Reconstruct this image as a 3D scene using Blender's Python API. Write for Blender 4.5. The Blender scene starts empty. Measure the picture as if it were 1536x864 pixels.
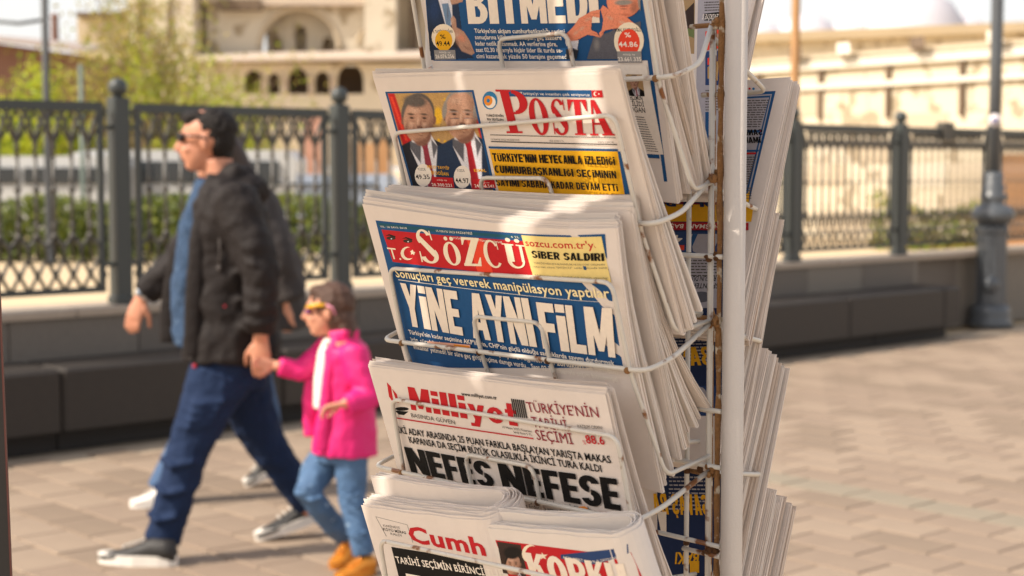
import bpy, bmesh, math, random
import numpy as np
from mathutils import Vector, Matrix, noise
random.seed(7)
S = bpy.context.scene
COL = S.collection
# ------------------------------------------------------------------ camera
FPX = 2400.0                       # focal length in pixels of the 1536 px wide photograph
PITCH = math.atan(179 / FPX)
EYE = Vector((0, 0, 1.53))
cd = bpy.data.cameras.new('camera'); cam = bpy.data.objects.new('camera', cd); COL.objects.link(cam)
cam.location = EYE; cam.rotation_euler = (math.pi / 2 - PITCH, 0, 0)
cd.sensor_width = 36; cd.lens = 36 * FPX / 1536; cd.clip_start = .05; cd.clip_end = 3000
cd.dof.use_dof = True; cd.dof.focus_distance = 1.63; cd.dof.aperture_fstop = 7.0; cd.dof.aperture_blades = 0
S.camera = cam
# ------------------------------------------------------------------ daylight
SUN_EL, SUN_TO = math.radians(44), Vector((-.93, -.36))      # towards the sun: from the left, a little behind the camera
wd = bpy.data.worlds.new('World'); S.world = wd; wd.use_nodes = True
nt = wd.node_tree; sky = nt.nodes.new('ShaderNodeTexSky'); sky.sky_type = 'NISHITA'; sky.sun_disc = False
sky.sun_elevation = SUN_EL; sky.sun_rotation = math.atan2(SUN_TO.x, SUN_TO.y)
sky.air_density = 1.0; sky.dust_density = 4.0; sky.ozone_density = .6
# thin bright veil of cloud over the whole sky, mixed into the clear sky
veil = nt.nodes.new('ShaderNodeMix'); veil.data_type = 'RGBA'; veil.inputs['Factor'].default_value = .58
veil.inputs['B'].default_value = (8.0, 7.75, 7.5, 1)
vt = nt.nodes.new('ShaderNodeTexCoord'); vs_ = nt.nodes.new('ShaderNodeSeparateXYZ'); vm = nt.nodes.new('ShaderNodeMapRange')
vm.inputs['From Min'].default_value = 0; vm.inputs['From Max'].default_value = .9; vm.inputs['To Min'].default_value = .66; vm.inputs['To Max'].default_value = .22   # the veil thins overhead
nt.links.new(vt.outputs['Generated'], vs_.inputs[0]); nt.links.new(vs_.outputs['Z'], vm.inputs['Value']); nt.links.new(vm.outputs[0], veil.inputs['Factor'])
nt.links.new(sky.outputs[0], veil.inputs['A']); nt.links.new(veil.outputs['Result'], nt.nodes['Background'].inputs[0]); nt.nodes['Background'].inputs[1].default_value = .14
sd = bpy.data.lights.new('sun', 'SUN'); sun = bpy.data.objects.new('sun', sd); COL.objects.link(sun)
sd.energy = 5.0; sd.angle = math.radians(.53); sd.color = (1.0, .90, .77)
tosun = Vector((SUN_TO.x * math.cos(SUN_EL), SUN_TO.y * math.cos(SUN_EL), math.sin(SUN_EL)))
sun.rotation_euler = tosun.to_track_quat('Z', 'Y').to_euler()
S.view_settings.view_transform = 'Standard'; S.view_settings.look = 'None'; S.view_settings.exposure = .33; S.view_settings.gamma = 1.0
S.cycles.use_denoising = True
S.cycles.max_bounces = 8; S.cycles.diffuse_bounces = 4
# ------------------------------------------------------------------ helpers
def lin(h):
    h = h.lstrip('#'); c = [int(h[i:i + 2], 16) / 255 for i in (0, 2, 4)]
    return tuple(x / 12.92 if x <= .04045 else ((x + .055) / 1.055) ** 2.4 for x in c) + (1,)
MATS = {}
def mat(name, col, rough=.7, var=.12, scale=20., bump=0., bscale=None, col2=None, thr=None, metal=0., spec=.5, obj=True, sharp=None, trans=0.):
    """procedural material: base colour varied by noise, optional second colour (rust, dirt) in patches, optional bump"""
    if name in MATS: return MATS[name]
    m = bpy.data.materials.new(name); m.use_nodes = True; n = m.node_tree.nodes; L = m.node_tree.links
    b = n['Principled BSDF']; b.inputs['Roughness'].default_value = rough; b.inputs['Metallic'].default_value = metal
    b.inputs['Specular IOR Level'].default_value = spec
    c = lin(col) if isinstance(col, str) else tuple(col) + (1,)
    tc = n.new('ShaderNodeTexCoord'); src = tc.outputs['Object'] if obj else tc.outputs['Generated']
    nz = n.new('ShaderNodeTexNoise'); nz.inputs['Scale'].default_value = scale; nz.inputs['Detail'].default_value = 5
    L.new(src, nz.inputs['Vector'])
    mx = n.new('ShaderNodeMix'); mx.data_type = 'RGBA'
    mx.inputs['A'].default_value = tuple(max(0, x * (1 - var)) for x in c[:3]) + (1,)
    mx.inputs['B'].default_value = tuple(min(1, x * (1 + var)) for x in c[:3]) + (1,)
    L.new(nz.outputs['Fac'], mx.inputs['Factor']); out = mx.outputs['Result']
    if col2:
        n2 = n.new('ShaderNodeTexNoise'); n2.inputs['Scale'].default_value = sharp or scale * .5; n2.inputs['Detail'].default_value = 8
        L.new(src, n2.inputs['Vector'])
        r = n.new('ShaderNodeValToRGB'); r.color_ramp.elements[0].position = thr; r.color_ramp.elements[1].position = min(1, thr + .06)
        L.new(n2.outputs['Fac'], r.inputs[0])
        m2 = n.new('ShaderNodeMix'); m2.data_type = 'RGBA'; L.new(r.outputs[0], m2.inputs['Factor']); L.new(out, m2.inputs['A'])
        m2.inputs['B'].default_value = lin(col2); out = m2.outputs['Result']
    L.new(out, b.inputs['Base Color'])
    if trans:
        t = n.new('ShaderNodeBsdfTranslucent'); L.new(out, t.inputs[0]); ms = n.new('ShaderNodeMixShader'); ms.inputs[0].default_value = trans
        L.new(b.outputs[0], ms.inputs[1]); L.new(t.outputs[0], ms.inputs[2]); L.new(ms.outputs[0], n['Material Output'].inputs[0])
    if bump:
        bn = n.new('ShaderNodeTexNoise'); bn.inputs['Scale'].default_value = bscale or scale * 3; bn.inputs['Detail'].default_value = 4
        L.new(src, bn.inputs['Vector']); bp = n.new('ShaderNodeBump'); bp.inputs['Strength'].default_value = bump; bp.inputs['Distance'].default_value = .01
        L.new(bn.outputs['Fac'], bp.inputs['Height']); L.new(bp.outputs[0], b.inputs['Normal'])
    MATS[name] = m; return m
def tag(o, label=None, cat=None, group=None, kind=None):
    for k, v in (('label', label), ('category', cat), ('group', group), ('kind', kind)):
        if v: o[k] = v
    return o
def link(name, me, parent=None, loc=None, m=None):
    o = bpy.data.objects.new(name, me); COL.objects.link(o)
    if m is not None and me is not None: me.materials.append(m)
    if parent is not None: o.parent = parent
    if loc is not None: o.location = loc
    return o
def empty(name, loc, label, cat, group=None, rz=0):
    o = bpy.data.objects.new(name, None); COL.objects.link(o); o.location = loc; o.rotation_euler = (0, 0, rz); o.empty_display_size = .1
    return tag(o, label, cat, group)
class MB:
    """collects shapes into one mesh"""
    def __init__(s): s.v = []; s.f = []; s.mi = []; s.m = 0
    def add(s, vs, fs):
        k = len(s.v); s.v += [tuple(v) for v in vs]; s.f += [tuple(i + k for i in f) for f in fs]; s.mi += [s.m] * len(fs); return s
    def box(s, a, b):
        x0, y0, z0 = a; x1, y1, z1 = b
        return s.add([(x0, y0, z0), (x1, y0, z0), (x1, y1, z0), (x0, y1, z0), (x0, y0, z1), (x1, y0, z1), (x1, y1, z1), (x0, y1, z1)],
                     [(3, 2, 1, 0), (4, 5, 6, 7), (0, 1, 5, 4), (1, 2, 6, 5), (2, 3, 7, 6), (3, 0, 4, 7)])
    def bbox(s, a, b, r=.01):
        """box with chamfered upright and top edges"""
        x0, y0, z0 = a; x1, y1, z1 = b; v = []
        for z, i in ((z0, 0), (z1 - r, 0), (z1, r)):
            v += [(x0 + r + i, y0 + i, z), (x1 - r - i, y0 + i, z), (x1 - i, y0 + r + i, z), (x1 - i, y1 - r - i, z), (x1 - r - i, y1 - i, z), (x0 + r + i, y1 - i, z), (x0 + i, y1 - r - i, z), (x0 + i, y0 + r + i, z)]
        f = [tuple(range(16, 24)), tuple(range(7, -1, -1))]
        for k in (0, 8): f += [(k + i, k + (i + 1) % 8, k + 8 + (i + 1) % 8, k + 8 + i) for i in range(8)]
        return s.add(v, f)
    def obox(s, c, ax, ay, az):
        c = Vector(c); ax, ay, az = Vector(ax), Vector(ay), Vector(az)
        v = [c + i * ax + j * ay + k * az for k in (-1, 1) for i, j in ((-1, -1), (1, -1), (1, 1), (-1, 1))]
        return s.add(v, [(3, 2, 1, 0), (4, 5, 6, 7), (0, 1, 5, 4), (1, 2, 6, 5), (2, 3, 7, 6), (3, 0, 4, 7)])
    def tube(s, pts, r, n=8, ref=None, caps=True):
        """swept tube; r: number, list of numbers or list of (ra, rb) with ra along ref"""
        P = [Vector(p) for p in pts]; N = len(P)
        R = [r] * N if not isinstance(r, (list, tuple)) else list(r)
        R = [(x, x) if not isinstance(x, (list, tuple)) else x for x in R]
        a = None; vs = []
        for i in range(N):
            t = ((P[i + 1] - P[i]).normalized() if i < N - 1 else Vector()) + ((P[i] - P[i - 1]).normalized() if i else Vector()); t.normalize()
            h = Vector(ref) if ref is not None else (a if a is not None else (Vector((0, 0, 1)) if abs(t.z) < .9 else Vector((1, 0, 0))))
            a = h - t * h.dot(t)
            if a.length < 1e-6: a = t.orthogonal()
            a.normalize(); b = t.cross(a)
            for k in range(n):
                w = 2 * math.pi * k / n; vs.append(P[i] + a * (R[i][0] * math.cos(w)) + b * (R[i][1] * math.sin(w)))
        f = [(i * n + k, i * n + (k + 1) % n, (i + 1) * n + (k + 1) % n, (i + 1) * n + k) for i in range(N - 1) for k in range(n)]
        if caps: f += [tuple(range(n - 1, -1, -1)), tuple((N - 1) * n + k for k in range(n))]
        return s.add(vs, f)
    def lathe(s, c, prof, n=16):
        c = Vector(c); vs = []
        for r, z in prof: vs += [c + Vector((r * math.cos(2 * math.pi * k / n), r * math.sin(2 * math.pi * k / n), z)) for k in range(n)]
        N = len(prof)
        f = [(i * n + k, i * n + (k + 1) % n, (i + 1) * n + (k + 1) % n, (i + 1) * n + k) for i in range(N - 1) for k in range(n)]
        f += [tuple(range(n - 1, -1, -1)), tuple((N - 1) * n + k for k in range(n))]
        return s.add(vs, f)
    def ell(s, c, rx, ry, rz, n=12, m=8, rot=None):
        c = Vector(c); vs = []; R = rot or Matrix.Identity(3)
        for i in range(m + 1):
            t = math.pi * i / m; t = min(max(t, .02), math.pi - .02)
            for k in range(n):
                w = 2 * math.pi * k / n
                vs.append(c + R @ Vector((rx * math.sin(t) * math.cos(w), ry * math.sin(t) * math.sin(w), rz * math.cos(t))))
        f = [(i * n + k, (i + 1) * n + k, (i + 1) * n + (k + 1) % n, i * n + (k + 1) % n) for i in range(m) for k in range(n)]
        f += [tuple(range(n)), tuple(m * n + k for k in range(n - 1, -1, -1))]
        return s.add(vs, f)
    def mesh(s, name, smooth=False):
        me = bpy.data.meshes.new(name); me.from_pydata(s.v, [], s.f)
        if any(s.mi): me.polygons.foreach_set('material_index', s.mi)
        if smooth: me.polygons.foreach_set('use_smooth', [True] * len(me.polygons))
        me.validate(); me.update(); return me
    def build(s, name, m, parent=None, loc=None, smooth=False, origin=None):
        if origin is not None:
            o_ = Vector(origin); s.v = [tuple(Vector(v) - o_) for v in s.v]; loc = o_
        me = s.mesh(name, smooth)
        for x in (m if isinstance(m, (list, tuple)) else [m]): me.materials.append(x)
        return link(name, me, parent, loc)
def rounded(pts, r, n=4):
    """polyline with rounded corners"""
    P = [Vector(p) for p in pts]; out = [P[0]]
    for i in range(1, len(P) - 1):
        a, b, c = P[i - 1], P[i], P[i + 1]; k = min(r, (a - b).length * .45, (c - b).length * .45)
        p, q = b + (a - b).normalized() * k, b + (c - b).normalized() * k
        for j in range(n + 1):
            t = j / n; out.append(p * (1 - t) ** 2 + b * (2 * t * (1 - t)) + q * t * t)
    out.append(P[-1]); return out
def dup(o, loc=None, parent=None):
    c = o.copy(); COL.objects.link(c)
    if loc is not None: c.location = loc
    if parent is not None: c.parent = parent
    for ch in o.children:
        dup(ch, None, c)
    return c
YAW = math.radians(41.3)           # the rack's face: AL runs along it (right and nearer), OUT points out of its front
AL = Vector((math.sin(YAW), -math.cos(YAW), 0)); OUT = Vector((-math.cos(YAW), -math.sin(YAW), 0))
def RK(a, b, z): return AL * a + OUT * b + Vector((0, 0, z))
# ------------------------------------------------------------------ ground and paving
def part_build(mb, name, m, parent, **k): return mb.build(name, m, parent, **k)
WD = Vector((.7365, .6764, 0)); NW = Vector((.6764, -.7365, 0)); W0 = Vector((-2.1656, 8.7194, 0))   # the stone bench line: along, towards us, start
def WP(t, s, z): return W0 + WD * t - NW * s + Vector((0, 0, z))
JOINT = mat('paving_joint', '#a4937e', rough=.95, var=.2, scale=8, bump=.3)
PAVE = [mat('paver_%d' % i, c, rough=.85, var=.16, scale=5, bump=.25, bscale=90) for i, c in enumerate(('#877564', '#7f6e5d', '#8f7d6b', '#857a69'))]
FAR = mat('far_ground', '#c4ae8c', rough=.95, var=.12, scale=.35)
tag(MB().add([(-900, -200, -.03), (900, -200, -.03), (900, 1500, -.03), (-900, 1500, -.03)], [(0, 1, 2, 3)]).build('ground', FAR), kind='structure')
def wall_xy(t, s): p = WP(t, s, 0); return p.x, p.y
c1, c2, c3, c4 = WP(-9, .3, 0), WP(26, .3, 0), WP(26, -34, 0), WP(-9, -14, 0)
pv = tag(MB().add([(c.x, c.y, -.008) for c in (c1, c2, c3, c4)], [(3, 2, 1, 0)]).build('pavement', JOINT), kind='structure')
def px_of(p):
    d = Vector(p) - EYE; z = d.y * math.cos(PITCH) - d.z * math.sin(PITCH)
    if z < .2: return None
    return 768 + FPX * d.x / z, 432 - FPX * (d.z * math.cos(PITCH) + d.y * math.sin(PITCH)) / z, z
rp = random.Random(11); cand = []
RW, RL = .232, .36
for i in range(-60, 90):
    for j in range(-10, 70):
        off = (i % 2) * .5 * RL
        t, s = i * RW, -(j * RL + off) + .12
        if s > .02: continue
        c = WP(t + RW / 2, s - RL / 2, 0); q = px_of(c)
        if q is None or not (-140 < q[0] < 1680 and q[1] < 1010 and c.y < 17): continue
        seen = (0 < q[0] < 1560 and q[1] < 890 and not (600 < q[0] < 1110))
        cand.append(((0 if seen else 1e3) + q[2], t, s, i, seen))
cand.sort()
def paver_box(mb, c, dz, r=.004):
    hx, hy = RW / 2 - .0055, RL / 2 - .0055; v = []
    for (z, k) in ((-.02, 0), (dz - r, 0), (dz, r)):
        for a, b in ((-1, -1), (1, -1), (1, 1), (-1, 1)): v.append(c + WD * (a * (hx - k)) + NW * (b * (hy - k)) + Vector((0, 0, z)))
    f = [(8, 9, 10, 11)] + [(k + i, k + (i + 1) % 4, k + 4 + (i + 1) % 4, k + 4 + i) for k in (0, 4) for i in range(4)]
    mb.add([tuple(x) for x in v], [tuple(reversed(x)) for x in f])
shared = []
for k in range(4):
    mb = MB(); paver_box(mb, Vector((0, 0, 0)), .0); me = mb.mesh('paver'); me.materials.append(PAVE[k]); shared.append(me)
rest = [MB() for _ in range(4)]; nsep = 0
GREEN_ROW = None
for d, t, s, i, seen in cand:
    c = WP(t + RW / 2, s - RL / 2, 0); hz = rp.uniform(-.0012, .0014); k = 3 if i == 8 else rp.choice((0, 0, 1, 2, 2))
    if nsep < 298 and seen:
        o = link('paver', shared[k], pv, (c.x, c.y, hz)); o.rotation_euler = (rp.uniform(-.0015, .0015), rp.uniform(-.0015, .0015), 0); nsep += 1
    else: paver_box(rest[k], c, hz)
gap = MB()
for d, t, s, i, seen in cand:
    q = WP(t + RW / 2, s - RL + .0002, 0); gap.add([q + WD * a * (RW / 2 - .006) + NW * b * .0052 + Vector((0, 0, -.0045)) for a, b in ((-1, -1), (1, -1), (1, 1), (-1, 1))], [(3, 2, 1, 0)])
tag(gap.build('open_joints', mat('open_joint', '#66574a', rough=.95), pv), kind='stuff')
for k in range(4):
    if rest[k].v: tag(rest[k].build('farther_pavers', PAVE[k], pv), kind='stuff')
# ------------------------------------------------------------------ stone bench, low wall, railing
GRAN = [mat('granite_%d' % i, c, rough=.62, var=.18, scale=45, bump=.15, bscale=160) for i, c in enumerate(('#6c645b', '#635b53', '#736b61'))]
GRANB = [mat('bench_granite_%d' % i, c, rough=.6, var=.25, scale=30, bump=.15, bscale=160) for i, c in enumerate(('#332c26', '#2d2722'))]
GRAND = mat('granite_dark', '#241f1c', rough=.7, var=.2, scale=40, bump=.2)  # plinth granite darkened to carry the recess shade under the bench
COPE = mat('granite_coping', '#a39483', rough=.7, var=.12, scale=30, bump=.15)
wall = empty('stone_bench_wall', WP(0, 0, 0), 'low grey granite wall with a stone bench along its foot, under the iron railing', 'stone wall')
WO = Vector(wall.location); rs = random.Random(3)
def wslab(name, t0, t1, s0, s1, z0, z1, m, r=.006):
    c = WP((t0 + t1) / 2, (s0 + s1) / 2, (z0 + z1) / 2) - WO
    hx, hy, hz = (t1 - t0) / 2, (s1 - s0) / 2, (z1 - z0) / 2
    mb = MB().bbox((-hx, -hy, -hz), (hx, hy, hz), r); R = Matrix((WD, -NW, Vector((0, 0, 1)))).transposed()
    mb.v = [tuple(R @ Vector(v) + c) for v in mb.v]
    return mb.build(name, m, wall)
TE = 8.47
t = -6.0
while t < TE - .1:
    t2 = min(t + 1.42, TE); wslab('bench_slab', t, t2 - .006, 0, .46, .125 + rs.uniform(-.001, .001), .462 + rs.uniform(-.002, .002), rs.choice(GRANB), .018); t = t2
t = -6.0
while t < TE - .1:
    t2 = min(t + 1.9, TE - .05); wslab('plinth_stone', t, t2 - .006, .12, .46, 0, .124, GRAND); t = t2
    if t >= TE - .06: break
t = -6.0
while t < 20:
    s0 = .463 if t < TE else .56
    t2 = t + .8
    if t < TE < t2: t2 = TE + .003
    wslab('wall_slab', t, t2 - .005, s0, .78, .002 if t < TE else .0, .688, rs.choice(GRAN)); t = t2
t = -6.0
while t < 20: wslab('coping_stone', t, t + 1.194, .44, .86, .690, .735, COPE, .008); t += 1.2
IRON = mat('iron_paint', '#383d3c', rough=.42, var=.08, scale=20, bump=.1)
IRON2 = mat('iron_paint_lit', '#4a463f', rough=.38, var=.1, scale=20)  # lighter warm iron; the balusters' sunlit sides put into the colour
def to_rail(mb): # local x along WD, y behind, z up
    R = Matrix((WD, -NW, Vector((0, 0, 1)))).transposed(); mb.v = [tuple(R @ Vector(v)) for v in mb.v]; return mb
PITCHW = 1.598; T0 = .365
rg_ = 'railing posts and panels along the low wall'
def mk_post():
    mb = MB().bbox((-.052, -.052, 0), (.052, .052, 1.21), .008).bbox((-.062, -.062, -.0), (.062, .062, .05), .008)
    mb2 = MB().lathe((0, 0, 0), [(.03, 1.21), (.03, 1.22), (.052, 1.235), (.056, 1.26), (.054, 1.29), (.036, 1.312), (.012, 1.322)], 12)
    return to_rail(mb), to_rail(mb2)
posts = []
names = {0: 'railing post just behind the walking man, left of his head', 1: 'railing post between the man and the newspaper rack', -1: 'railing post beyond the left edge'}
a, b = mk_post(); pm, pc = a.mesh('post'), b.mesh('post_cap', True); pm.materials.append(IRON); pc.materials.append(IRON)
lbl_post = {0: 'grey iron railing post with round cap, left of the walking man', 1: 'grey iron railing post with round cap, between the man and the rack', 2: 'hidden iron railing post', 3: 'hidden iron railing post',
            4: 'grey iron railing post close to the rack, in line with the brown pole', 5: 'grey iron railing post midway between the rack and the street lamp', 6: 'grey iron railing post just left of the street lamp shaft', 7: 'iron railing post beyond the right edge'}
for k in range(0, 7):
    if k in (2, 3): continue
    p = WP(T0 + k * PITCHW, .6, .736)
    r_ = empty('railing_post', p, lbl_post[k], 'railing post', 'iron railing posts'); link('post_shaft', pm, r_); link('post_cap', pc, r_)
# one panel: frame, balusters, each with crossing arches above and below
PW = PITCHW - .21; NB = 12
def baluster():
    mb = MB(); st = PW / NB
    mb.tube([(0, 0, .21), (0, 0, .86)], .0115, 6)
    for z, r in ((.60, .022), (.66, .014), (.335, .022), (.40, .016), (.375, .013)): mb.ell((0, 0, z), r, r, .022, 8, 5)
    for sx in (-1, 1):
        pts = [(sx * st * (1 - math.cos(a)) * 1.0, .004 * sx, .78 + .285 * math.sin(a)) for a in [math.pi / 2 * i / 6 for i in range(7)]]
        mb.tube(pts, .0115, 5)
        mb.tube([(sx * .0, .003 * sx, .86), (sx * st * .5, .003 * sx, .95), (sx * st, .003 * sx, 1.05)], .009, 5)
        mb.tube([(0, .004 * sx, .34), (sx * st * .5, .004 * sx, .27), (sx * st * .5, .004 * sx, .2), (sx * st * .05, .004 * sx, .12), (sx * st * -.4, .004 * sx, .03)], .0115, 5)
        mb.tube([(sx * st * .5, .002 * sx, .2), (sx * st * .9, .002 * sx, .1), (sx * st * .5, .002 * sx, .02)], .007, 5)
    return to_rail(mb)
bm_ = baluster().mesh('baluster', True); bm_.materials.append(IRON2)
fr = MB(); h = PW / 2
fr.box((-h, -.018, 1.05), (h, .018, 1.105)).box((-h, -.016, .0), (h, .016, .035)).box((-h, -.015, .037), (-h + .035, .015, 1.048)).box((h - .035, -.015, .037), (h, .015, 1.048))
fr.box((-h, -.012, .84), (h, .012, .856)) if False else None
frm = to_rail(fr).mesh('panel_frame'); frm.materials.append(IRON)
cn = MB()
for z in (.16, .96): cn.box((-h - .055, -.012, z - .012), (-h, .012, z + .012)).box((h, -.012, z - .012), (h + .055, .012, z + .012))
cnm = to_rail(cn).mesh('bracket'); cnm.materials.append(IRON)
lbl_panel = {-1: 'iron railing panel at the far left, left of the first post', 0: 'iron railing panel behind the walking man', 1: 'iron railing panel just left of the newspapers, beyond the girl',
             3: 'iron railing panel right beside the white pole, mostly hidden by papers', 4: 'iron railing panel right of the rack, second panel left of the street lamp', 5: 'iron railing panel directly left of the street lamp', 6: 'iron railing panel at the right edge, behind the street lamp'}
for k in (-1, 0, 1, 3, 4, 5, 6):
    p = WP(T0 + (k + .5) * PITCHW, .6, .81)
    r_ = empty('iron_railing', p, lbl_panel[k], 'railing', 'iron railing panels'); link('panel_frame', frm, r_); link('bracket', cnm, r_)
    for i in range(NB): link('baluster', bm_, r_, WD * ((i + .5) * (PW - .07) / NB - PW / 2 + .035))
for t_, l_ in ((9.1, 'small dark box clamped on the railing top left of the street lamp'),):
    mb = MB().bbox((-.09, -.05, 0), (.09, .05, .17), .01); tag(to_rail(mb).build('junction_box', IRON2, None, WP(t_, .6, 1.80)), l_, 'metal box')
# ------------------------------------------------------------------ street lamp on the right
LAMP = mat('lamp_paint', '#4c5054', rough=.35, var=.1, scale=12, bump=.1, spec=.6)
lp = Vector((4.64, 15.45, 0)); lamp = empty('street_lamp', lp, 'grey street lamp with ornate flared base and a round sticker, right of the bench', 'street lamp')
MB().lathe((0, 0, 0), [(.062, 1.36), (.058, 2.6), (.055, 6.5), (.05, 6.6)], 20).build('shaft', LAMP, lamp, smooth=True)
MB().lathe((0, 0, 0), [(.215, 0), (.215, .05), (.19, .09), (.2, .14), (.185, .19), (.16, .22)], 16).build('foot', LAMP, lamp, smooth=True)
MB().lathe((0, 0, 0), [(.15, .22), (.15, .9), (.165, .92), (.165, .96), (.14, .99)], 8).build('pedestal', LAMP, lamp)
MB().lathe((0, 0, 0), [(.13, .99), (.2, 1.04), (.215, 1.1), (.16, 1.17), (.1, 1.2), (.13, 1.24), (.13, 1.28), (.1, 1.3), (.12, 1.36), (.09, 1.39), (.1, 1.46), (.07, 1.5)], 20).build('collar', LAMP, lamp, smooth=True)
MB().ell((-.04, -.12, .42), .09, .06, .09).build('boss', LAMP, lamp, smooth=True)
st = MB().lathe((0, 0, 0), [(.055, 0), (.055, .002)], 20).lathe((0, 0, .0022), [(.025, 0), (.025, .001)], 16)
o = MB().lathe((0, 0, 0), [(.062, 0), (.062, .002)], 20).build('sticker', mat('sticker_white', '#dcd4d4', var=.02), lamp, Vector((-.018, -.0595, 1.99)), True); o.rotation_euler = (math.pi / 2, 0, -.29)
o = MB().lathe((0, 0, .0025), [(.027, 0), (.027, .001)], 16).build('sticker_mark', mat('sticker_blue', '#5a5a8c', var=.05), lamp, Vector((-.018, -.0595, 1.99)), True); o.rotation_euler = (math.pi / 2, 0, -.29)
# ------------------------------------------------------------------ poles behind the railing
def pole(name, x, y, r, h, m, label, cat, arm=None, n=12):
    mb = MB().lathe((0, 0, 0), [(r * 1.9, 0), (r * 1.9, .05), (r * 1.15, .09), (r * 1.1, .5), (r, .55), (r, h)], n)
    e_ = empty(name, (x, y, -.03), label, cat); mb.build('shaft', m, e_, smooth=True)
    if arm:
        dx, z = arm; MB().tube([(0, 0, z), (dx * .4, 0, z - .06), (dx, 0, z)], r * .5, 8).build('arm', m, e_, smooth=True)
        MB().ell((dx * 1.1, 0, z - .02), abs(dx) * .28, .12, .07).build('lamp_head', mat('lamp_head', '#b4ad9c', rough=.4), e_, smooth=True)
    return e_
def gx(px, y): return (px - 768) / FPX * y
BROWN = mat('brown_pole', '#9a7040', rough=.6, var=.2, scale=3, bump=.2)
pole('timber_pole', gx(1189.5, 14), 14, .038, 6, BROWN, 'slim brown pole rising behind the papers on the right of the rack', 'pole')
pole('lamp_post', gx(74, 26), 26, .06, 9, mat('dark_post', '#3a3c3e', rough=.5), 'tall dark lamp post with a side arm, above the bright green bush at left', 'lamp post', (-1.05, 3.95))
pole('short_post', gx(126, 30), 30, .045, 3.5, mat('green_grey_post', '#5c6a62', rough=.5), 'short grey green post right of the bright green bush', 'post')
pole('green_pole', gx(1226, 40), 40, .09, 3.4, mat('green_post', '#5f7d3c', rough=.6), 'short green post before the long stone wall on the right', 'post')
# kiosk edge close by at the left border
KI = mat('kiosk_metal', '#0e0a09', rough=.6, var=.15, scale=8); k0 = Vector((-.6, 1.75, 0))
kk = empty('kiosk_post', (-.585, 1.8, 0), 'dark upright edge of a kiosk at the left border', 'kiosk frame')
mb = MB(); v = []
for z, x in ((0, -.5375), (2.6, -.5825)):
    for dx, dy in ((-.09, 0), (0, 0), (-.003, .008), (-.09, .008)): v.append((x + dx + .585, dy - .05, z))
mb.add(v, [(3, 2, 1, 0), (4, 5, 6, 7), (0, 1, 5, 4), (1, 2, 6, 5), (2, 3, 7, 6), (3, 0, 4, 7)]); mb.build('upright', KI, kk)
mb = MB(); v = []
for z, x in ((0, -.5375), (2.6, -.5825)):
    for dx, dy in ((-.0008, -.003), (.0008, -.003), (.0, .003), (-.0008, .003)): v.append((x + dx + .585, dy - .05, z))
mb.add(v, [(3, 2, 1, 0), (4, 5, 6, 7), (0, 1, 5, 4), (1, 2, 6, 5), (2, 3, 7, 6), (3, 0, 4, 7)]); mb.build('trim_strip', mat('red_trim', '#4a1c16', rough=.5), kk)
# ------------------------------------------------------------------ trees, bushes, hedge
def leafcloud(mb, fn, n, size, rg, mats=3):
    for _ in range(n):
        c = fn(rg)
        if c is None: continue
        a = Vector((rg.gauss(0, 1), rg.gauss(0, 1), rg.gauss(0, 1))).normalized(); b = a.orthogonal().normalized(); s = size * rg.uniform(.5, 1.4)
        w = rg.uniform(0, 6.28); p = a.cross(b); e1 = b * math.cos(w) + p * math.sin(w); e2 = a.cross(e1)
        mb.m = rg.randrange(mats); mb.add([c + e1 * s, c + e2 * s * .55, c - e1 * s, c - e2 * s * .55], [(0, 1, 2, 3)])
    mb.m = 0
def leafmats(tagn, cols): return [mat('leaf_%s_%d' % (tagn, i), c, rough=.7, var=.25, scale=5, trans=.35) for i, c in enumerate(cols)]
YG = leafmats('yellow', ('#a8b428', '#bcc030', '#86982a')); OL = leafmats('olive', ('#a09248', '#ac9c4e', '#90983a')); DG = leafmats('hedge', ('#66742e', '#7c8436', '#525f2a'))
BARK = mat('bark', '#86705a', rough=.9, var=.3, scale=12, bump=.6)
def tree(name, x, y, h, cr, n, size, leaves, label, cat, rise=.45, seed=1, limbs=12, dens=1., gr=None):
    rg = random.Random(seed); e_ = empty(name, (x, y, -.03), label, cat, gr); mb = MB(); tips = []
    mb.tube([(0, 0, 0), (rg.uniform(-.1, .1), 0, h * rise * .6), (rg.uniform(-.2, .2), 0, h * rise)], [cr * .06, cr * .045, cr * .035], 8)
    for i in range(limbs):
        w = 2 * math.pi * i / limbs + rg.uniform(-.3, .3); el = rg.uniform(.15, 1.35); L = cr * rg.uniform(.7, 1.05)
        p0 = Vector((0, 0, h * rise * rg.uniform(.6, 1))); d = Vector((math.cos(w) * math.cos(el), math.sin(w) * math.cos(el), math.sin(el) * (h * (1 - rise)) / cr))
        p1 = p0 + d * L * .5 + Vector((0, 0, .1 * L)); p2 = p0 + d * L
        mb.tube([p0, p1, p2], [cr * .025, cr * .015, cr * .005], 5); tips += [p1, p2, (p1 + p2) / 2]
        for _ in range(4):
            q = p1.lerp(p2, rg.random()); r = q + Vector((rg.gauss(0, 1), rg.gauss(0, 1), rg.gauss(.3, 1))) * L * .28
            mb.tube([q, r], [cr * .008, cr * .003], 4); tips.append(r)
    mb.build('trunk', BARK, e_)
    cl = MB(); 
    def fn(rg): t = rg.choice(tips); return t + Vector((rg.gauss(0, 1), rg.gauss(0, 1), rg.gauss(0, 1))) * cr * .17
    leafcloud(cl, fn, n, size, rg); cl.build('crown', leaves, e_)
    return e_
tree('leafy_bush', gx(52, 38), 38, 4.1, 1.5, 6500, .07, YG, 'bright yellow green bush before the reddish low building at far left', 'bush', .25, 2, 16)
tree('leafy_bush', gx(116, 38), 38, 3.5, .75, 1800, .06, YG, 'small bright green bush right of the dark lamp post', 'bush', .3, 3, 10)
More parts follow.
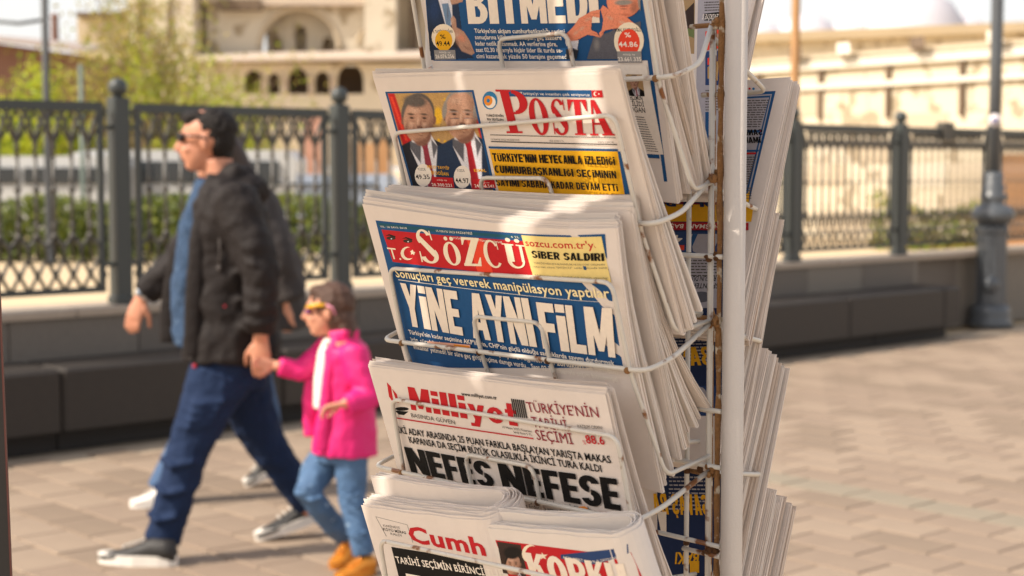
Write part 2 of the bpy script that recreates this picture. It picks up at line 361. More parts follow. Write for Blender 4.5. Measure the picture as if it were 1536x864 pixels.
tree('budding_tree', gx(228, 39), 39, 6.2, 2.3, 9000, .06, OL, 'large budding tree with thin olive twigs before the pale stone corner', 'tree', .32, 5, 30)
tree('budding_tree', gx(330, 37), 37, 3.5, 1.7, 9000, .06, [OL[0], YG[0], OL[2]], 'lower rounded olive green tree left of the small arches', 'tree', .25, 6, 22)
tree('leafy_bush', gx(216, 37), 37, 5.7, .6, 500, .05, YG, 'thin upright green shoots in front of the large budding tree', 'bush', .5, 8, 7)
hd = MB(); rg = random.Random(9)
def hf(rg):
    x = rg.uniform(-11, 1.2); zz = rg.random(); return Vector((x, 27 + rg.uniform(-.55, .55) + x * .0, .02 + zz * (1.0 + .08 * math.sin(x * 3)) ))
leafcloud(hd, hf, 16000, .07, rg)
tag(hd.build('hedge', DG), 'long clipped green hedge behind the railing on the left', 'hedge')
hd = MB()
def hf2(rg):
    x = rg.uniform(7, 17); return Vector((x, 31 + rg.uniform(-.5, .5), rg.random() ** 1.5 * (.95 + .25 * math.sin(x * 2.1))))
leafcloud(hd, hf2, 7000, .07, rg); tag(hd.build('shrub_row', [DG[1], YG[2], OL[1]]), 'low row of shrubs at the foot of the long stone wall on the right', 'shrubs')
# ------------------------------------------------------------------ vehicles in the street behind the hedge
WHITE = mat('vehicle_white', '#b4b4b2', rough=.3, var=.02, scale=4); GLASS = mat('vehicle_glass', '#1f262c', rough=.1, var=.05, spec=.8); TYRE = mat('tyre', '#1c1b1a', rough=.9); RIM = mat('rim', '#9c9c9c', rough=.4, metal=.8)
def vehicle(name, x, y, L, H, label, m, nose=.9, rz=0., cat='van', dk=None):
    e_ = empty(name, (x, y, -.03), label, cat, None, rz); w = .95; z0 = .3
    prof = [(-L / 2, z0), (-L / 2, .95), (-L / 2 + nose * .5, 1.15), (-L / 2 + nose * 1.1, H - .12), (-L / 2 + nose * 1.5, H), (L / 2 - .15, H), (L / 2, H - .2), (L / 2, z0)]
    mb = MB(); n = len(prof); v = [(px_, -w + (.08 if pz > 1.2 else 0), pz) for px_, pz in prof] + [(px_, w - (.08 if pz > 1.2 else 0), pz) for px_, pz in prof]
    mb.add(v, [tuple(range(n)), tuple(range(2 * n - 1, n - 1, -1))] + [(i + n, (i + 1) % n + n, (i + 1) % n, i) for i in range(n)]); mb.build('body', m, e_)
    for i, (a, b) in enumerate(((nose * 1.15, nose * 1.15 + .75), (nose * 1.15 + .85, nose * 1.15 + 1.9), (nose * 1.15 + 2.0, L - .35))):
        if b > a: MB().box((-L / 2 + a, -w - .015, 1.27), (-L / 2 + b, -w + .09, H - .22)).build('side_window', GLASS, e_)
    MB().add([(-L / 2 + nose * .56, -w + .15, 1.2), (-L / 2 + nose * .56, w - .15, 1.2), (-L / 2 + nose * 1.08, w - .2, H - .17), (-L / 2 + nose * 1.08, -w + .2, H - .17)], [(0, 1, 2, 3)]).build('windscreen', GLASS, e_).location = (-.01, 0, .01)
    for sx in (-L / 2 + .85, L / 2 - .85):
        for sy in (-w + .02, w - .22):
            o = MB().lathe((0, 0, 0), [(.30, 0), (.33, .03), (.33, .17), (.30, .2)], 18).build('wheel', TYRE, e_, (sx, sy + .2, .33), True); o.rotation_euler = (math.pi / 2, 0, 0)
            o2 = MB().lathe((0, 0, .19), [(.17, 0), (.19, .015), (.1, .02)], 14).build('rim', RIM, o)
    MB().box((-L / 2 - .03, -w + .05, .35), (-L / 2 + .1, w - .05, .58)).build('bumper', mat('bumper_grey', '#55585a'), e_)
    MB().box((-L / 2 - .012, -w + .12, .68), (-L / 2 + .05, -w + .42, .84)).build('headlight', mat('headlight', '#c8ccd0', rough=.15), e_)
    return e_
vehicle('van', gx(250, 33), 33, 5.6, 1.93, 'long white van behind the hedge, passing behind the walking man', WHITE)
vehicle('van', gx(62, 31.5), 31.5, 3.6, 1.80, 'shorter white vehicle behind the hedge at the far left', WHITE, .8)
vehicle('parked_car', gx(455, 33), 33, 3.9, 1.45, 'pale blue grey car behind the hedge, right of the walking man', mat('car_paleblue', '#9aa4b4', rough=.3), .8, cat='car')
BN = [mat('banner_%d' % i, c, rough=.6, var=.1) for i, c in enumerate(('#b98a5c', '#b87464', '#c8947c'))]
for px_, y, c_, w_, z0, z1, l_ in ((545, 34, 0, .5, .3, 2.1, 'upright orange banner seen through the railing just left of the papers'), (470, 36, 2, .35, .9, 2.7, 'narrow pink and red banner seen through the railing'), (575, 35, 0, .4, .3, 2.2, 'orange banner closest to the papers, seen through the railing')):
    e_ = empty('banner', (gx(px_, y), y, -.03), l_, 'banner'); MB().box((-w_ / 2, -.01, z0), (w_ / 2, .01, z1)).build('cloth', BN[c_], e_); MB().tube([(-w_ / 2 - .03, 0, 0), (-w_ / 2 - .03, 0, z1 + .1)], .02, 8).build('banner_pole', IRON2, e_)
# ------------------------------------------------------------------ buildings
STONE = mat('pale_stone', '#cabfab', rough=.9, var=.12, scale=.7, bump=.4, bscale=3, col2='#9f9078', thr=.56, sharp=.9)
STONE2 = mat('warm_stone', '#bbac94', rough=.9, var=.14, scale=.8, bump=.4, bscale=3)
TRIM_SHADE = mat('dark_trim_and_shade', '#6a5a4a', rough=.95, var=.2, scale=1); LEAD = mat('lead_roof_hazed', '#c2bec4', rough=.6, var=.08, scale=.5); EAVE = mat('eave_plaster', '#b8a898', rough=.85, var=.08, scale=1)  # lead paled to stand in for haze; brown for trim and painted shade
YM = 90.0
def mx(px_): return (px_ - 768) / FPX * YM
def mz(py): return 1.53 + (253 - py) / FPX * YM
mos = empty('mosque', (mx(440), YM, -.03), 'large pale stone mosque with a big blind arch above a row of small arches', 'mosque'); MO = Vector(mos.location)
def mbox(x0, x1, z0, z1, y0, y1, name, m): return MB().box((mx(x0) - MO.x, y0, mz(z0) + .03), (mx(x1) - MO.x, y1, mz(z1) + .03)).build(name, m, mos)
def arch_wall(x0, x1, y_bot, y_top, arches, yf, th, name, m, parent, XM, ZM, pointed=.25, seg=10):
    """wall with real arched openings; arches: (cx, half width, y spring, y base) in survey units"""
    mb = MB(); Z0, Z1 = ZM(y_bot), ZM(y_top); xs = XM(x0)
    for cx, hw, ys, yb in arches:
        a, b = XM(cx - hw), XM(cx + hw); zs = ZM(ys); zb = ZM(yb)
        mb.box((xs, yf, Z0), (a, yf + th, Z1)); mb.box((a, yf, Z0), (b, yf + th, zb))
        r = (b - a) / 2; P = []
        for k in range(seg + 1):
            t = math.pi * k / seg; P.append((a + r - r * math.cos(t), zs + r * math.sin(t) * (1 + pointed)))
        mx_ = max(p[1] for p in P); top = max(Z1, mx_ + .05)
        for k in range(seg):
            (xa, za), (xb, zb_) = P[k], P[k + 1]
            mb.add([(xa, yf, za), (xb, yf, zb_), (xb, yf, top), (xa, yf, top), (xa, yf + th, za), (xb, yf + th, zb_), (xb, yf + th, top), (xa, yf + th, top)], [(0, 1, 2, 3), (7, 6, 5, 4), (0, 4, 5, 1), (3, 2, 6, 7)])
        xs = b
    mb.box((xs, yf, Z0), (XM(x1), yf + th, Z1)); return mb.build(name, m, parent)
XM = lambda p: mx(p) - MO.x; ZM = lambda p: mz(p) + .03
arch_wall(300, 640, 170, 97, [(382, 14, 124, 142), (413, 9, 122, 142), (449, 15, 122, 142), (485, 11, 122, 142), (527, 20, 122, 142)], 0, .5, 'arcade_wall', STONE, mos, XM, ZM)
mbox(100, 640, 250, 171, 0, 8, 'lower_wall', STONE2); mbox(300, 640, 170, 97, 2.4, 3, 'gallery_back_wall', TRIM_SHADE)  # dark back wall paints the shade inside the arches
for x in (397, 431, 468, 500): MB().lathe((XM(x), -.06, ZM(142)), [(.16, 0), (.12, .1), (.11, .85), (.17, 1.0)], 10).build('column', EAVE, mos, smooth=True)
mb = MB(); x0, x1 = XM(290), XM(634); mb.add([(x0, -1.2, ZM(93)), (x1, -1.2, ZM(88)), (x1, 2.5, ZM(72)), (x0, 2.5, ZM(77)), (x0, -1.2, ZM(97)), (x1, -1.2, ZM(92)), (x1, 2.5, ZM(92)), (x0, 2.5, ZM(97))], [(0, 1, 2, 3), (4, 7, 6, 5), (0, 4, 5, 1), (1, 5, 6, 2), (3, 7, 4, 0), (2, 6, 7, 3)]); mb.build('eave_roof', EAVE, mos)
for xx in range(305, 630, 40): pass
arch_wall(300, 545, 97, -2, [(440, 58, 68, 80)], 3.2, .6, 'upper_wall', STONE, mos, XM, ZM, .0, 16)
arch_wall(385, 500, 97, 0, [(400, 9, 60, 78), (438, 9, 42, 78), (480, 9, 60, 78)], 4.6, .4, 'recessed_arch_wall', STONE, mos, XM, ZM, .3)
mbox(380, 505, 97, -2, 5.6, 6, 'window_wall', STONE2)
for r0, m_ in ((1.0, STONE2),):
    pts = []
    for k in range(17): t = math.pi * k / 16; pts.append((XM(440) - 2.3 * math.cos(t), 3.12, ZM(68) + 2.3 * math.sin(t)))
    MB().tube(pts, .14, 6).build('arch_moulding', STONE2, mos)
pts = [(XM(545) - .55 * math.cos(math.pi * k / 10) , 3.12, ZM(62) + .9 * math.sin(math.pi * k / 10)) for k in range(6)]
MB().tube(pts, .12, 6).build('arch_moulding', STONE2, mos)
mbox(545, 592, 250, -60, 1.6, 6.5, 'buttress', STONE); mbox(592, 660, 170, -60, 4.2, 8, 'corner_wall', STONE2); mbox(610, 622, 160, -60, 3.6, 4.5, 'downpipe', TRIM_SHADE)
mbox(190, 288, 172, -60, 1.2, 6.5, 'corner_tower', STONE); mbox(288, 340, 97, -60, 4.0, 7.5, 'shaded_bay', STONE2)
mbox(320, 385, 11, -4, 2.2, 6.5, 'shaded_cornice', TRIM_SHADE); mbox(290, 545, -2, -60, 2.9, 7, 'attic', STONE2); mbox(385, 545, 4, -3, 2.5, 6, 'cornice', EAVE)
mbox(100, 192, 172, 22, 3, 9, 'side_wing', STONE2); mbox(104, 200, 22, 15, 2.2, 9.3, 'wing_roof', TRIM_SHADE)
for x in (206, 250): mbox(x, x + 6, 60, 0, 1.08, 1.2, 'tower_window', TRIM_SHADE)
MB().lathe((XM(430), 14, ZM(-60)), [(9, 0), (8.6, 2), (7, 4.6), (4, 6.4), (.3, 7.2)], 28).build('dome', LEAD, mos, smooth=True)
# low building with sloping roof, far left
RED = mat('reddish_wall', '#7a5a4c', rough=.9, var=.12, scale=1.5, bump=.3); TILE = mat('grey_roof', '#a0938c', rough=.85, var=.1, scale=2)
YL = 58.0; lo_ = empty('low_building', (gx(60, YL), YL, -.03), 'low reddish building with a wide sloping grey roof at far left', 'building'); LO = Vector(lo_.location)
lx = lambda p: gx(p, YL) - LO.x
lz = lambda p: 1.53 + (253 - p) / FPX * YL + .03
MB().add([(lx(-60), 0, 0), (lx(138), 0, 0), (lx(138), 0, lz(86)), (lx(-60), 0, lz(58)), (lx(-60), 6, 0), (lx(138), 6, 0), (lx(138), 6, lz(86)), (lx(-60), 6, lz(58))], [(0, 1, 2, 3), (7, 6, 5, 4), (1, 5, 6, 2), (4, 0, 3, 7), (3, 2, 6, 7)]).build('wall', RED, lo_)
MB().add([(lx(-70), -1, lz(58)), (lx(148), -1, lz(84)), (lx(148), -1, lz(79)), (lx(-70), -1, lz(52)), (lx(-70), 7, lz(40)), (lx(90), 7, lz(52)), (lx(90), 7, lz(46)), (lx(-70), 7, lz(34))], [(0, 1, 2, 3), (4, 7, 6, 5), (3, 2, 6, 7), (1, 5, 6, 2), (0, 3, 7, 4), (0, 4, 5, 1)]).build('roof', TILE, lo_)
MB().lathe((lx(30), 5, lz(52)), [(.16, 0), (.14, 1.0), (.2, 1.05), (.05, 1.2)], 8).build('chimney', RED, lo_)
for p in (20, 100): MB().box((lx(p) - .35, -.03, 1.2), (lx(p) + .35, .0, 2.8)).build('window', TRIM_SHADE, lo_)
MB().add([(lx(108), 9, lz(62)), (lx(160), 9, lz(62)), (lx(150), 9, lz(40)), (lx(112), 9, lz(48)), (lx(108), 11, lz(62)), (lx(160), 11, lz(62)), (lx(150), 11, lz(40)), (lx(112), 11, lz(48))], [(0, 1, 2, 3), (7, 6, 5, 4), (0, 4, 5, 1), (1, 5, 6, 2), (2, 6, 7, 3), (3, 7, 4, 0)]).build('rear_gable', STONE2, lo_)
# long stone wall on the right, receding to the left
LW = mat('long_wall_stone', '#cfc3ab', rough=.9, var=.12, scale=1.0, bump=.5, bscale=5, col2='#a2937a', thr=.55, sharp=2.6); PIPE = mat('white_rail', '#d5cdbd', rough=.6, var=.06)
e_ = empty('long_stone_wall', (13.0, 31, -.03), 'long pale stone wall with two white rails and floodlights, right of the rack', 'stone wall'); LO = Vector(e_.location)
A_, B_ = Vector((3.2, 40.6, 0)), Vector((13.2, 27.2, 0)); dr = (B_ - A_).normalized(); nn = Vector((-dr.y, dr.x, 0)); nn = nn if nn.y < 0 else -nn
def lwbox(t0, t1, s0, s1, z0, z1, name, m, L_=None):
    c = A_ + dr * (t0 + t1) / 2 + nn * (s0 + s1) / 2 + Vector((0, 0, (z0 + z1) / 2)) - LO
    return MB().obox(c, dr * (t1 - t0) / 2, nn * (s1 - s0) / 2, Vector((0, 0, (z1 - z0) / 2))).build(name, m, e_)
lwbox(-2, 24, -.6, 0, 0, 3.95, 'wall_face', LW); lwbox(-2, 24, -.65, .05, 3.953, 4.05, 'wall_top', STONE2)
lwbox(-2, 24, .03, .14, 3.72, 3.9, 'upper_rail', PIPE); lwbox(-2, 24, .03, .12, 3.28, 3.4, 'lower_rail', PIPE)
for k in range(11): lwbox(.4 + k * 1.9, .5 + k * 1.9, .004, .1, 2.6, 3.7, 'rail_bracket', TRIM_SHADE)
rg = random.Random(4); blk = []
for z in range(6):
    t = -2 + rg.random()
    while t < 22:
        w_ = rg.uniform(.7, 1.5)
        if rg.random() < .55: lwbox(t + .02, t + w_ - .02, .0, rg.uniform(.012, .03), .1 + z * .52, .6 + z * .52, 'stone', rg.choice((LW, STONE2, STONE)))
        t += w_
for k, (t_, dk) in enumerate(((3.6, 0), (5.6, 1), (7.0, 0), (9.0, 1), (10.9, 0), (12.8, 1))):
    c = A_ + dr * t_ + nn * .3 + Vector((0, 0, 4.0)); f_ = empty('floodlight', c, ['pale floodlight', 'dark floodlight'][dk] + ' on the long stone wall, number %s from its far end' % ['one', 'two', 'three', 'four', 'five', 'six'][k], 'floodlight', 'floodlights on the long wall')
    MB().obox((0, 0, .1), dr * .17, Vector((0, -.05, .02)), Vector((0, .06, .12))).build('lamp_housing', PIPE if not dk else TRIM_SHADE, f_); MB().tube([(0, 0, -.1), (0, 0, .02)], .025, 6).build('stem', TRIM_SHADE, f_)
for t_, l_, w_ in ((8.0, 'orange brown wooden hoarding at the foot of the long wall', 3.2),):
    c = A_ + dr * 13.2 + nn * 1.2; tag(MB().obox((0, 0, .9), dr * w_ / 2, nn * .05, Vector((0, 0, .9))).build('hoarding', mat('hoarding_wood', '#8f6844', rough=.8, var=.2, scale=2), None, c), l_, 'hoarding')
# cornice building and domes beyond it
YC = 62.0; cb = empty('domed_building', (gx(1300, YC), YC, -.03), 'pale building with a tan cornice and a row of lead domes above the long wall', 'building'); CO = Vector(cb.location)
cx_ = lambda p: gx(p, YC) - CO.x
cz = lambda p: 1.53 + (253 - p) / FPX * YC + .03
MB().add([(cx_(1020), 0, 0), (cx_(1700), -9, 0), (cx_(1700), -9, cz(70)), (cx_(1020), 0, cz(70)), (cx_(1020), 20, 0), (cx_(1700), 20, 0), (cx_(1700), 20, cz(70)), (cx_(1020), 20, cz(70))], [(0, 1, 2, 3), (7, 6, 5, 4), (3, 2, 6, 7), (1, 5, 6, 2), (4, 0, 3, 7)]).build('wall', LW, cb)
MB().add([(cx_(1010), -.5, cz(70.2)), (cx_(1700), -9.6, cz(70.2)), (cx_(1700), -9.8, cz(58)), (cx_(1010), -.7, cz(58)), (cx_(1010), 20, cz(70.2)), (cx_(1700), 20, cz(70.2)), (cx_(1700), 20, cz(58)), (cx_(1010), 20, cz(58))], [(0, 1, 2, 3), (7, 6, 5, 4), (3, 2, 6, 7), (0, 4, 5, 1), (1, 5, 6, 2)]).build('cornice', mat('tan_cornice', '#cbbda4', rough=.85, var=.1, scale=1), cb)
for p, r in ((1120, 1.3), (1190, 1.2), (1268, 1.5), (1352, 1.4), (1445, 2.5), (1535, 1.4)):
    MB().lathe((cx_(p), 9, cz(55)), [(r * 1.05, 0), (r * 1.05, .12), (r, .2), (r * .93, .5 * r), (r * .7, .85 * r), (r * .35, 1.05 * r), (.05, 1.12 * r), (.03, 1.4 * r)], 20).build('dome', LEAD, cb, smooth=True)

# slatted awning added out of view to throw broken shade over the papers
AW = mat('shade_slat', '#8c8278', rough=.7)
aw = empty('added_shade_awning', (-.95, 1.25, 2.35), 'unseen slatted awning added for shade above the left of the rack', 'awning')
ra = random.Random(12); y_ = -.75
while y_ < .8:
    w_ = ra.uniform(.07, .16)
    MB().obox((0, y_ + w_ / 2, ra.uniform(-.01, .01)), Vector((.55, 0, 0)), Vector((0, w_ / 2, 0)), Vector((0, 0, .008))).build('slat', AW, aw); y_ += w_ + ra.choice((.004, .008, .016, .034))
for k_ in range(26):
    x_, yy = ra.uniform(-.5, .5), ra.uniform(-.7, .75); MB().obox((x_, yy, .03), Vector((ra.uniform(.02, .09), 0, 0)), Vector((0, ra.uniform(.04, .11), 0)), Vector((0, 0, .004))).build('shade_board', AW, aw)  # loose boards added to break the sun gaps into spots
for x_ in (-.5, 0, .5): MB().box((x_ - .02, -.8, .02), (x_ + .02, .85, .06)).build('beam', AW, aw)
POSES = {
  'posta': ((-0.14307, 1.65829, 1.62361), (0.66909, -0.74251, -0.03149), (0.25681, 0.27076, -0.92776), (-0.6974, -0.61267, -0.37185)),
  'sozcu': ((-0.15498, 1.65665, 1.49308), (0.67487, -0.73566, -0.05788), (0.22037, 0.27578, -0.93562), (-0.70426, -0.61867, -0.34824)),
  'mill': ((-0.15051, 1.65972, 1.32519), (0.65651, -0.75418, 0.01412), (0.2399, 0.191, -0.95182), (-0.71515, -0.62827, -0.30632)),
  'bit': ((-0.09659, 1.6814, 1.71225), (0.67523, -0.73367, -0.0761), (0.16481, 0.25064, -0.95395), (-0.71896, -0.63159, -0.29016)),
  'cumh': ((-0.15084, 1.5904, 1.192), (0.64572, -0.76127, 0.05923), (0.25135, 0.13867, -0.95791), (-0.72102, -0.63343, -0.28089)),
  'kork': ((-0.02843, 1.45089, 1.20162), (0.63099, -0.76902, 0.10229), (0.30362, 0.12346, -0.94476), (-0.71391, -0.62719, -0.31139)),
  'backA': ((0.02841, 1.91462, 1.76228), (0.66, -0.75126, 0.0), (-0.24344, -0.21387, -0.94604), (-0.71073, -0.62439, 0.32404)),
  'backB': ((0.05307, 1.90928, 1.62171), (0.66, -0.75126, 0.0), (-0.24344, -0.21387, -0.94604), (-0.71073, -0.62439, 0.32404)),
  'backC': ((0.03791, 1.91896, 1.48393), (0.66, -0.75126, 0.0), (-0.24344, -0.21387, -0.94604), (-0.71073, -0.62439, 0.32404)),
  'backD': ((0.03248, 1.91757, 1.34123), (0.66, -0.75126, 0.0), (-0.24344, -0.21387, -0.94604), (-0.71073, -0.62439, 0.32404)),
  'backE': ((0.02916, 1.92135, 1.19873), (0.66, -0.75126, 0.0), (-0.24344, -0.21387, -0.94604), (-0.71073, -0.62439, 0.32404)),
}
PRINT = {
 'posta': [
  ('P','blue',1,[(0.0133,0.0156),(0.1552,0.0137),(0.1446,0.1229),(0.0089,0.1293)]),
  ('F',2,[(0.0167,0.0174),(0.152,0.0158),(0.1407,0.1231),(0.0123,0.1291)],120,140,[('P','ochre',[(.01,.0108),(.2006,.012),(.1801,.1337),(-.0532,.146)],.001,.0),('E','ochre2',(.0758,.0635,.0401,-.0007,-.0138,.032),.9,.0),('P','red',[(.0164,.0168),(.0285,.0168),(.0305,.0604),(.0373,.0843),(.0158,.0848)],.002,0),('P','red',[(.1354,.0157),(.158,.0136),(.1633,.0809),(.1442,.0814),(.1451,.0453)],.002,.0),('P','red3',[(.0191,.0207),(.0237,.0207),(.0269,.0684),(.0232,.0685)],.002,.0),('E','star',(.089,.041,.0086,-.0001,-.005,.0117),.5,.0),('E','star',(.089,.041,.0199,-.0002,-.0018,.0043),.6,.0),('E','star',(.1099,.0237,.0056,.0,-.001,.0023),.5,.0),('E','star',(.0787,.067,.0029,-.0001,-.0008,.002),.5,.0),('E','star',(.0882,.0682,.0029,-.0001,-.0008,.002),.5,.0),('E','star',(.0987,.067,.0029,-.0001,-.0008,.002),.5,.0),('P','suit1',[(.0306,.0692),(.0016,.0784),(-.024,.126),(.1073,.1202),(.1068,.0819),(.0884,.0728),(.0706,.066)],.0006,.0),('P','shirt',[(.037,.0642),(.0689,.0612),(.0741,.0743),(.0529,.1226),(.0382,.1232),(.0275,.0778)],.0006,.0),('P','grey3',[(.0469,.0737),(.0306,.0692),(.0275,.0778),(.0376,.0935)],.001,.0),('P','grey3',[(.0667,.066),(.0741,.0743),(.0611,.0879)],.001,.0),('P','tie1',[(.0488,.0773),(.0575,.0759),(.0516,.1226),(.0369,.1233)],.0006,.0),('P','tie1',[(.0479,.0717),(.0595,.071),(.0556,.0789),(.0485,.079)],.0006,.0),('E','skin2',(.0531,.0627,.0155,.001,-.0075,.0122),.2,.0),('E','hair1',(.057,.0393,.0263,.002,-.0139,.0224),.1,.25),('E','skin2',(.081,.0456,.0034,.0002,-.0032,.0052),.4,.0),('E','skin2',(.0286,.0468,.0026,.0002,-.0031,.0049),.4,.0),('E','skin1',(.0553,.0453,.0237,.0018,-.0151,.0242),.12,.35),('E','hair1',(.0588,.0255,.0221,.0018,-.005,.008),.5,.2),('E','skin3',(.0534,.0355,.0124,.001,-.0027,.0043),.9,.0),('E','skin3',(.0411,.0508,.0055,.0004,-.0027,.0044),.95,.0),('E','skin3',(.0632,.0512,.005,.0004,-.0024,.0038),.95,.0),('E','skin2',(.0732,.0528,.0074,.0005,-.0088,.0144),.9,.0),('E','skin2',(.0318,.0545,.0041,.0003,-.0077,.0122),.9,.0),('E','skin2',(.0508,.0675,.015,.001,-.0021,.0034),.8,.0),('E','skin2',(.0452,.0432,.0075,.0006,-.002,.0031),.8,.0),('E','brow',(.0455,.0396,.008,.0006,-.001,.0016),.74,.0),('E','dark2',(.0452,.0437,.0043,.0003,-.0009,.0014),.7,.0),('E','skin2',(.0455,.0471,.0065,.0005,-.0008,.0012),.9,.0),('E','skin2',(.0434,.0549,.0018,.0001,-.003,.0049),.95,.0),('E','skin2',(.0661,.0431,.0074,.0006,-.0019,.0031),.8,.0),('E','brow',(.0673,.0395,.0079,.0006,-.001,.0015),.74,.0),('E','dark2',(.066,.0436,.0042,.0003,-.0009,.0014),.7,.0),('E','skin2',(.0643,.0469,.0064,.0005,-.0007,.0012),.9,.0),('E','skin2',(.0633,.0546,.0017,.0001,-.003,.0048),.95,.0),('E','skin3',(.054,.0465,.0023,.0002,-.0042,.0067),.8,.0),('E','skin2',(.0571,.0494,.0022,.0002,-.0036,.0058),.9,.0),('E','skin2',(.0537,.0533,.006,.0004,-.0012,.0019),.7,.0),('E','dark2',(.051,.0538,.0013,.0001,-.0004,.0007),.6,.0),('E','dark2',(.0567,.0537,.0013,.0001,-.0004,.0007),.6,.0),('E','lip',(.0526,.0586,.008,.0005,-.0013,.0021),.6,.0),('E','dark2',(.0527,.0583,.007,.0005,-.0005,.0008),.5,.0),('E','skin3',(.0522,.0605,.0055,.0004,-.0008,.0012),.9,.0),('E','skin2',(.0518,.0624,.005,.0003,-.0006,.001),.9,.0),('E','skin2',(.0576,.0338,.0104,.0008,-.0002,.0003),.8,.0),('E','skin2',(.0581,.0315,.0104,.0008,-.0002,.0003),.8,.0),('E','skin2',(.0586,.0291,.0104,.0008,-.0002,.0003),.8,.0),('P','suit2',[(.1015,.0646),(.0733,.074),(.0488,.1222),(.1773,.1165),(.1763,.0777),(.1581,.0684),(.1406,.0615)],.0006,.0),('P','shirt',[(.1077,.0596),(.1389,.0566),(.1442,.0699),(.1241,.1189),(.1097,.1195),(.0986,.0734)],.0006,.0),('P','grey3',[(.1176,.0693),(.1015,.0646),(.0986,.0734),(.1087,.0894)],.001,.0),('P','grey3',[(.1368,.0616),(.1442,.0699),(.1316,.0837)],.001,.0),('P','tie2',[(.1195,.0729),(.1279,.0715),(.1228,.1189),(.1084,.1196)],.0006,.0),('P','tie2',[(.1184,.0673),(.1298,.0666),(.1261,.0745),(.1192,.0747)],.0006,.0),('E','skin2',(.1234,.0581,.0151,.001,-.0072,.0123),.2,.0),('E','hair2',(.1269,.0345,.0258,.0021,-.0134,.0227),.1,.25),('E','skin2',(.1505,.0408,.0033,.0003,-.003,.0053),.4,.0),('E','skin2',(.0993,.042,.0025,.0002,-.003,.0049),.4,.0),('E','skin1',(.1253,.0405,.0232,.0018,-.0144,.0245),.12,.35),('E','skin1',(.127,.0313,.0208,.0017,-.0094,.016),.2,.3),('E','hair2',(.1019,.0351,.0042,.0003,-.0062,.0103),.4,.0),('E','hair2',(.1502,.0348,.0048,.0004,-.0064,.011),.4,.0),('E','hair2',(.1298,.0157,.0121,.0011,-.001,.0017),.8,.0),('E','skin3',(.1231,.0248,.0121,.001,-.0032,.0053),.9,.0),('E','skin3',(.1115,.046,.0054,.0004,-.0026,.0044),.95,.0),('E','skin3',(.1331,.0465,.0048,.0004,-.0023,.0039),.95,.0),('E','skin2',(.1429,.0481,.0072,.0005,-.0084,.0146),.9,.0),('E','skin2',(.1025,.0498,.004,.0003,-.0074,.0124),.9,.0),('E','skin2',(.1212,.063,.0147,.001,-.002,.0035),.8,.0),('E','skin2',(.1155,.0384,.0074,.0006,-.0019,.0032),.8,.0),('E','brow',(.1156,.0348,.0079,.0006,-.0009,.0016),.74,.0),('E','dark2',(.1154,.0389,.0042,.0003,-.0009,.0015),.7,.0),('E','skin2',(.1158,.0423,.0064,.0005,-.0007,.0012),.9,.0),('E','skin2',(.1138,.0502,.0017,.0001,-.0029,.0049),.95,.0),('E','skin2',(.1359,.0383,.0072,.0006,-.0018,.0031),.8,.0),('E','brow',(.137,.0347,.0077,.0006,-.0009,.0016),.74,.0),('E','dark2',(.1358,.0388,.0041,.0003,-.0008,.0014),.7,.0),('E','skin2',(.1342,.0421,.0063,.0005,-.0007,.0012),.9,.0),('E','skin2',(.1333,.0499,.0017,.0001,-.0028,.0049),.95,.0),('E','skin3',(.1241,.0418,.0022,.0002,-.004,.0068),.8,.0),('E','skin2',(.1271,.0446,.0022,.0002,-.0034,.0058),.9,.0),('E','skin2',(.1239,.0486,.0059,.0004,-.0011,.002),.7,.0),('E','dark2',(.1212,.0491,.0012,.0001,-.0004,.0007),.6,.0),('E','dark2',(.1268,.049,.0012,.0001,-.0004,.0007),.6,.0),('P','grey2',[(.1231,.0362),(.1081,.0362),(.108,.0369),(.1229,.0368)],.0003,.0),('P','grey3',[(.1213,.043),(.1079,.0431),(.1078,.0436),(.1212,.0435)],.0003,.0),('P','grey2',[(.1292,.0361),(.1438,.0361),(.1437,.0367),(.1291,.0367)],.0003,.0),('P','grey3',[(.1285,.0429),(.1416,.0428),(.1415,.0433),(.1284,.0434)],.0003,.0),('E','hair2',(.1234,.051,.0088,.0006,-.0011,.002),.5,.0),('E','lip',(.1229,.0539,.0078,.0006,-.0012,.0021),.6,.0),('E','dark2',(.1229,.0537,.0069,.0005,-.0005,.0008),.5,.0),('E','skin3',(.1225,.0559,.0054,.0004,-.0007,.0012),.9,.0),('E','skin2',(.1222,.0579,.0049,.0003,-.0006,.001),.9,.0),('E','skin2',(.1274,.0289,.0102,.0009,-.0002,.0003),.8,.0),('E','skin2',(.1279,.0265,.0102,.0009,-.0002,.0003),.8,.0),('E','skin2',(.1283,.0241,.0102,.0009,-.0002,.0003),.8,.0)]),
  ('P','white',3,[(0.0497,0.1065),(0.0464,0.1114),(0.0415,0.1158),(0.0356,0.1188),(0.0297,0.1201),(0.0246,0.1193),(0.0211,0.1166),(0.0198,0.1125),(0.021,0.1075),(0.0243,0.1025),(0.0293,0.0982),(0.0352,0.0952),(0.0411,0.094),(0.0461,0.0948),(0.0495,0.0975),(0.0507,0.1016)]),
  ('P','white',4,[(0.1126,0.1057),(0.1096,0.1105),(0.105,0.1148),(0.0995,0.1177),(0.0939,0.1189),(0.089,0.1182),(0.0857,0.1156),(0.0845,0.1115),(0.0855,0.1067),(0.0886,0.1018),(0.0932,0.0976),(0.0988,0.0947),(0.1043,0.0936),(0.1091,0.0944),(0.1123,0.097),(0.1135,0.1009)]),
  ('T','black',5,'YÜZDE',(0.0289,0.1019),(0.0423,0.1015),0.00292,0),
  ('T','black',6,'49.35',(0.0219,0.1116),(0.0455,0.1107),0.00509,1),
  ('T','black',7,'YÜZDE',(0.0931,0.1009),(0.1055,0.1004),0.00284,0),
  ('T','black',8,'44.97',(0.0866,0.113),(0.1081,0.1125),0.00535,1),
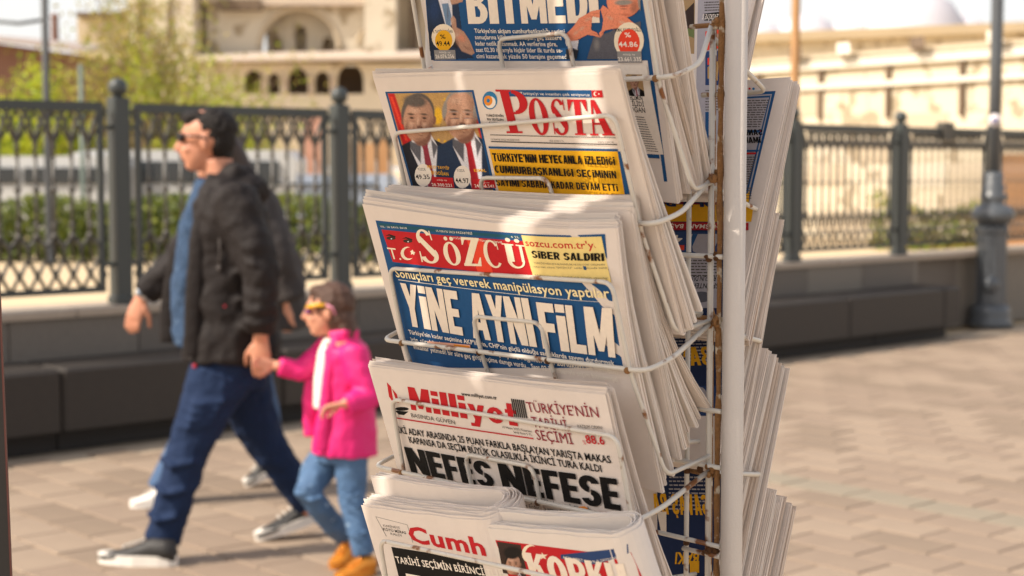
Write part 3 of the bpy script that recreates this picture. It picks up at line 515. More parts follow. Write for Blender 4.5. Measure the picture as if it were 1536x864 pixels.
  ('T','yellow',9,'RECEP TAYYİP',(0.0466,0.0985),(0.0824,0.0989),0.00328,1),
  ('T','yellow',10,'ERDOĞAN',(0.0506,0.105),(0.0781,0.1058),0.00386,1),
  ('T','yellow',11,'KEMAL',(0.1208,0.0999),(0.1393,0.0992),0.00337,1),
  ('P','red',12,[(0.0493,0.1081),(0.0836,0.1078),(0.0813,0.1188),(0.0454,0.1204)]),
  ('T','white',13,'aldığı oy',(0.0565,0.1118),(0.0727,0.1116),0.00174,0),
  ('T','white',14,'26.300.221',(0.0454,0.1184),(0.0782,0.118),0.0035,1),
  ('P','red',15,[(0.1143,0.1076),(0.1477,0.1067),(0.1468,0.116),(0.1131,0.1175)]),
  ('T','white',16,'aldığı oy',(0.1225,0.1116),(0.1391,0.1113),0.00169,0),
  ('T','white',17,'24.056.541',(0.1146,0.1166),(0.1442,0.1157),0.0034,1),
  ('P','blue2',18,[(0.1857,0.0243),(0.1835,0.0278),(0.18,0.0308),(0.1757,0.0328),(0.1713,0.0335),(0.1674,0.0328),(0.1646,0.0308),(0.1635,0.0278),(0.1641,0.0243),(0.1663,0.0208),(0.1699,0.0178),(0.1741,0.0158),(0.1785,0.0151),(0.1824,0.0159),(0.1851,0.0179),(0.1862,0.0208)]),
  ('P','white',19,[(0.1826,0.0261),(0.1811,0.0285),(0.1786,0.0304),(0.1755,0.0318),(0.1723,0.0322),(0.1694,0.0318),(0.1674,0.0305),(0.1664,0.0285),(0.1668,0.0261),(0.1683,0.0238),(0.1708,0.0219),(0.1739,0.0205),(0.1771,0.0201),(0.1799,0.0205),(0.182,0.0219),(0.1829,0.0238)]),
  ('P','orange',20,[(0.1788,0.0245),(0.1775,0.0265),(0.1755,0.0281),(0.173,0.0293),(0.1704,0.0297),(0.1681,0.0293),(0.1665,0.0282),(0.1658,0.0265),(0.1661,0.0245),(0.1674,0.0225),(0.1694,0.0208),(0.1719,0.0197),(0.1745,0.0193),(0.1768,0.0197),(0.1784,0.0209),(0.1791,0.0225)]),
  ('P','blue2',21,[(0.1749,0.0245),(0.1744,0.0253),(0.1736,0.0259),(0.1726,0.0264),(0.1717,0.0265),(0.1708,0.0264),(0.1702,0.0259),(0.17,0.0253),(0.1701,0.0245),(0.1706,0.0237),(0.1714,0.0231),(0.1723,0.0226),(0.1733,0.0225),(0.1741,0.0226),(0.1747,0.0231),(0.175,0.0237)]),
  ('T','black',22,"TÜRKİYE'NİN",(0.1631,0.0408),(0.188,0.041),0.00233,1),
  ('T','black',23,'EN SEVİLEN',(0.1632,0.0446),(0.1865,0.0449),0.00233,1),
  ('T','black',24,'GAZETESİ',(0.1644,0.0481),(0.1852,0.0484),0.00216,1),
  ('P','blue',25,[(0.1973,0.0138),(0.314,0.0151),(0.3121,0.0221),(0.1973,0.0203)]),
  ('T','white',26,"Türkiye'yi ve insanları çok seviyoruz",(0.2205,0.0186),(0.3105,0.0207),0.00277,0),
  ('P','red',27,[(0.3139,0.0153),(0.3271,0.0153),(0.3264,0.0221),(0.313,0.0219)]),
  ('P','white',28,[(0.3208,0.0185),(0.3204,0.0193),(0.3196,0.02),(0.3186,0.0204),(0.3176,0.0206),(0.3167,0.0204),(0.316,0.02),(0.3157,0.0193),(0.3158,0.0185),(0.3163,0.0177),(0.317,0.0171),(0.318,0.0166),(0.319,0.0165),(0.3199,0.0166),(0.3206,0.0171),(0.3209,0.0177)]),
  ('P','red',29,[(0.3213,0.0185),(0.3209,0.0192),(0.3203,0.0197),(0.3195,0.0201),(0.3186,0.0202),(0.3179,0.0201),(0.3174,0.0197),(0.3171,0.0192),(0.3172,0.0185),(0.3175,0.0179),(0.3182,0.0173),(0.319,0.0169),(0.3198,0.0168),(0.3205,0.017),(0.3211,0.0173),(0.3213,0.0179)]),
  ('P','white',30,[(0.323,0.0187),(0.3222,0.0194),(0.3213,0.0191),(0.3215,0.0183),(0.3226,0.0181)]),
  ('G','red',33,'sP',[(0.1871,0.0134),(0.2282,0.014),(0.2242,0.0569),(0.1861,0.0575)]),
  ('G','red',39,'sO',[(0.2265,0.0225),(0.2521,0.0229),(0.2476,0.0583),(0.2226,0.058)]),
  ('G','red',45,'sS',[(0.2565,0.0229),(0.2775,0.0233),(0.2728,0.0583),(0.2506,0.0581)]),
  ('G','red',51,'sT',[(0.2803,0.0235),(0.3046,0.0238),(0.2976,0.0578),(0.2744,0.0579)]),
  ('G','red',57,'sA',[(0.3026,0.024),(0.3232,0.0243),(0.3293,0.0578),(0.2985,0.058)]),
  ('P','black',61,[(0.1616,0.0592),(0.3294,0.0597),(0.3295,0.0602),(0.1617,0.0598)]),
  ('T','grey',62,'15 MAYIS 2023 PAZARTESİ',(0.1609,0.065),(0.2014,0.065),0.00181,0),
  ('T','grey',63,'HER GÜN 4 TL',(0.2427,0.0649),(0.2621,0.0649),0.00157,0),
  ('T','grey',64,'POSTA.COM.TR',(0.3059,0.065),(0.3254,0.065),0.00153,0),
  ('P','black',65,[(0.16,0.066),(0.3289,0.066),(0.3289,0.0668),(0.1599,0.0669)]),
  ('P','blue',66,[(0.154,0.0716),(0.3281,0.0707),(0.3278,0.0728),(0.1537,0.0737)]),
  ('P','yellow',67,[(0.154,0.0745),(0.3276,0.073),(0.3229,0.1146),(0.1496,0.1227)]),
  ('P','blue',68,[(0.3276,0.073),(0.333,0.0728),(0.3292,0.1143),(0.3229,0.1146)]),
  ('G','black',71,'bT',[(0.1564,0.0784),(0.1628,0.0784),(0.1613,0.0872),(0.1549,0.0872)]),
  ('G','black',77,'bÜ',[(0.1634,0.0784),(0.1698,0.0783),(0.1683,0.0871),(0.162,0.0871)]),
  ('G','black',83,'bR',[(0.1704,0.0783),(0.1768,0.0783),(0.1753,0.087),(0.169,0.0871)]),
  ('G','black',89,'bK',[(0.1774,0.0783),(0.1837,0.0783),(0.1823,0.087),(0.176,0.087)]),
  ('G','black',95,'bİ',[(0.1843,0.0783),(0.1869,0.0783),(0.1855,0.0869),(0.1829,0.087)]),
  ('G','black',101,'bY',[(0.1876,0.0783),(0.1938,0.0782),(0.1924,0.0869),(0.1862,0.0869)]),
  ('G','black',107,'bE',[(0.1944,0.0782),(0.2006,0.0782),(0.1992,0.0868),(0.193,0.0869)]),
  ('G','black',113,"b'",[(0.2012,0.0782),(0.2031,0.0782),(0.2017,0.0868),(0.1999,0.0868)]),
  ('G','black',119,'bN',[(0.2037,0.0782),(0.2098,0.0781),(0.2085,0.0867),(0.2023,0.0868)]),
  ('G','black',125,'bİ',[(0.2104,0.0781),(0.213,0.0781),(0.2117,0.0867),(0.2091,0.0867)]),
  ('G','black',131,'bN',[(0.2136,0.0781),(0.2197,0.0781),(0.2184,0.0866),(0.2123,0.0867)]),
  ('G','black',137,'bH',[(0.2236,0.0781),(0.2296,0.078),(0.2283,0.0866),(0.2223,0.0866)]),
  ('G','black',143,'bE',[(0.2302,0.078),(0.2362,0.078),(0.2349,0.0865),(0.2289,0.0866)]),
  ('G','black',149,'bY',[(0.2368,0.078),(0.2427,0.078),(0.2415,0.0864),(0.2355,0.0865)]),
  ('G','black',155,'bE',[(0.2433,0.078),(0.2492,0.078),(0.248,0.0864),(0.2421,0.0864)]),
  ('G','black',161,'bC',[(0.2498,0.078),(0.2556,0.0779),(0.2545,0.0863),(0.2486,0.0864)]),
  ('G','black',167,'bA',[(0.2562,0.0779),(0.2621,0.0779),(0.2609,0.0863),(0.2551,0.0863)]),
  ('G','black',173,'bN',[(0.2626,0.0779),(0.2684,0.0779),(0.2673,0.0862),(0.2615,0.0863)]),
  ('G','black',179,'bL',[(0.269,0.0779),(0.2747,0.0778),(0.2736,0.0862),(0.2679,0.0862)]),
  ('G','black',185,'bA',[(0.2753,0.0778),(0.281,0.0778),(0.2799,0.0861),(0.2742,0.0861)]),
  ('G','black',191,'bİ',[(0.2847,0.0778),(0.2871,0.0778),(0.286,0.086),(0.2836,0.0861)]),
  ('G','black',197,'bZ',[(0.2877,0.0778),(0.2933,0.0777),(0.2923,0.086),(0.2866,0.086)]),
  ('G','black',203,'bL',[(0.2939,0.0777),(0.2995,0.0777),(0.2984,0.0859),(0.2928,0.086)]),
  ('G','black',209,'bE',[(0.3,0.0777),(0.3056,0.0777),(0.3046,0.0859),(0.299,0.0859)]),
  ('G','black',215,'bD',[(0.3062,0.0777),(0.3117,0.0777),(0.3107,0.0858),(0.3051,0.0859)]),
  ('G','black',221,'bİ',[(0.3123,0.0777),(0.3146,0.0776),(0.3136,0.0858),(0.3113,0.0858)]),
  ('G','black',227,'bĞ',[(0.3151,0.0776),(0.3206,0.0776),(0.3196,0.0857),(0.3141,0.0858)]),
  ('G','black',233,'bİ',[(0.3212,0.0776),(0.3235,0.0776),(0.3225,0.0857),(0.3202,0.0857)]),
  ('G','black',239,'bC',[(0.1563,0.0906),(0.1633,0.0906),(0.162,0.0987),(0.1549,0.0987)]),
  ('G','black',245,'bU',[(0.164,0.0906),(0.171,0.0906),(0.1697,0.0986),(0.1627,0.0987)]),
  ('G','black',251,'bM',[(0.1717,0.0906),(0.1803,0.0906),(0.179,0.0986),(0.1704,0.0986)]),
  ('G','black',257,'bH',[(0.181,0.0906),(0.1879,0.0906),(0.1866,0.0986),(0.1797,0.0986)]),
  ('G','black',263,'bU',[(0.1886,0.0906),(0.1954,0.0906),(0.1941,0.0985),(0.1873,0.0986)]),
  ('G','black',269,'bR',[(0.1961,0.0906),(0.2028,0.0906),(0.2016,0.0985),(0.1948,0.0985)]),
  ('G','black',275,'bB',[(0.2035,0.0906),(0.2102,0.0906),(0.209,0.0985),(0.2023,0.0985)]),
  ('G','black',281,'bA',[(0.2109,0.0906),(0.2176,0.0906),(0.2164,0.0985),(0.2097,0.0985)]),
  ('G','black',287,'bŞ',[(0.2182,0.0906),(0.2249,0.0906),(0.2237,0.0984),(0.217,0.0985)]),
  ('G','black',293,'bK',[(0.2255,0.0906),(0.2321,0.0906),(0.2309,0.0984),(0.2244,0.0984)]),
  ('G','black',299,'bA',[(0.2328,0.0906),(0.2393,0.0906),(0.2382,0.0984),(0.2316,0.0984)]),
  ('G','black',305,'bN',[(0.2399,0.0906),(0.2464,0.0906),(0.2453,0.0984),(0.2388,0.0984)]),
  ('G','black',311,'bL',[(0.2471,0.0906),(0.2535,0.0906),(0.2524,0.0983),(0.246,0.0984)]),
  ('G','black',317,'bI',[(0.2541,0.0906),(0.2568,0.0906),(0.2558,0.0983),(0.2531,0.0983)]),
  ('G','black',323,'bĞ',[(0.2575,0.0906),(0.2638,0.0906),(0.2628,0.0983),(0.2564,0.0983)]),
  ('G','black',329,'bI',[(0.2645,0.0906),(0.2671,0.0906),(0.2661,0.0983),(0.2634,0.0983)]),
  ('G','black',335,'bS',[(0.2712,0.0906),(0.2775,0.0906),(0.2765,0.0983),(0.2702,0.0983)]),
  ('G','black',341,'bE',[(0.2782,0.0906),(0.2844,0.0906),(0.2834,0.0982),(0.2771,0.0983)]),
  ('G','black',347,'bÇ',[(0.285,0.0906),(0.2912,0.0906),(0.2902,0.0982),(0.284,0.0982)]),
  ('G','black',353,'bİ',[(0.2918,0.0906),(0.2944,0.0906),(0.2935,0.0982),(0.2909,0.0982)]),
  ('G','black',359,'bM',[(0.295,0.0906),(0.3027,0.0906),(0.3018,0.0982),(0.2941,0.0982)]),
  ('G','black',365,'bİ',[(0.3033,0.0906),(0.3059,0.0906),(0.3049,0.0982),(0.3024,0.0982)]),
  ('G','black',371,'bN',[(0.3065,0.0906),(0.3126,0.0906),(0.3116,0.0981),(0.3055,0.0982)]),
  ('G','black',377,'bİ',[(0.3132,0.0906),(0.3157,0.0906),(0.3148,0.0981),(0.3122,0.0981)]),
  ('G','black',383,'bN',[(0.3163,0.0906),(0.3223,0.0906),(0.3214,0.0981),(0.3154,0.0981)]),
  ('G','black',389,'bS',[(0.1546,0.1041),(0.1607,0.104),(0.1595,0.1118),(0.1533,0.1118)]),
  ('G','black',395,'bA',[(0.1614,0.104),(0.1675,0.104),(0.1662,0.1117),(0.1601,0.1118)]),
  ('G','black',401,'bY',[(0.1681,0.104),(0.1741,0.1039),(0.1729,0.1116),(0.1668,0.1117)]),
  ('G','black',407,'bI',[(0.1747,0.1039),(0.1773,0.1039),(0.176,0.1116),(0.1735,0.1116)]),
  ('G','black',413,'bM',[(0.1779,0.1039),(0.1854,0.1038),(0.1842,0.1115),(0.1767,0.1116)]),
  ('G','black',419,'bI',[(0.186,0.1038),(0.1885,0.1038),(0.1873,0.1114),(0.1848,0.1115)]),
  ('G','black',425,'bS',[(0.1924,0.1038),(0.1983,0.1037),(0.1971,0.1113),(0.1912,0.1114)]),
  ('G','black',431,'bA',[(0.1989,0.1037),(0.2048,0.1037),(0.2036,0.1112),(0.1977,0.1113)]),
  ('G','black',437,'bB',[(0.2054,0.1037),(0.2112,0.1036),(0.2101,0.1112),(0.2042,0.1112)]),
  ('G','black',443,'bA',[(0.2118,0.1036),(0.2177,0.1036),(0.2165,0.1111),(0.2107,0.1112)]),
  ('G','black',449,'bH',[(0.2182,0.1036),(0.224,0.1035),(0.2229,0.111),(0.2171,0.1111)]),
  ('G','black',455,'bA',[(0.2246,0.1035),(0.2303,0.1035),(0.2292,0.1109),(0.2235,0.111)]),
  ('G','black',461,'bK',[(0.2341,0.1034),(0.2397,0.1034),(0.2387,0.1108),(0.233,0.1109)]),
  ('G','black',467,'bA',[(0.2403,0.1034),(0.246,0.1033),(0.2449,0.1108),(0.2392,0.1108)]),
  ('G','black',473,'bD',[(0.2465,0.1033),(0.2522,0.1033),(0.2511,0.1107),(0.2455,0.1107)]),
  ('G','black',479,'bA',[(0.2527,0.1033),(0.2583,0.1032),(0.2573,0.1106),(0.2517,0.1107)]),
  ('G','black',485,'bR',[(0.2589,0.1032),(0.2644,0.1032),(0.2634,0.1105),(0.2579,0.1106)]),
  ('G','black',491,'bD',[(0.268,0.1031),(0.2736,0.1031),(0.2726,0.1104),(0.267,0.1105)]),
  ('G','black',497,'bE',[(0.2741,0.1031),(0.2796,0.103),(0.2786,0.1103),(0.2731,0.1104)]),
  ('G','black',503,'bV',[(0.2801,0.103),(0.2856,0.103),(0.2846,0.1103),(0.2792,0.1103)]),
  ('G','black',509,'bA',[(0.2861,0.103),(0.2915,0.1029),(0.2906,0.1102),(0.2852,0.1103)]),
  ('G','black',515,'bM',[(0.292,0.1029),(0.2988,0.1029),(0.2979,0.1101),(0.2911,0.1102)]),
  ('G','black',521,'bE',[(0.3022,0.1028),(0.3076,0.1028),(0.3067,0.11),(0.3013,0.1101)]),
  ('G','black',527,'bT',[(0.3081,0.1028),(0.3134,0.1028),(0.3125,0.1099),(0.3072,0.11)]),
  ('G','black',533,'bT',[(0.3139,0.1028),(0.3192,0.1027),(0.3183,0.1099),(0.313,0.1099)]),
  ('G','black',539,'bİ',[(0.3197,0.1027),(0.3219,0.1027),(0.321,0.1098),(0.3188,0.1099)]),
 ],
 'sozcu': [
  ('P','blue',1,[(0.0165,0.0161),(0.3391,0.005),(0.3359,0.1326),(0.0103,0.1866)]),
  ('P','teal',2,[(0.0198,0.0184),(0.2405,0.0108),(0.2402,0.0138),(0.0195,0.0226)]),
  ('T','white',3,'YIL: 16 SAYI: 5610',(0.0218,0.0234),(0.0685,0.0204),0.00212,0),
  ('T','white',4,'15 MAYIS 2023 PAZARTESİ',(0.1168,0.0184),(0.1722,0.0158),0.00229,0),
  ('T','white',5,'6 TL',(0.2275,0.0138),(0.2386,0.0134),0.00194,0),
  ('P','red',6,[(0.0227,0.0257),(0.2432,0.0158),(0.2449,0.0525),(0.0276,0.0614)]),
  ('P','red3',7,[(0.1608,0.0197),(0.1854,0.0186),(0.1883,0.0543),(0.1651,0.0556)]),
  ('P','dark',8,[(0.0265,0.0323),(0.0348,0.0294),(0.0454,0.0307),(0.0438,0.0323),(0.034,0.0313)]),
  ('P','dark2',9,[(0.0446,0.033),(0.0425,0.0344),(0.0379,0.0356),(0.0327,0.0361),(0.0287,0.0357),(0.0276,0.0346),(0.0297,0.0332),(0.0343,0.032),(0.0395,0.0315),(0.0434,0.0319)]),
  ('P','shirt',10,[(0.0379,0.0343),(0.0369,0.035),(0.0355,0.0352),(0.035,0.0346),(0.036,0.0339),(0.0374,0.0338)]),
  ('P','dark',11,[(0.0549,0.0324),(0.063,0.0296),(0.0734,0.0309),(0.0718,0.0324),(0.0622,0.0314)]),
  ('P','dark2',12,[(0.0725,0.0331),(0.0705,0.0345),(0.066,0.0357),(0.0609,0.0362),(0.0571,0.0358),(0.056,0.0347),(0.058,0.0333),(0.0625,0.0322),(0.0676,0.0317),(0.0714,0.032)]),
  ('P','shirt',13,[(0.0661,0.0344),(0.0651,0.0351),(0.0637,0.0352),(0.0632,0.0347),(0.0641,0.034),(0.0656,0.0339)]),
  ('T','cream',14,'T.',(0.0244,0.0581),(0.0442,0.0572),0.01341,0),
  ('P','cream',15,[(0.0693,0.0471),(0.0673,0.0502),(0.0638,0.053),(0.0594,0.0551),(0.0547,0.0562),(0.0504,0.0561),(0.0472,0.0548),(0.0457,0.0525),(0.0459,0.0496),(0.048,0.0465),(0.0516,0.0437),(0.056,0.0416),(0.0607,0.0405),(0.0649,0.0407),(0.068,0.042),(0.0696,0.0442)]),
  ('P','red',16,[(0.0716,0.0463),(0.0699,0.0489),(0.0669,0.0512),(0.0632,0.053),(0.0592,0.0539),(0.0555,0.0538),(0.0528,0.0528),(0.0514,0.0509),(0.0517,0.0484),(0.0534,0.0458),(0.0564,0.0435),(0.0602,0.0417),(0.0642,0.0408),(0.0678,0.041),(0.0705,0.042),(0.0718,0.0439)]),
  ('P','cream',17,[(0.0688,0.0428),(0.0691,0.0451),(0.0722,0.0452),(0.0689,0.0466),(0.0686,0.049),(0.0665,0.0477),(0.0632,0.0491),(0.0651,0.0467),(0.0634,0.0454),(0.0667,0.0452)]),
  ('T','white',18,'POĞACU SUSARSA TÜRKİYE SUSAR',(0.1408,0.0234),(0.2133,0.0209),0.00214,0),
  ('G','cream',21,'sS',[(0.0789,0.0189),(0.1085,0.0175),(0.1125,0.0533),(0.0766,0.0561)]),
  ('G','cream',27,'sÖ',[(0.1209,0.0226),(0.1458,0.0208),(0.1457,0.0512),(0.1182,0.0534)]),
  ('G','cream',33,'sZ',[(0.1517,0.0187),(0.1824,0.0173),(0.1752,0.0487),(0.1464,0.0514)]),
  ('G','cream',39,'sC',[(0.1827,0.0178),(0.2061,0.0163),(0.2072,0.0467),(0.18,0.049)]),
  ('G','cream',45,'sÜ',[(0.2124,0.0142),(0.2448,0.0141),(0.2438,0.0439),(0.2104,0.0466)]),
  ('P','lemon',49,[(0.2427,0.0097),(0.3357,0.007),(0.3396,0.0493),(0.2452,0.0537)]),
  ('T','red',50,"sozcu.com.tr'ye",(0.2457,0.0202),(0.333,0.0181),0.00723,1),
  ('G','black',53,'bS',[(0.2512,0.0243),(0.2586,0.0241),(0.2579,0.0316),(0.2504,0.0319)]),
  ('G','black',59,'bİ',[(0.2594,0.0241),(0.2625,0.024),(0.2617,0.0315),(0.2586,0.0316)]),
  ('G','black',65,'bB',[(0.2632,0.024),(0.2706,0.0238),(0.2699,0.0313),(0.2625,0.0315)]),
  ('G','black',71,'bE',[(0.2713,0.0238),(0.2786,0.0236),(0.2779,0.0311),(0.2706,0.0313)]),
  ('G','black',77,'bR',[(0.2794,0.0236),(0.2866,0.0234),(0.2859,0.0308),(0.2787,0.031)]),
  ('G','black',83,'bS',[(0.2913,0.0233),(0.2984,0.0231),(0.2978,0.0305),(0.2906,0.0307)]),
  ('G','black',89,'bA',[(0.2992,0.0231),(0.3063,0.0229),(0.3056,0.0302),(0.2985,0.0304)]),
  ('G','black',95,'bL',[(0.307,0.0229),(0.314,0.0227),(0.3134,0.03),(0.3063,0.0302)]),
  ('G','black',101,'bD',[(0.3147,0.0227),(0.3217,0.0225),(0.3211,0.0297),(0.3141,0.03)]),
  ('G','black',107,'bI',[(0.3224,0.0225),(0.3253,0.0224),(0.3247,0.0296),(0.3218,0.0297)]),
  ('G','black',113,'bR',[(0.326,0.0224),(0.3329,0.0222),(0.3324,0.0294),(0.3254,0.0296)]),
  ('G','black',119,'bI',[(0.3336,0.0222),(0.3365,0.0221),(0.336,0.0293),(0.3331,0.0294)]),
  ('T','grey',123,'TÜRKİYE NİN EN GÜVENİLİR VE EN ÇOK OKUNAN',(0.2515,0.0374),(0.3358,0.0335),0.0017,0),
  ('T','grey',124,'internet sitesi "SÖZCÜ" saldırı altında kaldı',(0.25,0.0413),(0.3378,0.0363),0.0017,0),
  ('T','grey',125,'hacker lar siteyi hedef aldı bütün yayınlar',(0.249,0.0498),(0.3374,0.0459),0.00171,0),
  ('T','grey',126,'bir süre durdu ve okura ulaşılamadı S. 6',(0.2495,0.0522),(0.3368,0.048),0.00171,0),
  ('T','cream2',127,'Sonuçları geç vererek manipülasyon yaptılar',(0.0281,0.0779),(0.3364,0.0642),0.01003,2),
  ('P','white',128,[(0.0305,0.0804),(0.3374,0.0682),(0.3375,0.0685),(0.0302,0.0811)]),
  ('G','white2',131,'bY',[(0.0319,0.084),(0.0594,0.0832),(0.0514,0.1336),(0.0241,0.1344)]),
  ('G','white2',137,'bİ',[(0.0611,0.0831),(0.073,0.0828),(0.065,0.1332),(0.0532,0.1335)]),
  ('G','white2',143,'bN',[(0.0747,0.0827),(0.1025,0.0818),(0.0944,0.1324),(0.0667,0.1332)]),
  ('G','white2',149,'bE',[(0.1042,0.0818),(0.1259,0.0811),(0.1176,0.1317),(0.096,0.1323)]),
  ('G','white2',155,'bA',[(0.142,0.0803),(0.1676,0.0788),(0.1597,0.1305),(0.1326,0.1318)]),
  ('G','white2',161,'bY',[(0.1692,0.0787),(0.1941,0.0773),(0.1878,0.1292),(0.1613,0.1305)]),
  ('G','white2',167,'bN',[(0.1956,0.0772),(0.22,0.0758),(0.2151,0.128),(0.1893,0.1292)]),
  ('G','white2',173,'bI',[(0.2214,0.0757),(0.2315,0.0751),(0.2272,0.1274),(0.2166,0.1279)]),
  ('G','white2',179,'bF',[(0.2415,0.0777),(0.2647,0.0767),(0.2583,0.1264),(0.2353,0.1275)]),
  ('G','white2',185,'bİ',[(0.2664,0.0766),(0.2783,0.0761),(0.2719,0.1257),(0.2601,0.1263)]),
  ('G','white2',191,'bL',[(0.28,0.076),(0.3018,0.0751),(0.2953,0.1246),(0.2736,0.1256)]),
  ('G','white2',197,'bM',[(0.3034,0.075),(0.3372,0.0735),(0.3307,0.1228),(0.2969,0.1245)]),
  ('T','white',201,"Türkiye'nin kader seçimine AKP'lilerin, CHP'nin güçlü olduğu sandıklarda sayımı durdurmak",(0.0246,0.1437),(0.3279,0.131),0.0052,2),
  ('T','white',202,'için sürekli olarak itiraz etmesi, ve dışı aylara rağmen belli zorlukları ve devletin',(0.0251,0.1523),(0.3297,0.1397),0.00559,2),
  ('T','white',203,'imkanlar yetmedi! bir süre geç girişi seçime damga vurdu... Saat 02.30 itibarıyla seçim bitmemişti',(0.026,0.1609),(0.3275,0.1477),0.0056,2),
  ('P','pink',204,[(0.0529,0.1475),(0.1247,0.1406),(0.1238,0.1478),(0.0571,0.1546)]),
  ('P','orange',205,[(0.0976,0.1441),(0.1226,0.1421),(0.1224,0.1473),(0.0969,0.1499)]),
 ],
 'mill': [
  ('P','red',1,[(0.0263,0.0165),(0.0319,0.0209),(0.0286,0.037),(0.0264,0.0377),(0.0228,0.0332)]),
  ('P','red',2,[(0.0327,0.0232),(0.0385,0.0287),(0.038,0.0385),(0.0343,0.0384)]),
  ('P','red',3,[(0.0422,0.0312),(0.0452,0.0372),(0.0411,0.0382)]),
  ('P','black',4,[(0.0527,0.0437),(0.0514,0.0447),(0.0484,0.0457),(0.0442,0.0466),(0.0394,0.0473),(0.0347,0.0477),(0.0309,0.0476),(0.0285,0.0472),(0.0279,0.0464),(0.0293,0.0454),(0.0323,0.0444),(0.0365,0.0434),(0.0413,0.0428),(0.046,0.0424),(0.0498,0.0425),(0.0521,0.0429)]),
  ('P','black',5,[(0.0256,0.0484),(0.0506,0.0469),(0.0407,0.0521),(0.0313,0.0524)]),
  ('G','red',8,'bM',[(0.0617,0.0177),(0.0962,0.0178),(0.0916,0.0439),(0.0568,0.0442)]),
  ('G','red',14,'bi',[(0.0995,0.0178),(0.1108,0.0179),(0.1063,0.0437),(0.0949,0.0439)]),
  ('G','red',20,'bl',[(0.114,0.0179),(0.1252,0.0179),(0.1208,0.0436),(0.1095,0.0437)]),
  ('G','red',26,'bl',[(0.1283,0.0179),(0.1393,0.0179),(0.1351,0.0435),(0.124,0.0436)]),
  ('G','red',32,'bi',[(0.1424,0.0179),(0.1533,0.018),(0.1492,0.0433),(0.1382,0.0434)]),
  ('G','red',38,'by',[(0.1564,0.018),(0.1817,0.018),(0.1778,0.043),(0.1523,0.0433)]),
  ('G','red',44,'be',[(0.1847,0.018),(0.2094,0.0181),(0.2057,0.0428),(0.1809,0.043)]),
  ('G','red',50,'bt',[(0.2123,0.0181),(0.2279,0.0181),(0.2244,0.0426),(0.2086,0.0427)]),
  ('T','grey',54,'BASINDA GÜVEN',(0.0544,0.0525),(0.1267,0.0521),0.0049,0),
  ('T','black',55,'www.milliyet.com.tr',(0.1502,0.018),(0.2038,0.0171),0.00399,1),
  ('P','black',56,[(0.2249,0.014),(0.2265,0.0138),(0.2246,0.0327),(0.223,0.0329)]),
  ('P','black',57,[(0.2277,0.014),(0.2293,0.0138),(0.2274,0.0326),(0.2258,0.0328)]),
  ('P','black',58,[(0.2305,0.0139),(0.2321,0.0137),(0.2302,0.0325),(0.2286,0.0327)]),
  ('P','black',59,[(0.2333,0.0138),(0.2349,0.0137),(0.233,0.0324),(0.2314,0.0326)]),
  ('P','black',60,[(0.2361,0.0138),(0.2377,0.0136),(0.2358,0.0324),(0.2342,0.0325)]),
  ('P','black',61,[(0.2388,0.0137),(0.2404,0.0135),(0.2386,0.0323),(0.237,0.0324)]),
  ('P','black',62,[(0.2416,0.0136),(0.2432,0.0135),(0.2414,0.0322),(0.2398,0.0323)]),
  ('P','red',63,[(0.0253,0.056),(0.2423,0.0525),(0.2422,0.0538),(0.025,0.0575)]),
  ('T','black',64,'15 Mayıs 2023 Pazartesi',(0.2008,0.0471),(0.2426,0.0467),0.00241,0),
  ('T','black',65,'Satış fiyatı 5 TL',(0.2154,0.0504),(0.2419,0.0503),0.00239,0),
  ('T','maroon',66,"TÜRKİYE'NİN",(0.2451,0.0251),(0.3377,0.0222),0.01064,0),
  ('T','maroon',67,'TARİHİ',(0.2466,0.0404),(0.2942,0.0396),0.01112,0),
  ('T','maroon',68,'SEÇİMİ',(0.2474,0.0536),(0.2967,0.0527),0.01117,0),
  ('T','grey',69,'KATILIM ORANI',(0.3078,0.0348),(0.3384,0.0335),0.00332,0),
  ('T','red',70,'%',(0.3095,0.0511),(0.3132,0.051),0.00459,0),
  ('T','red',71,'88.6',(0.3142,0.0496),(0.3375,0.0484),0.00873,1),
  ('T','black',72,'İKİ ADAY ARASINDA 25 PUAN FARKLA BAŞLAYAN YARIŞTA MAKAS',(0.0228,0.0741),(0.34,0.0663),0.00762,1),
  ('T','black',73,'KAPANSA DA SEÇİM BÜYÜK OLASILIKLA İKİNCİ TURA KALDI',(0.0381,0.0836),(0.3255,0.0769),0.00759,1),
  ('G','black',76,'bN',[(0.0247,0.0897),(0.0592,0.0893),(0.059,0.119),(0.0251,0.1197)]),
  ('G','black',82,'bE',[(0.0612,0.0893),(0.086,0.089),(0.0853,0.1185),(0.061,0.119)]),
  ('G','black',88,'bF',[(0.088,0.089),(0.1107,0.0887),(0.1096,0.118),(0.0873,0.1185)]),
  ('G','black',94,'bE',[(0.1127,0.0887),(0.1363,0.0884),(0.1348,0.1175),(0.1116,0.118)]),
  ('G','black',100,'bS',[(0.1382,0.0884),(0.1653,0.088),(0.1633,0.117),(0.1367,0.1175)]),
  ('G','black',106,'bN',[(0.1776,0.0873),(0.2124,0.0859),(0.2104,0.1169),(0.176,0.1179)]),
  ('G','black',112,'bE',[(0.2145,0.0858),(0.2394,0.0849),(0.2371,0.1162),(0.2124,0.1168)]),
  ('G','black',118,'bF',[(0.2414,0.0848),(0.2643,0.0839),(0.2617,0.1155),(0.2391,0.1161)]),
  ('G','black',124,'bE',[(0.2662,0.0838),(0.2899,0.0829),(0.2871,0.1148),(0.2636,0.1154)]),
  ('G','black',130,'bS',[(0.2918,0.0828),(0.3189,0.0818),(0.3158,0.1139),(0.289,0.1147)]),
  ('G','black',136,'bE',[(0.3207,0.0817),(0.3431,0.0809),(0.3398,0.1133),(0.3176,0.1139)]),
  ('T','red',140,"14.4'lük farkla",(0.1356,0.1269),(0.1849,0.1254),0.00555,1),
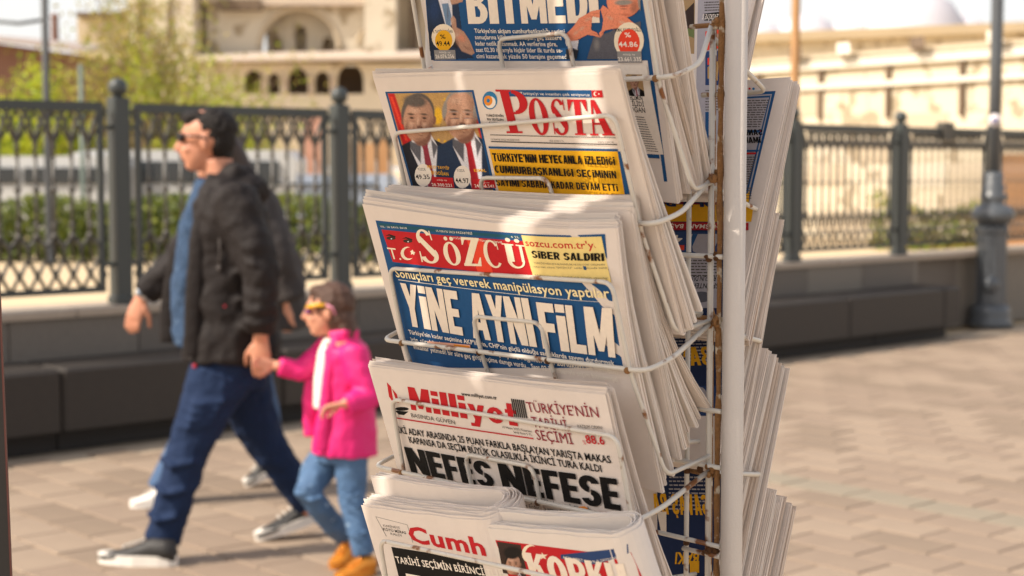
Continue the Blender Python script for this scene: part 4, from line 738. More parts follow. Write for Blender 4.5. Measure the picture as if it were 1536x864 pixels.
  ('T','black',141,'adaylar yüzde 50+1 oya ulaşamadı',(0.1882,0.1251),(0.2979,0.1212),0.00587,1),
  ('T','black',142,'Buna göre Kılıçdaroğlu ile Erdoğan arasındaki fark açıklandı',(0.133,0.1338),(0.3034,0.1263),0.00417,0),
  ('T','black',143,"da 28 Mayıs'taki ikinci tura kaldı",(0.1604,0.1407),(0.2594,0.1355),0.00414,0),
  ('P','red',144,[(0.3054,0.12),(0.3198,0.1194),(0.3233,0.1258),(0.3059,0.1272)]),
  ('P','orange',145,[(0.295,0.1195),(0.2937,0.1214),(0.2914,0.1232),(0.2883,0.1247),(0.2848,0.1256),(0.2817,0.1258),(0.2792,0.1252),(0.2778,0.124),(0.2778,0.1223),(0.279,0.1204),(0.2814,0.1185),(0.2846,0.1171),(0.288,0.1162),(0.2911,0.116),(0.2936,0.1166),(0.2949,0.1178)]),
  ('P','maroon2',146,[(0.303,0.1208),(0.3097,0.1193),(0.3227,0.1267),(0.317,0.13)]),
  ('P','navy',147,[(0.329,0.1452),(0.3441,0.1448),(0.3458,0.1536),(0.3291,0.1543)]),
  ('L','grey',148,(0.3271,0.1607),(0.3467,0.1606),(0.3274,0.1638),(0.3271,0.1614),4,3),
  ('P','red2',149,[(0.3436,0.1707),(0.3415,0.1748),(0.3381,0.1786),(0.3337,0.1816),(0.3292,0.1832),(0.3251,0.1833),(0.3221,0.1818),(0.3207,0.1789),(0.3211,0.1751),(0.3232,0.171),(0.3267,0.1672),(0.331,0.1643),(0.3356,0.1627),(0.3396,0.1626),(0.3425,0.1642),(0.3439,0.167)]),
  ('P','red2',150,[(0.3283,0.1281),(0.3339,0.1295),(0.3339,0.139),(0.3283,0.1376)]),
 ],
 'bit': [
  ('P','blue',1,[(0.0099,-0.0017),(0.3247,-0.0004),(0.3129,0.0632),(-0.0025,0.0723)]),
  ('P','blue',2,[(0.3109,-0.0006),(0.3163,-0.0005),(0.3138,0.1787),(0.3095,0.1791)]),
  ('F',3,[(0.0114,-0.0017),(0.0909,-0.0014),(0.0724,0.0696),(-0.0023,0.0716)],110,130,[('P','suit2',[(.0065,-.0048),(.0628,-.0045),(.0576,.0533),(.0699,.0676),(-.001,.0722),(.0011,.0309)],.0006,.0),('E','navy2',(.0195,.0168,.0142,-.0001,-.0053,.0186),.9,.0),('E','suit1',(.0025,.0512,.0145,-.0003,-.0073,.0255),.9,.0),('P','shirt',[(.0279,-.0047),(.0541,-.0046),(.0459,.0319),(.0341,.0367)],.0008,.0),('P','tie3',[(.034,.0113),(.0448,.0106),(.0462,.0243),(.0394,.0389),(.0347,.0321)],.0006,.0),('E','grey3',(.0409,.0213,.0023,-.0,-.003,.0108),.9,.0),('P','skin1',[(.0459,-.0061),(.0791,-.0059),(.0681,.0096),(.0495,.0121)],.001,.0),('P','suit1',[(.0447,.0366),(.0583,.0379),(.0458,.0582),(.0329,.0538)],.001,.0),('P','skin1',[(.0439,.0266),(.0494,.0235),(.0523,.0273),(.051,.0357),(.0613,.0394),(.0681,.0485),(.073,.0622),(.0678,.0644),(.0522,.0604),(.0459,.0512),(.0438,.0381)],.001,.0),('E','skinr',(.056,.0464,.0075,.0048,-.0066,.0044),.9,0),('E','skin3',(.0498,.0434,.0061,-.0001,-.0008,.0031),.95,.0),('E','skin3',(.0463,.0289,.0028,-.0,-.0013,.0046),.9,.0),('E','skin2',(.0585,.056,.0041,.0038,-.0007,.0004),.8,0),('E','skin2',(.0614,.0572,.0041,.0038,-.0007,.0004),.8,0),('E','skin2',(.0645,.0578,.0041,.0038,-.0007,.0004),.8,0),('E','skin2',(.0677,.0577,.0041,.0038,-.0007,.0004),.8,0),('E','skin2',(.0475,.0519,.0037,-.001,.0021,.0057),.9,0)]),
  ('P','cream',4,[(0.0461,0.0458),(0.0441,0.05),(0.0403,0.0539),(0.0352,0.057),(0.0292,0.0591),(0.0229,0.0599),(0.017,0.0594),(0.012,0.0575),(0.0085,0.0546),(0.0068,0.0507),(0.007,0.0464),(0.0092,0.0421),(0.0131,0.0383),(0.0183,0.0352),(0.0243,0.0331),(0.0306,0.0324),(0.0364,0.033),(0.0412,0.0349),(0.0447,0.0378),(0.0464,0.0416)]),
  ('T','black',5,'R. TAYYİP ERDOĞAN',(0.0111,0.0425),(0.0433,0.0415),0.00338,1),
  ('P','yellow',6,[(0.0404,0.0498),(0.0387,0.0532),(0.0359,0.0564),(0.032,0.059),(0.0276,0.0607),(0.023,0.0613),(0.0187,0.0609),(0.0151,0.0594),(0.0126,0.0569),(0.0115,0.0538),(0.0117,0.0503),(0.0134,0.0468),(0.0164,0.0436),(0.0203,0.041),(0.0247,0.0394),(0.0293,0.0388),(0.0335,0.0393),(0.037,0.0408),(0.0395,0.0432),(0.0406,0.0463)]),
  ('T','black',7,'%',(0.0215,0.0481),(0.0303,0.0479),0.0046,1),
  ('T','black',8,'49.44',(0.0128,0.0558),(0.0353,0.0553),0.00524,1),
  ('P','grey2',9,[(0.0071,0.0606),(0.042,0.0595),(0.0404,0.0695),(0.0054,0.0709)]),
  ('T','white',10,'Aldığı oy',(0.0147,0.0636),(0.0339,0.0631),0.00186,0),
  ('T','white',11,'26.076.256',(0.0076,0.0693),(0.0385,0.068),0.00404,1),
  ('G','white2',14,'bB',[(0.0761,-0.0101),(0.1076,-0.0101),(0.1026,0.0312),(0.0709,0.0317)]),
  ('G','white2',20,'bİ',[(0.1097,-0.0101),(0.1235,-0.0101),(0.1186,0.0309),(0.1047,0.0311)]),
  ('G','white2',26,'bT',[(0.1257,-0.0101),(0.1542,-0.01),(0.1495,0.0304),(0.1208,0.0308)]),
  ('G','white2',32,'bM',[(0.1563,-0.01),(0.1927,-0.01),(0.1882,0.0297),(0.1516,0.0303)]),
  ('G','white2',38,'bE',[(0.1947,-0.01),(0.2187,-0.01),(0.2144,0.0293),(0.1902,0.0297)]),
  ('G','white2',44,'bD',[(0.2207,-0.01),(0.2482,-0.01),(0.244,0.0288),(0.2163,0.0293)]),
  ('G','white2',50,'bİ',[(0.2501,-0.01),(0.2622,-0.01),(0.258,0.0286),(0.2459,0.0288)]),
  ('T','white',54,"Türkiye'nin akşam cumhurbaşkanlığı seçimi",(0.079,0.0407),(0.2103,0.0393),0.00462,2),
  ('T','white',55,'sonuçlarına kilitlendi. Sonuçlar, geç saatlere',(0.078,0.0472),(0.2043,0.0456),0.00464,2),
  ('T','white',56,'kadar netlik kazanmadı. AA verilerine göre,',(0.077,0.0538),(0.1968,0.0519),0.00465,2),
  ('T','white',57,'saat 02.30 itibarıyla hiçbir lider ilk turda se-',(0.0759,0.0604),(0.2025,0.058),0.00467,2),
  ('T','white',58,'cimi kazanacak yüzde 50 barajını geçemedi.',(0.0749,0.067),(0.2109,0.064),0.00468,2),
  ('F',59,[(0.2168,-0.0023),(0.3142,-0.0018),(0.3036,0.0618),(0.2062,0.0644)],150,130,[('P','grey3',[(.2332,.064),(.2465,.0424),(.2677,.0372),(.2819,.0322),(.3098,.0264),(.3168,.0617)],.0006,.0),('E','suit3',(.2965,.0526,.022,-.0005,-.0019,.0097),.9,.0),('E','grey2',(.2499,.0494,.0058,-.0001,-.0018,.0085),.95,.0),('P','suit3',[(.2053,.0546),(.2254,.0542),(.2203,.0643),(.2061,.0647)],.0006,.0),('E','skinr',(.2921,.0089,.0216,-.0,-.003,.0152),.12,.3),('E','skin3',(.286,.0069,.0092,.0,-.0008,.0041),.9,.0),('E','hair2',(.2919,.0097,.0133,-.0005,-.0004,.003),.5,0),('E','lip',(.2916,.013,.007,-.0,-.0002,.0009),.6,.0),('E','skin2',(.2908,.0154,.0063,-.0,-.0002,.0011),.9,.0),('E','skin2',(.3039,.0143,.0066,-.0,-.0016,.0081),.9,.0),('E','skinr2',(.2915,.0211,.0129,-.0001,-.0004,.0022),.9,.0),('E','hair2',(.3147,.0049,.0054,.0,-.0028,.0148),.3,.0),('P','shirt',[(.2073,.0438),(.2148,.039),(.2276,.0456),(.2233,.0549),(.209,.0514)],.0008,.0),('P','skinr',[(.2117,.0394),(.2245,.0307),(.2318,.0243),(.2498,.0173),(.2616,.0158),(.2593,.0241),(.25,.0228),(.246,.0354),(.2524,.0374),(.2556,.0423),(.2401,.0404),(.2253,.0456),(.2161,.0465)],.0007,.0),('P','skinr',[(.2616,.0158),(.2653,.0117),(.2704,.0144),(.2743,.0185),(.2914,.0218),(.3019,.0292),(.2983,.034),(.2798,.0336),(.2642,.0359),(.2562,.0423),(.2545,.0384),(.259,.0352),(.2629,.0255)],.0007,.0),('E','skin3',(.2336,.0342,.0061,-.0028,.0014,.0018),.95,0),('E','skin3',(.2432,.0256,.0063,-.0023,.0011,.002),.95,0),('E','skin3',(.2723,.024,.0052,.0022,-.0019,.002),.95,0),('E','skin3',(.2865,.028,.0058,.0013,-.0013,.0021),.95,0),('E','skin3',(.2248,.0385,.0058,-.0032,.0017,.0017),.95,0),('E','skinr2',(.2378,.0285,.0053,.0022,-.0004,.0004),.8,0),('E','skinr2',(.2673,.0206,-.004,.0034,-.0005,-.0003),.8,0),('E','skinr2',(.243,.0256,.0059,.0016,-.0003,.0005),.8,0),('E','skinr2',(.2716,.0236,-.0031,.0038,-.0006,-.0002),.8,0),('E','skinr2',(.2483,.0228,.0062,.0009,-.0002,.0005),.8,0),('E','skinr2',(.2759,.0266,-.0021,.004,-.0006,-.0001),.8,0),('E','skinr2',(.2535,.02,.0065,.0002,-.0001,.0005),.8,0),('E','skinr2',(.2802,.0296,-.001,.0041,-.0007,-.0),.8,0),('E','skinr2',(.2501,.0393,.006,.0013,-.0005,.0008),.9,0),('E','skinr2',(.2612,.0373,.0052,-.0024,.0006,.0008),.9,0),('E','skinr2',(.2275,.0445,.0099,-.0023,.0002,.0011),.9,0)]),
  ('P','cream',60,[(0.3101,0.0445),(0.3082,0.0498),(0.3046,0.0546),(0.2998,0.0585),(0.2942,0.0611),(0.2882,0.0621),(0.2826,0.0614),(0.2778,0.0591),(0.2744,0.0553),(0.2726,0.0505),(0.2728,0.0452),(0.2748,0.0398),(0.2784,0.035),(0.2833,0.0311),(0.289,0.0286),(0.2949,0.0277),(0.3004,0.0285),(0.3051,0.0309),(0.3084,0.0346),(0.3101,0.0393)]),
  ('T','black',61,'KEMAL KILIÇDAROĞLU',(0.2762,0.0367),(0.308,0.0363),0.00331,1),
  ('P','red3',62,[(0.3047,0.0467),(0.3032,0.0507),(0.3006,0.0543),(0.2971,0.0573),(0.293,0.0592),(0.2887,0.06),(0.2846,0.0595),(0.2811,0.0577),(0.2786,0.0548),(0.2774,0.0512),(0.2775,0.0472),(0.279,0.0431),(0.2817,0.0395),(0.2852,0.0365),(0.2894,0.0347),(0.2937,0.034),(0.2977,0.0345),(0.3011,0.0363),(0.3035,0.0391),(0.3048,0.0427)]),
  ('T','white',63,'%',(0.2874,0.0418),(0.295,0.0416),0.00454,1),
  ('T','white',64,'44.86',(0.2779,0.051),(0.3017,0.0505),0.00499,1),
  ('P','grey2',65,[(0.2748,0.0553),(0.3048,0.0546),(0.3039,0.0654),(0.2737,0.0663)]),
  ('T','white',66,'Aldığı oy',(0.2815,0.0589),(0.2968,0.0585),0.00167,0),
  ('T','white',67,'23.661.335',(0.2744,0.0646),(0.3036,0.0638),0.00398,1),
  ('P','paper2',68,[(0.2736,0.0684),(0.3091,0.0674),(0.3144,0.1522),(0.2842,0.1543)]),
  ('P','blue',69,[(0.283,0.1533),(0.3087,0.1526),(0.3088,0.1565),(0.2837,0.157)]),
  ('F',70,[(0.2811,0.0767),(0.3018,0.0764),(0.3013,0.0972),(0.2797,0.0973)],34,44,[('P','ochre2',[(.2762,.0769),(.3103,.0757),(.3055,.1012),(.2711,.1028)],.0006,.0),('P','black',[(.2871,.0901),(.2819,.0924),(.2793,.1037),(.3045,.1025),(.3028,.093),(.2986,.0908),(.2948,.0892)],.0006,.0),('P','shirt',[(.2881,.0889),(.2942,.088),(.2958,.0912),(.2938,.103),(.291,.1031),(.2869,.0922)],.0006,.0),('P','grey3',[(.2904,.0912),(.2871,.0901),(.2869,.0922),(.2895,.096)],.001,.0),('P','grey3',[(.294,.0892),(.2958,.0912),(.2939,.0946)],.001,.0),('P','tie1',[(.291,.0921),(.2926,.0917),(.2935,.103),(.2907,.1031)],.0006,.0),('P','tie1',[(.2905,.0907),(.2928,.0905),(.2924,.0924),(.291,.0925)],.0006,.0),('E','skin2',(.2912,.0885,.0031,.0002,-.001,.003),.2,.0),('E','brow',(.2909,.0827,.0053,.0003,-.002,.0056),.1,.25),('E','skin2',(.2959,.0841,.0007,.0,-.0005,.0013),.4,.0),('E','skin2',(.2857,.0847,.0005,.0,-.0004,.0012),.4,.0),('E','skin1',(.2908,.0842,.0048,.0003,-.0021,.006),.12,.35),('E','brow',(.2906,.0793,.0045,.0003,-.0007,.002),.5,.2),('E','skin3',(.29,.0818,.0025,.0001,-.0004,.0011),.9,.0),('E','skin3',(.2883,.0856,.0011,.0001,-.0004,.0011),.95,.0),('E','skin3',(.2926,.0856,.001,.0,-.0003,.0009),.95,.0),('E','skin2',(.2947,.0859,.0015,.0001,-.0013,.0036),.9,.0),('E','skin2',(.2866,.0866,.0008,.0,-.0011,.003),.9,.0),('E','skin2',(.2909,.0897,.003,.0002,-.0003,.0008),.8,.0),('E','skin2',(.2887,.0837,.0015,.0001,-.0003,.0008),.8,.0),('E','brow',(.2886,.0828,.0016,.0001,-.0001,.0004),.74,.0),('E','dark2',(.2888,.0838,.0009,.0001,-.0001,.0004),.7,.0),('E','skin2',(.289,.0847,.0013,.0001,-.0001,.0003),.9,.0),('E','skin2',(.2889,.0866,.0004,.0,-.0004,.0012),.95,.0),('E','skin2',(.2928,.0836,.0015,.0001,-.0003,.0008),.8,.0),('E','brow',(.2929,.0827,.0016,.0001,-.0001,.0004),.74,.0),('E','dark2',(.2928,.0837,.0009,.0,-.0001,.0004),.7,.0),('E','skin2',(.2927,.0845,.0013,.0001,-.0001,.0003),.9,.0),('E','skin2',(.2928,.0864,.0003,.0,-.0004,.0012),.95,.0),('E','skin3',(.2906,.0845,.0005,.0,-.0006,.0017),.8,.0),('E','skin2',(.2913,.0852,.0005,.0,-.0005,.0014),.9,.0),('E','skin2',(.2908,.0862,.0012,.0001,-.0002,.0005),.7,.0),('E','dark2',(.2903,.0863,.0003,.0,-.0001,.0002),.6,.0),('E','dark2',(.2915,.0862,.0002,.0,-.0001,.0002),.6,.0),('E','lip',(.2909,.0875,.0016,.0001,-.0002,.0005),.6,.0),('E','dark2',(.2909,.0874,.0014,.0001,-.0001,.0002),.5,.0),('E','skin3',(.2909,.0879,.0011,.0,-.0001,.0003),.9,.0),('E','skin2',(.2909,.0884,.001,.0,-.0001,.0002),.9,.0),('E','skin2',(.2908,.0813,.0021,.0001,-.0,.0001),.8,.0),('E','skin2',(.2907,.0808,.0021,.0001,-.0,.0001),.8,.0),('E','skin2',(.2907,.0801,.0021,.0001,-.0,.0001),.8,.0)]),
  ('T','black',71,'SEÇİMİN',(0.2801,0.1009),(0.298,0.1009),0.00425,2),
  ('T','black',72,'KİLİDİ',(0.2801,0.107),(0.2989,0.1069),0.00468,2),
  ('T','black',73,'OĞAN',(0.2807,0.113),(0.2992,0.1129),0.00512,2),
  ('P','black',74,[(0.2836,0.1156),(0.283,0.1164),(0.2819,0.1168),(0.281,0.1165),(0.2807,0.1158),(0.2813,0.115),(0.2824,0.1146),(0.2833,0.1149)]),
  ('L','grey',75,(0.2833,0.1169),(0.297,0.1171),(0.2841,0.1192),(0.2834,0.1178),15,5),
 ],
 'cumh': [
  ('P','grey',1,[(0.019,0.0099),(0.0708,0.0125),(0.0709,0.0129),(0.0191,0.0103)]),
  ('P','grey',2,[(0.019,0.0099),(0.0197,0.0098),(0.0288,0.0303),(0.0279,0.0306)]),
  ('P','grey',3,[(0.0707,0.0128),(0.0714,0.0127),(0.0723,0.0318),(0.0716,0.0318)]),
  ('T','grey',4,'KABİNEYE',(0.0284,0.0197),(0.0568,0.019),0.00256,0),
  ('T','black',5,'KÖTÜ MİRAS',(0.0264,0.0241),(0.0649,0.0235),0.00299,1),
  ('T','grey',6,'KALDI',(0.0372,0.0277),(0.0558,0.0273),0.00277,0),
  ('T','red',7,'Cumh',(0.0688,0.0307),(0.1862,0.0299),0.01763,2),
  ('P','black',8,[(0.0316,0.0415),(0.2027,0.0364),(0.2011,0.0701),(0.0276,0.0979)]),
  ('T','white',9,'TARİHİ SEÇİMİN BİRİNCİ TURU',(0.0331,0.0588),(0.2091,0.0499),0.00752,1),
  ('P','white',10,[(0.0433,0.0689),(0.0679,0.0682),(0.057,0.0932),(0.0424,0.0956)]),
 ],
 'kork': [
  ('P','red',1,[(0.0155,0.0119),(0.1898,0.0123),(0.1939,0.0496),(0.0179,0.0703)]),
  ('P','dark2',2,[(0.0175,0.0133),(0.0513,0.0137),(0.0478,0.038),(0.0171,0.0349)]),
  ('F',3,[(0.0175,0.0133),(0.0513,0.0137),(0.0437,0.0466),(0.0105,0.046)],50,60,[('P','dark2',[(.0142,.0103),(.0658,.006),(.0447,.0506),(-.0085,.0564)],.0006,.0),('P','suit1',[(.019,.0472),(.0066,.0523),(-.0052,.0739),(.0498,.0674),(.051,.0502),(.0434,.0468),(.036,.0443)],.0006,.0),('P','shirt',[(.0218,.0447),(.0354,.0422),(.0372,.0479),(.0267,.0702),(.0205,.0709),(.0174,.0511)],.0006,.0),('P','grey3',[(.0257,.0486),(.019,.0472),(.0174,.0511),(.0211,.0578)],.001,.0),('P','grey3',[(.0343,.0445),(.0372,.0479),(.0312,.0545)],.001,.0),('P','tie1',[(.0264,.0502),(.0301,.0492),(.0261,.0702),(.0199,.0709)],.0006,.0),('P','tie1',[(.0261,.0477),(.0311,.047),(.0292,.0506),(.0262,.051)],.0006,.0),('E','skin2',(.0286,.0435,.0065,-.0001,-.0037,.0057),.2,.0),('E','dark',(.0311,.0328,.0112,-.0002,-.0068,.0106),.1,.25),('E','skin2',(.0411,.0347,.0015,-.0,-.0016,.0025),.4,.0),('E','skin2',(.0188,.0372,.0011,-.0,-.0015,.0023),.4,.0),('E','skin1',(.0301,.0356,.0101,-.0001,-.0073,.0114),.12,.35),('E','dark',(.0323,.0265,.0094,-.0001,-.0025,.0038),.5,.2),('E','skin3',(.0296,.0312,.0053,-.0001,-.0013,.002),.9,.0),('E','skin3',(.0239,.0386,.0023,-.0,-.0013,.0021),.95,.0),('E','skin3',(.0333,.038,.0021,-.0,-.0012,.0018),.95,.0),('E','skin2',(.0375,.0383,.0031,-.0001,-.0043,.0068),.9,.0),('E','skin2',(.0199,.0406,.0017,-.0,-.0037,.0057),.9,.0),('E','skin2',(.0275,.0457,.0064,-.0001,-.001,.0016),.8,.0),('E','skin2',(.0259,.035,.0032,-.0001,-.001,.0015),.8,.0),('E','brow',(.0261,.0334,.0034,-.0001,-.0005,.0007),.74,.0),('E','dark2',(.0259,.0353,.0018,-.0,-.0004,.0007),.7,.0),('E','skin2',(.0259,.0368,.0027,-.0,-.0004,.0006),.9,.0),('E','skin2',(.0248,.0403,.0007,-.0,-.0015,.0023),.95,.0),('E','skin2',(.0348,.0342,.0032,-.0001,-.0009,.0015),.8,.0),('E','brow',(.0355,.0325,.0033,-.0001,-.0005,.0007),.74,.0),('E','dark2',(.0348,.0344,.0018,-.0,-.0004,.0007),.7,.0),('E','skin2',(.0339,.036,.0027,-.0001,-.0004,.0006),.9,.0),('E','skin2',(.0332,.0395,.0007,-.0,-.0015,.0023),.95,.0),('E','skin3',(.0295,.0362,.001,-.0,-.002,.0032),.8,.0),('E','skin2',(.0308,.0374,.001,-.0,-.0017,.0027),.9,.0),('E','skin2',(.0292,.0392,.0025,-.0001,-.0006,.0009),.7,.0),('E','dark2',(.028,.0396,.0005,-.0,-.0002,.0003),.6,.0),('E','dark2',(.0305,.0393,.0005,-.0,-.0002,.0003),.6,.0),('E','lip',(.0286,.0416,.0034,-.0001,-.0006,.001),.6,.0),('E','dark2',(.0286,.0415,.003,-.0001,-.0003,.0004),.5,.0),('E','skin3',(.0283,.0425,.0023,-.0001,-.0004,.0006),.9,.0),('E','skin2',(.0281,.0434,.0021,-.0,-.0003,.0005),.9,.0),('E','skin2',(.0315,.0303,.0044,-.0001,-.0001,.0002),.8,.0),('E','skin2',(.0318,.0292,.0044,-.0,-.0001,.0002),.8,.0),('E','skin2',(.0321,.0281,.0044,-.0,-.0001,.0002),.8,.0),('E','dark',(.0353,.0228,.0158,-.0014,-.0035,.0073),.4,.0)]),
  ('P','cream',4,[(0.0726,0.0204),(0.07,0.0241),(0.066,0.0274),(0.0612,0.0299),(0.0563,0.0311),(0.052,0.0308),(0.0491,0.0291),(0.0479,0.0262),(0.0488,0.0226),(0.0514,0.0189),(0.0555,0.0156),(0.0603,0.0132),(0.0652,0.012),(0.0694,0.0124),(0.0722,0.0141),(0.0734,0.0169)]),
  ('P','red',5,[(0.0746,0.0208),(0.0723,0.0241),(0.0688,0.0271),(0.0644,0.0292),(0.06,0.0303),(0.0562,0.03),(0.0536,0.0285),(0.0526,0.026),(0.0533,0.0228),(0.0556,0.0195),(0.0593,0.0165),(0.0636,0.0144),(0.068,0.0134),(0.0717,0.0137),(0.0743,0.0152),(0.0753,0.0177)]),
  ('P','cream',6,[(0.0782,0.0185),(0.0797,0.0208),(0.0858,0.0202),(0.0805,0.0227),(0.0816,0.025),(0.0776,0.0242),(0.0735,0.0258),(0.076,0.0227),(0.0733,0.0214),(0.0774,0.021)]),
  ('P','navy2',7,[(0.1038,0.0185),(0.1895,0.0045),(0.1878,0.0125),(0.1444,0.024),(0.1025,0.0226)]),
  ('T','white',8,'AÇIK MERT',(0.1056,0.0219),(0.1319,0.0227),0.00262,0),
  ('T','white',9,'YIL:5 SAYI:2002',(0.1409,0.0232),(0.18,0.0152),0.00221,0),
  ('G','white2',12,'bK',[(0.0525,0.0209),(0.0777,0.0208),(0.076,0.0502),(0.0508,0.05)]),
  ('G','white2',18,'bO',[(0.0799,0.0208),(0.1056,0.0207),(0.1041,0.0505),(0.0782,0.0503)]),
  ('G','white2',24,'bR',[(0.1078,0.0207),(0.1315,0.0206),(0.13,0.0508),(0.1062,0.0506)]),
  ('G','white2',30,'bK',[(0.1336,0.0205),(0.1566,0.0205),(0.1551,0.0511),(0.1321,0.0508)]),
  ('G','white2',36,'bU',[(0.1586,0.0204),(0.181,0.0204),(0.1796,0.0513),(0.1572,0.0511)]),
 ],
 'backA': [
  ('P','grey4',1,[(0.2655,0.0279),(0.3014,0.0315),(0.363,0.2564),(0.3289,0.2565)]),
  ('P','black',2,[(0.2876,0.0752),(0.3106,0.075),(0.313,0.085),(0.2901,0.0833)]),
  ('T','white',3,'CEVİRİYE S',(0.3114,0.0775),(0.2864,0.0761),0.00576,1),
  ('L','grey',4,(0.3071,0.0631),(0.2836,0.0619),(0.308,0.0661),(0.3079,0.0646),4,4),
  ('P','ochre2',5,[(0.234,0.0403),(0.2654,0.0431),(0.2872,0.1198),(0.2583,0.1182)]),
  ('P','green2',6,[(0.2552,0.0878),(0.2764,0.0843),(0.2818,0.1021),(0.2641,0.096)]),
  ('P','dark2',7,[(0.257,0.0728),(0.2693,0.0612),(0.2779,0.0894),(0.2658,0.0911)]),
  ('P','red3',8,[(0.2954,0.0956),(0.318,0.0947),(0.3227,0.1158),(0.3018,0.117)]),
  ('P','skin1',9,[(0.3024,0.0985),(0.3149,0.0994),(0.3178,0.1094),(0.3093,0.1113)]),
  ('P','navy2',10,[(0.3022,0.1182),(0.3235,0.1183),(0.3333,0.1563),(0.3134,0.1555)]),
  ('P','ochre',11,[(0.3105,0.1358),(0.3237,0.1292),(0.3288,0.1513),(0.3143,0.1482)]),
  ('P','red3',12,[(0.3075,0.1259),(0.3146,0.1238),(0.3175,0.1338),(0.3098,0.1333)]),
  ('L','grey',13,(0.3347,0.1611),(0.315,0.1609),(0.3356,0.1641),(0.3354,0.1624),8,9),
  ('P','blue',14,[(0.3222,0.1848),(0.3372,0.1847),(0.3338,0.2233)]),
 ],
 'backB': [
  ('P','blue',1,[(0.2669,0.013),(0.3346,0.0126),(0.3338,0.1333),(0.3025,0.1338)]),
  ('P','grey4',2,[(0.2678,0.0161),(0.3308,0.0159),(0.3312,0.1273),(0.3007,0.1277)]),
  ('P','blue',3,[(0.2684,0.0181),(0.3294,0.0173),(0.3292,0.1273),(0.3007,0.1277)]),
  ('P','grey4',4,[(0.2689,0.0199),(0.328,0.0195),(0.3263,0.1226),(0.2993,0.1229)]),
  ('L','grey',5,(0.3286,0.022),(0.2817,0.0213),(0.3282,0.0246),(0.3293,0.0232),12,1),
  ('P','blue',6,[(0.2915,0.0546),(0.3282,0.0549),(0.3285,0.0578),(0.2923,0.0576)]),
  ('P','red',7,[(0.3286,0.0563),(0.3283,0.0572),(0.3271,0.0571),(0.3263,0.0563),(0.3266,0.0554),(0.3278,0.0555)]),
  ('G','black',10,'bS',[(0.3286,0.0541),(0.3228,0.0541),(0.3258,0.0605),(0.3316,0.0605)]),
  ('G','black',16,'bA',[(0.3222,0.0541),(0.3163,0.0542),(0.3194,0.0606),(0.3252,0.0605)]),
  ('G','black',22,'bN',[(0.3157,0.0542),(0.3099,0.0542),(0.313,0.0606),(0.3188,0.0606)]),
  ('G','black',28,'bD',[(0.3093,0.0542),(0.3034,0.0542),(0.3065,0.0606),(0.3124,0.0606)]),
  ('G','black',34,'bI',[(0.3028,0.0542),(0.3003,0.0542),(0.3034,0.0606),(0.3059,0.0606)]),
  ('G','black',40,'bK',[(0.2997,0.0542),(0.2937,0.0542),(0.2969,0.0607),(0.3028,0.0606)]),
  ('G','black',46,'bİ',[(0.3286,0.0626),(0.3263,0.0626),(0.3294,0.069),(0.3317,0.069)]),
  ('G','black',52,'bM',[(0.3258,0.0626),(0.3189,0.0626),(0.3219,0.069),(0.3288,0.069)]),
  ('G','black',58,'bA',[(0.3183,0.0626),(0.3127,0.0626),(0.3158,0.069),(0.3214,0.069)]),
  ('G','black',64,'bM',[(0.3122,0.0626),(0.3052,0.0626),(0.3083,0.0691),(0.3153,0.069)]),
  ('G','black',70,'bO',[(0.3046,0.0626),(0.299,0.0626),(0.3021,0.0691),(0.3078,0.0691)]),
  ('G','black',76,'bĞ',[(0.2984,0.0626),(0.2928,0.0626),(0.2959,0.0691),(0.3016,0.0691)]),
  ('G','black',82,'bL',[(0.2922,0.0626),(0.2865,0.0626),(0.2897,0.0691),(0.2954,0.0691)]),
  ('G','black',88,'bU',[(0.286,0.0626),(0.2802,0.0626),(0.2834,0.0691),(0.2891,0.0691)]),
  ('T','black',92,'kazandı hesap',(0.3281,0.0772),(0.3012,0.0774),0.00212,0),
  ('P','blue',93,[(0.298,0.0769),(0.3315,0.0767),(0.3315,0.0787),(0.2986,0.0789)]),
  ('P','red',94,[(0.3019,0.0799),(0.3288,0.0796),(0.3287,0.0815),(0.3025,0.0819)]),
  ('L','grey',95,(0.33,0.084),(0.3002,0.0845),(0.3298,0.0866),(0.3307,0.0852),12,2),
  ('P','red',96,[(0.3011,0.0091),(0.3009,0.01),(0.2999,0.0103),(0.2987,0.0099),(0.298,0.009),(0.2982,0.0081),(0.2992,0.0078),(0.3004,0.0082)]),
  ('P','blue2',97,[(0.3069,0.0096),(0.3067,0.0106),(0.3055,0.011),(0.3041,0.0105),(0.3033,0.0094),(0.3035,0.0084),(0.3047,0.008),(0.3061,0.0085)]),
  ('P','navy',1,[(0.1688,0.0983),(0.3169,0.0983),(0.3556,0.2538),(0.222,0.2636)]),
  ('P','maroon2',2,[(0.1706,0.1041),(0.3185,0.1036),(0.3277,0.1354),(0.1816,0.138)]),
  ('P','pink',3,[(0.2156,0.1179),(0.2358,0.1135),(0.2502,0.1258),(0.2311,0.133)]),
  ('P','maroon',4,[(0.2325,0.126),(0.2324,0.1292),(0.2302,0.1319),(0.2261,0.1338),(0.2208,0.1345),(0.2151,0.134),(0.2099,0.1323),(0.2059,0.1296),(0.2037,0.1264),(0.2038,0.1232),(0.2061,0.1204),(0.2103,0.1186),(0.2156,0.1179),(0.2213,0.1185),(0.2265,0.1202),(0.2305,0.1229)]),
  ('P','yellow',5,[(0.1739,0.1376),(0.3408,0.1357),(0.3427,0.1535),(0.1803,0.1572)]),
  ('G','navy',8,'bA',[(0.3295,0.1269),(0.316,0.127),(0.3217,0.1386),(0.3351,0.1384)]),
  ('G','navy',14,'bV',[(0.3147,0.127),(0.301,0.1271),(0.3068,0.1388),(0.3204,0.1386)]),
  ('G','navy',20,'bR',[(0.2997,0.1271),(0.2858,0.1272),(0.2917,0.1389),(0.3055,0.1388)]),
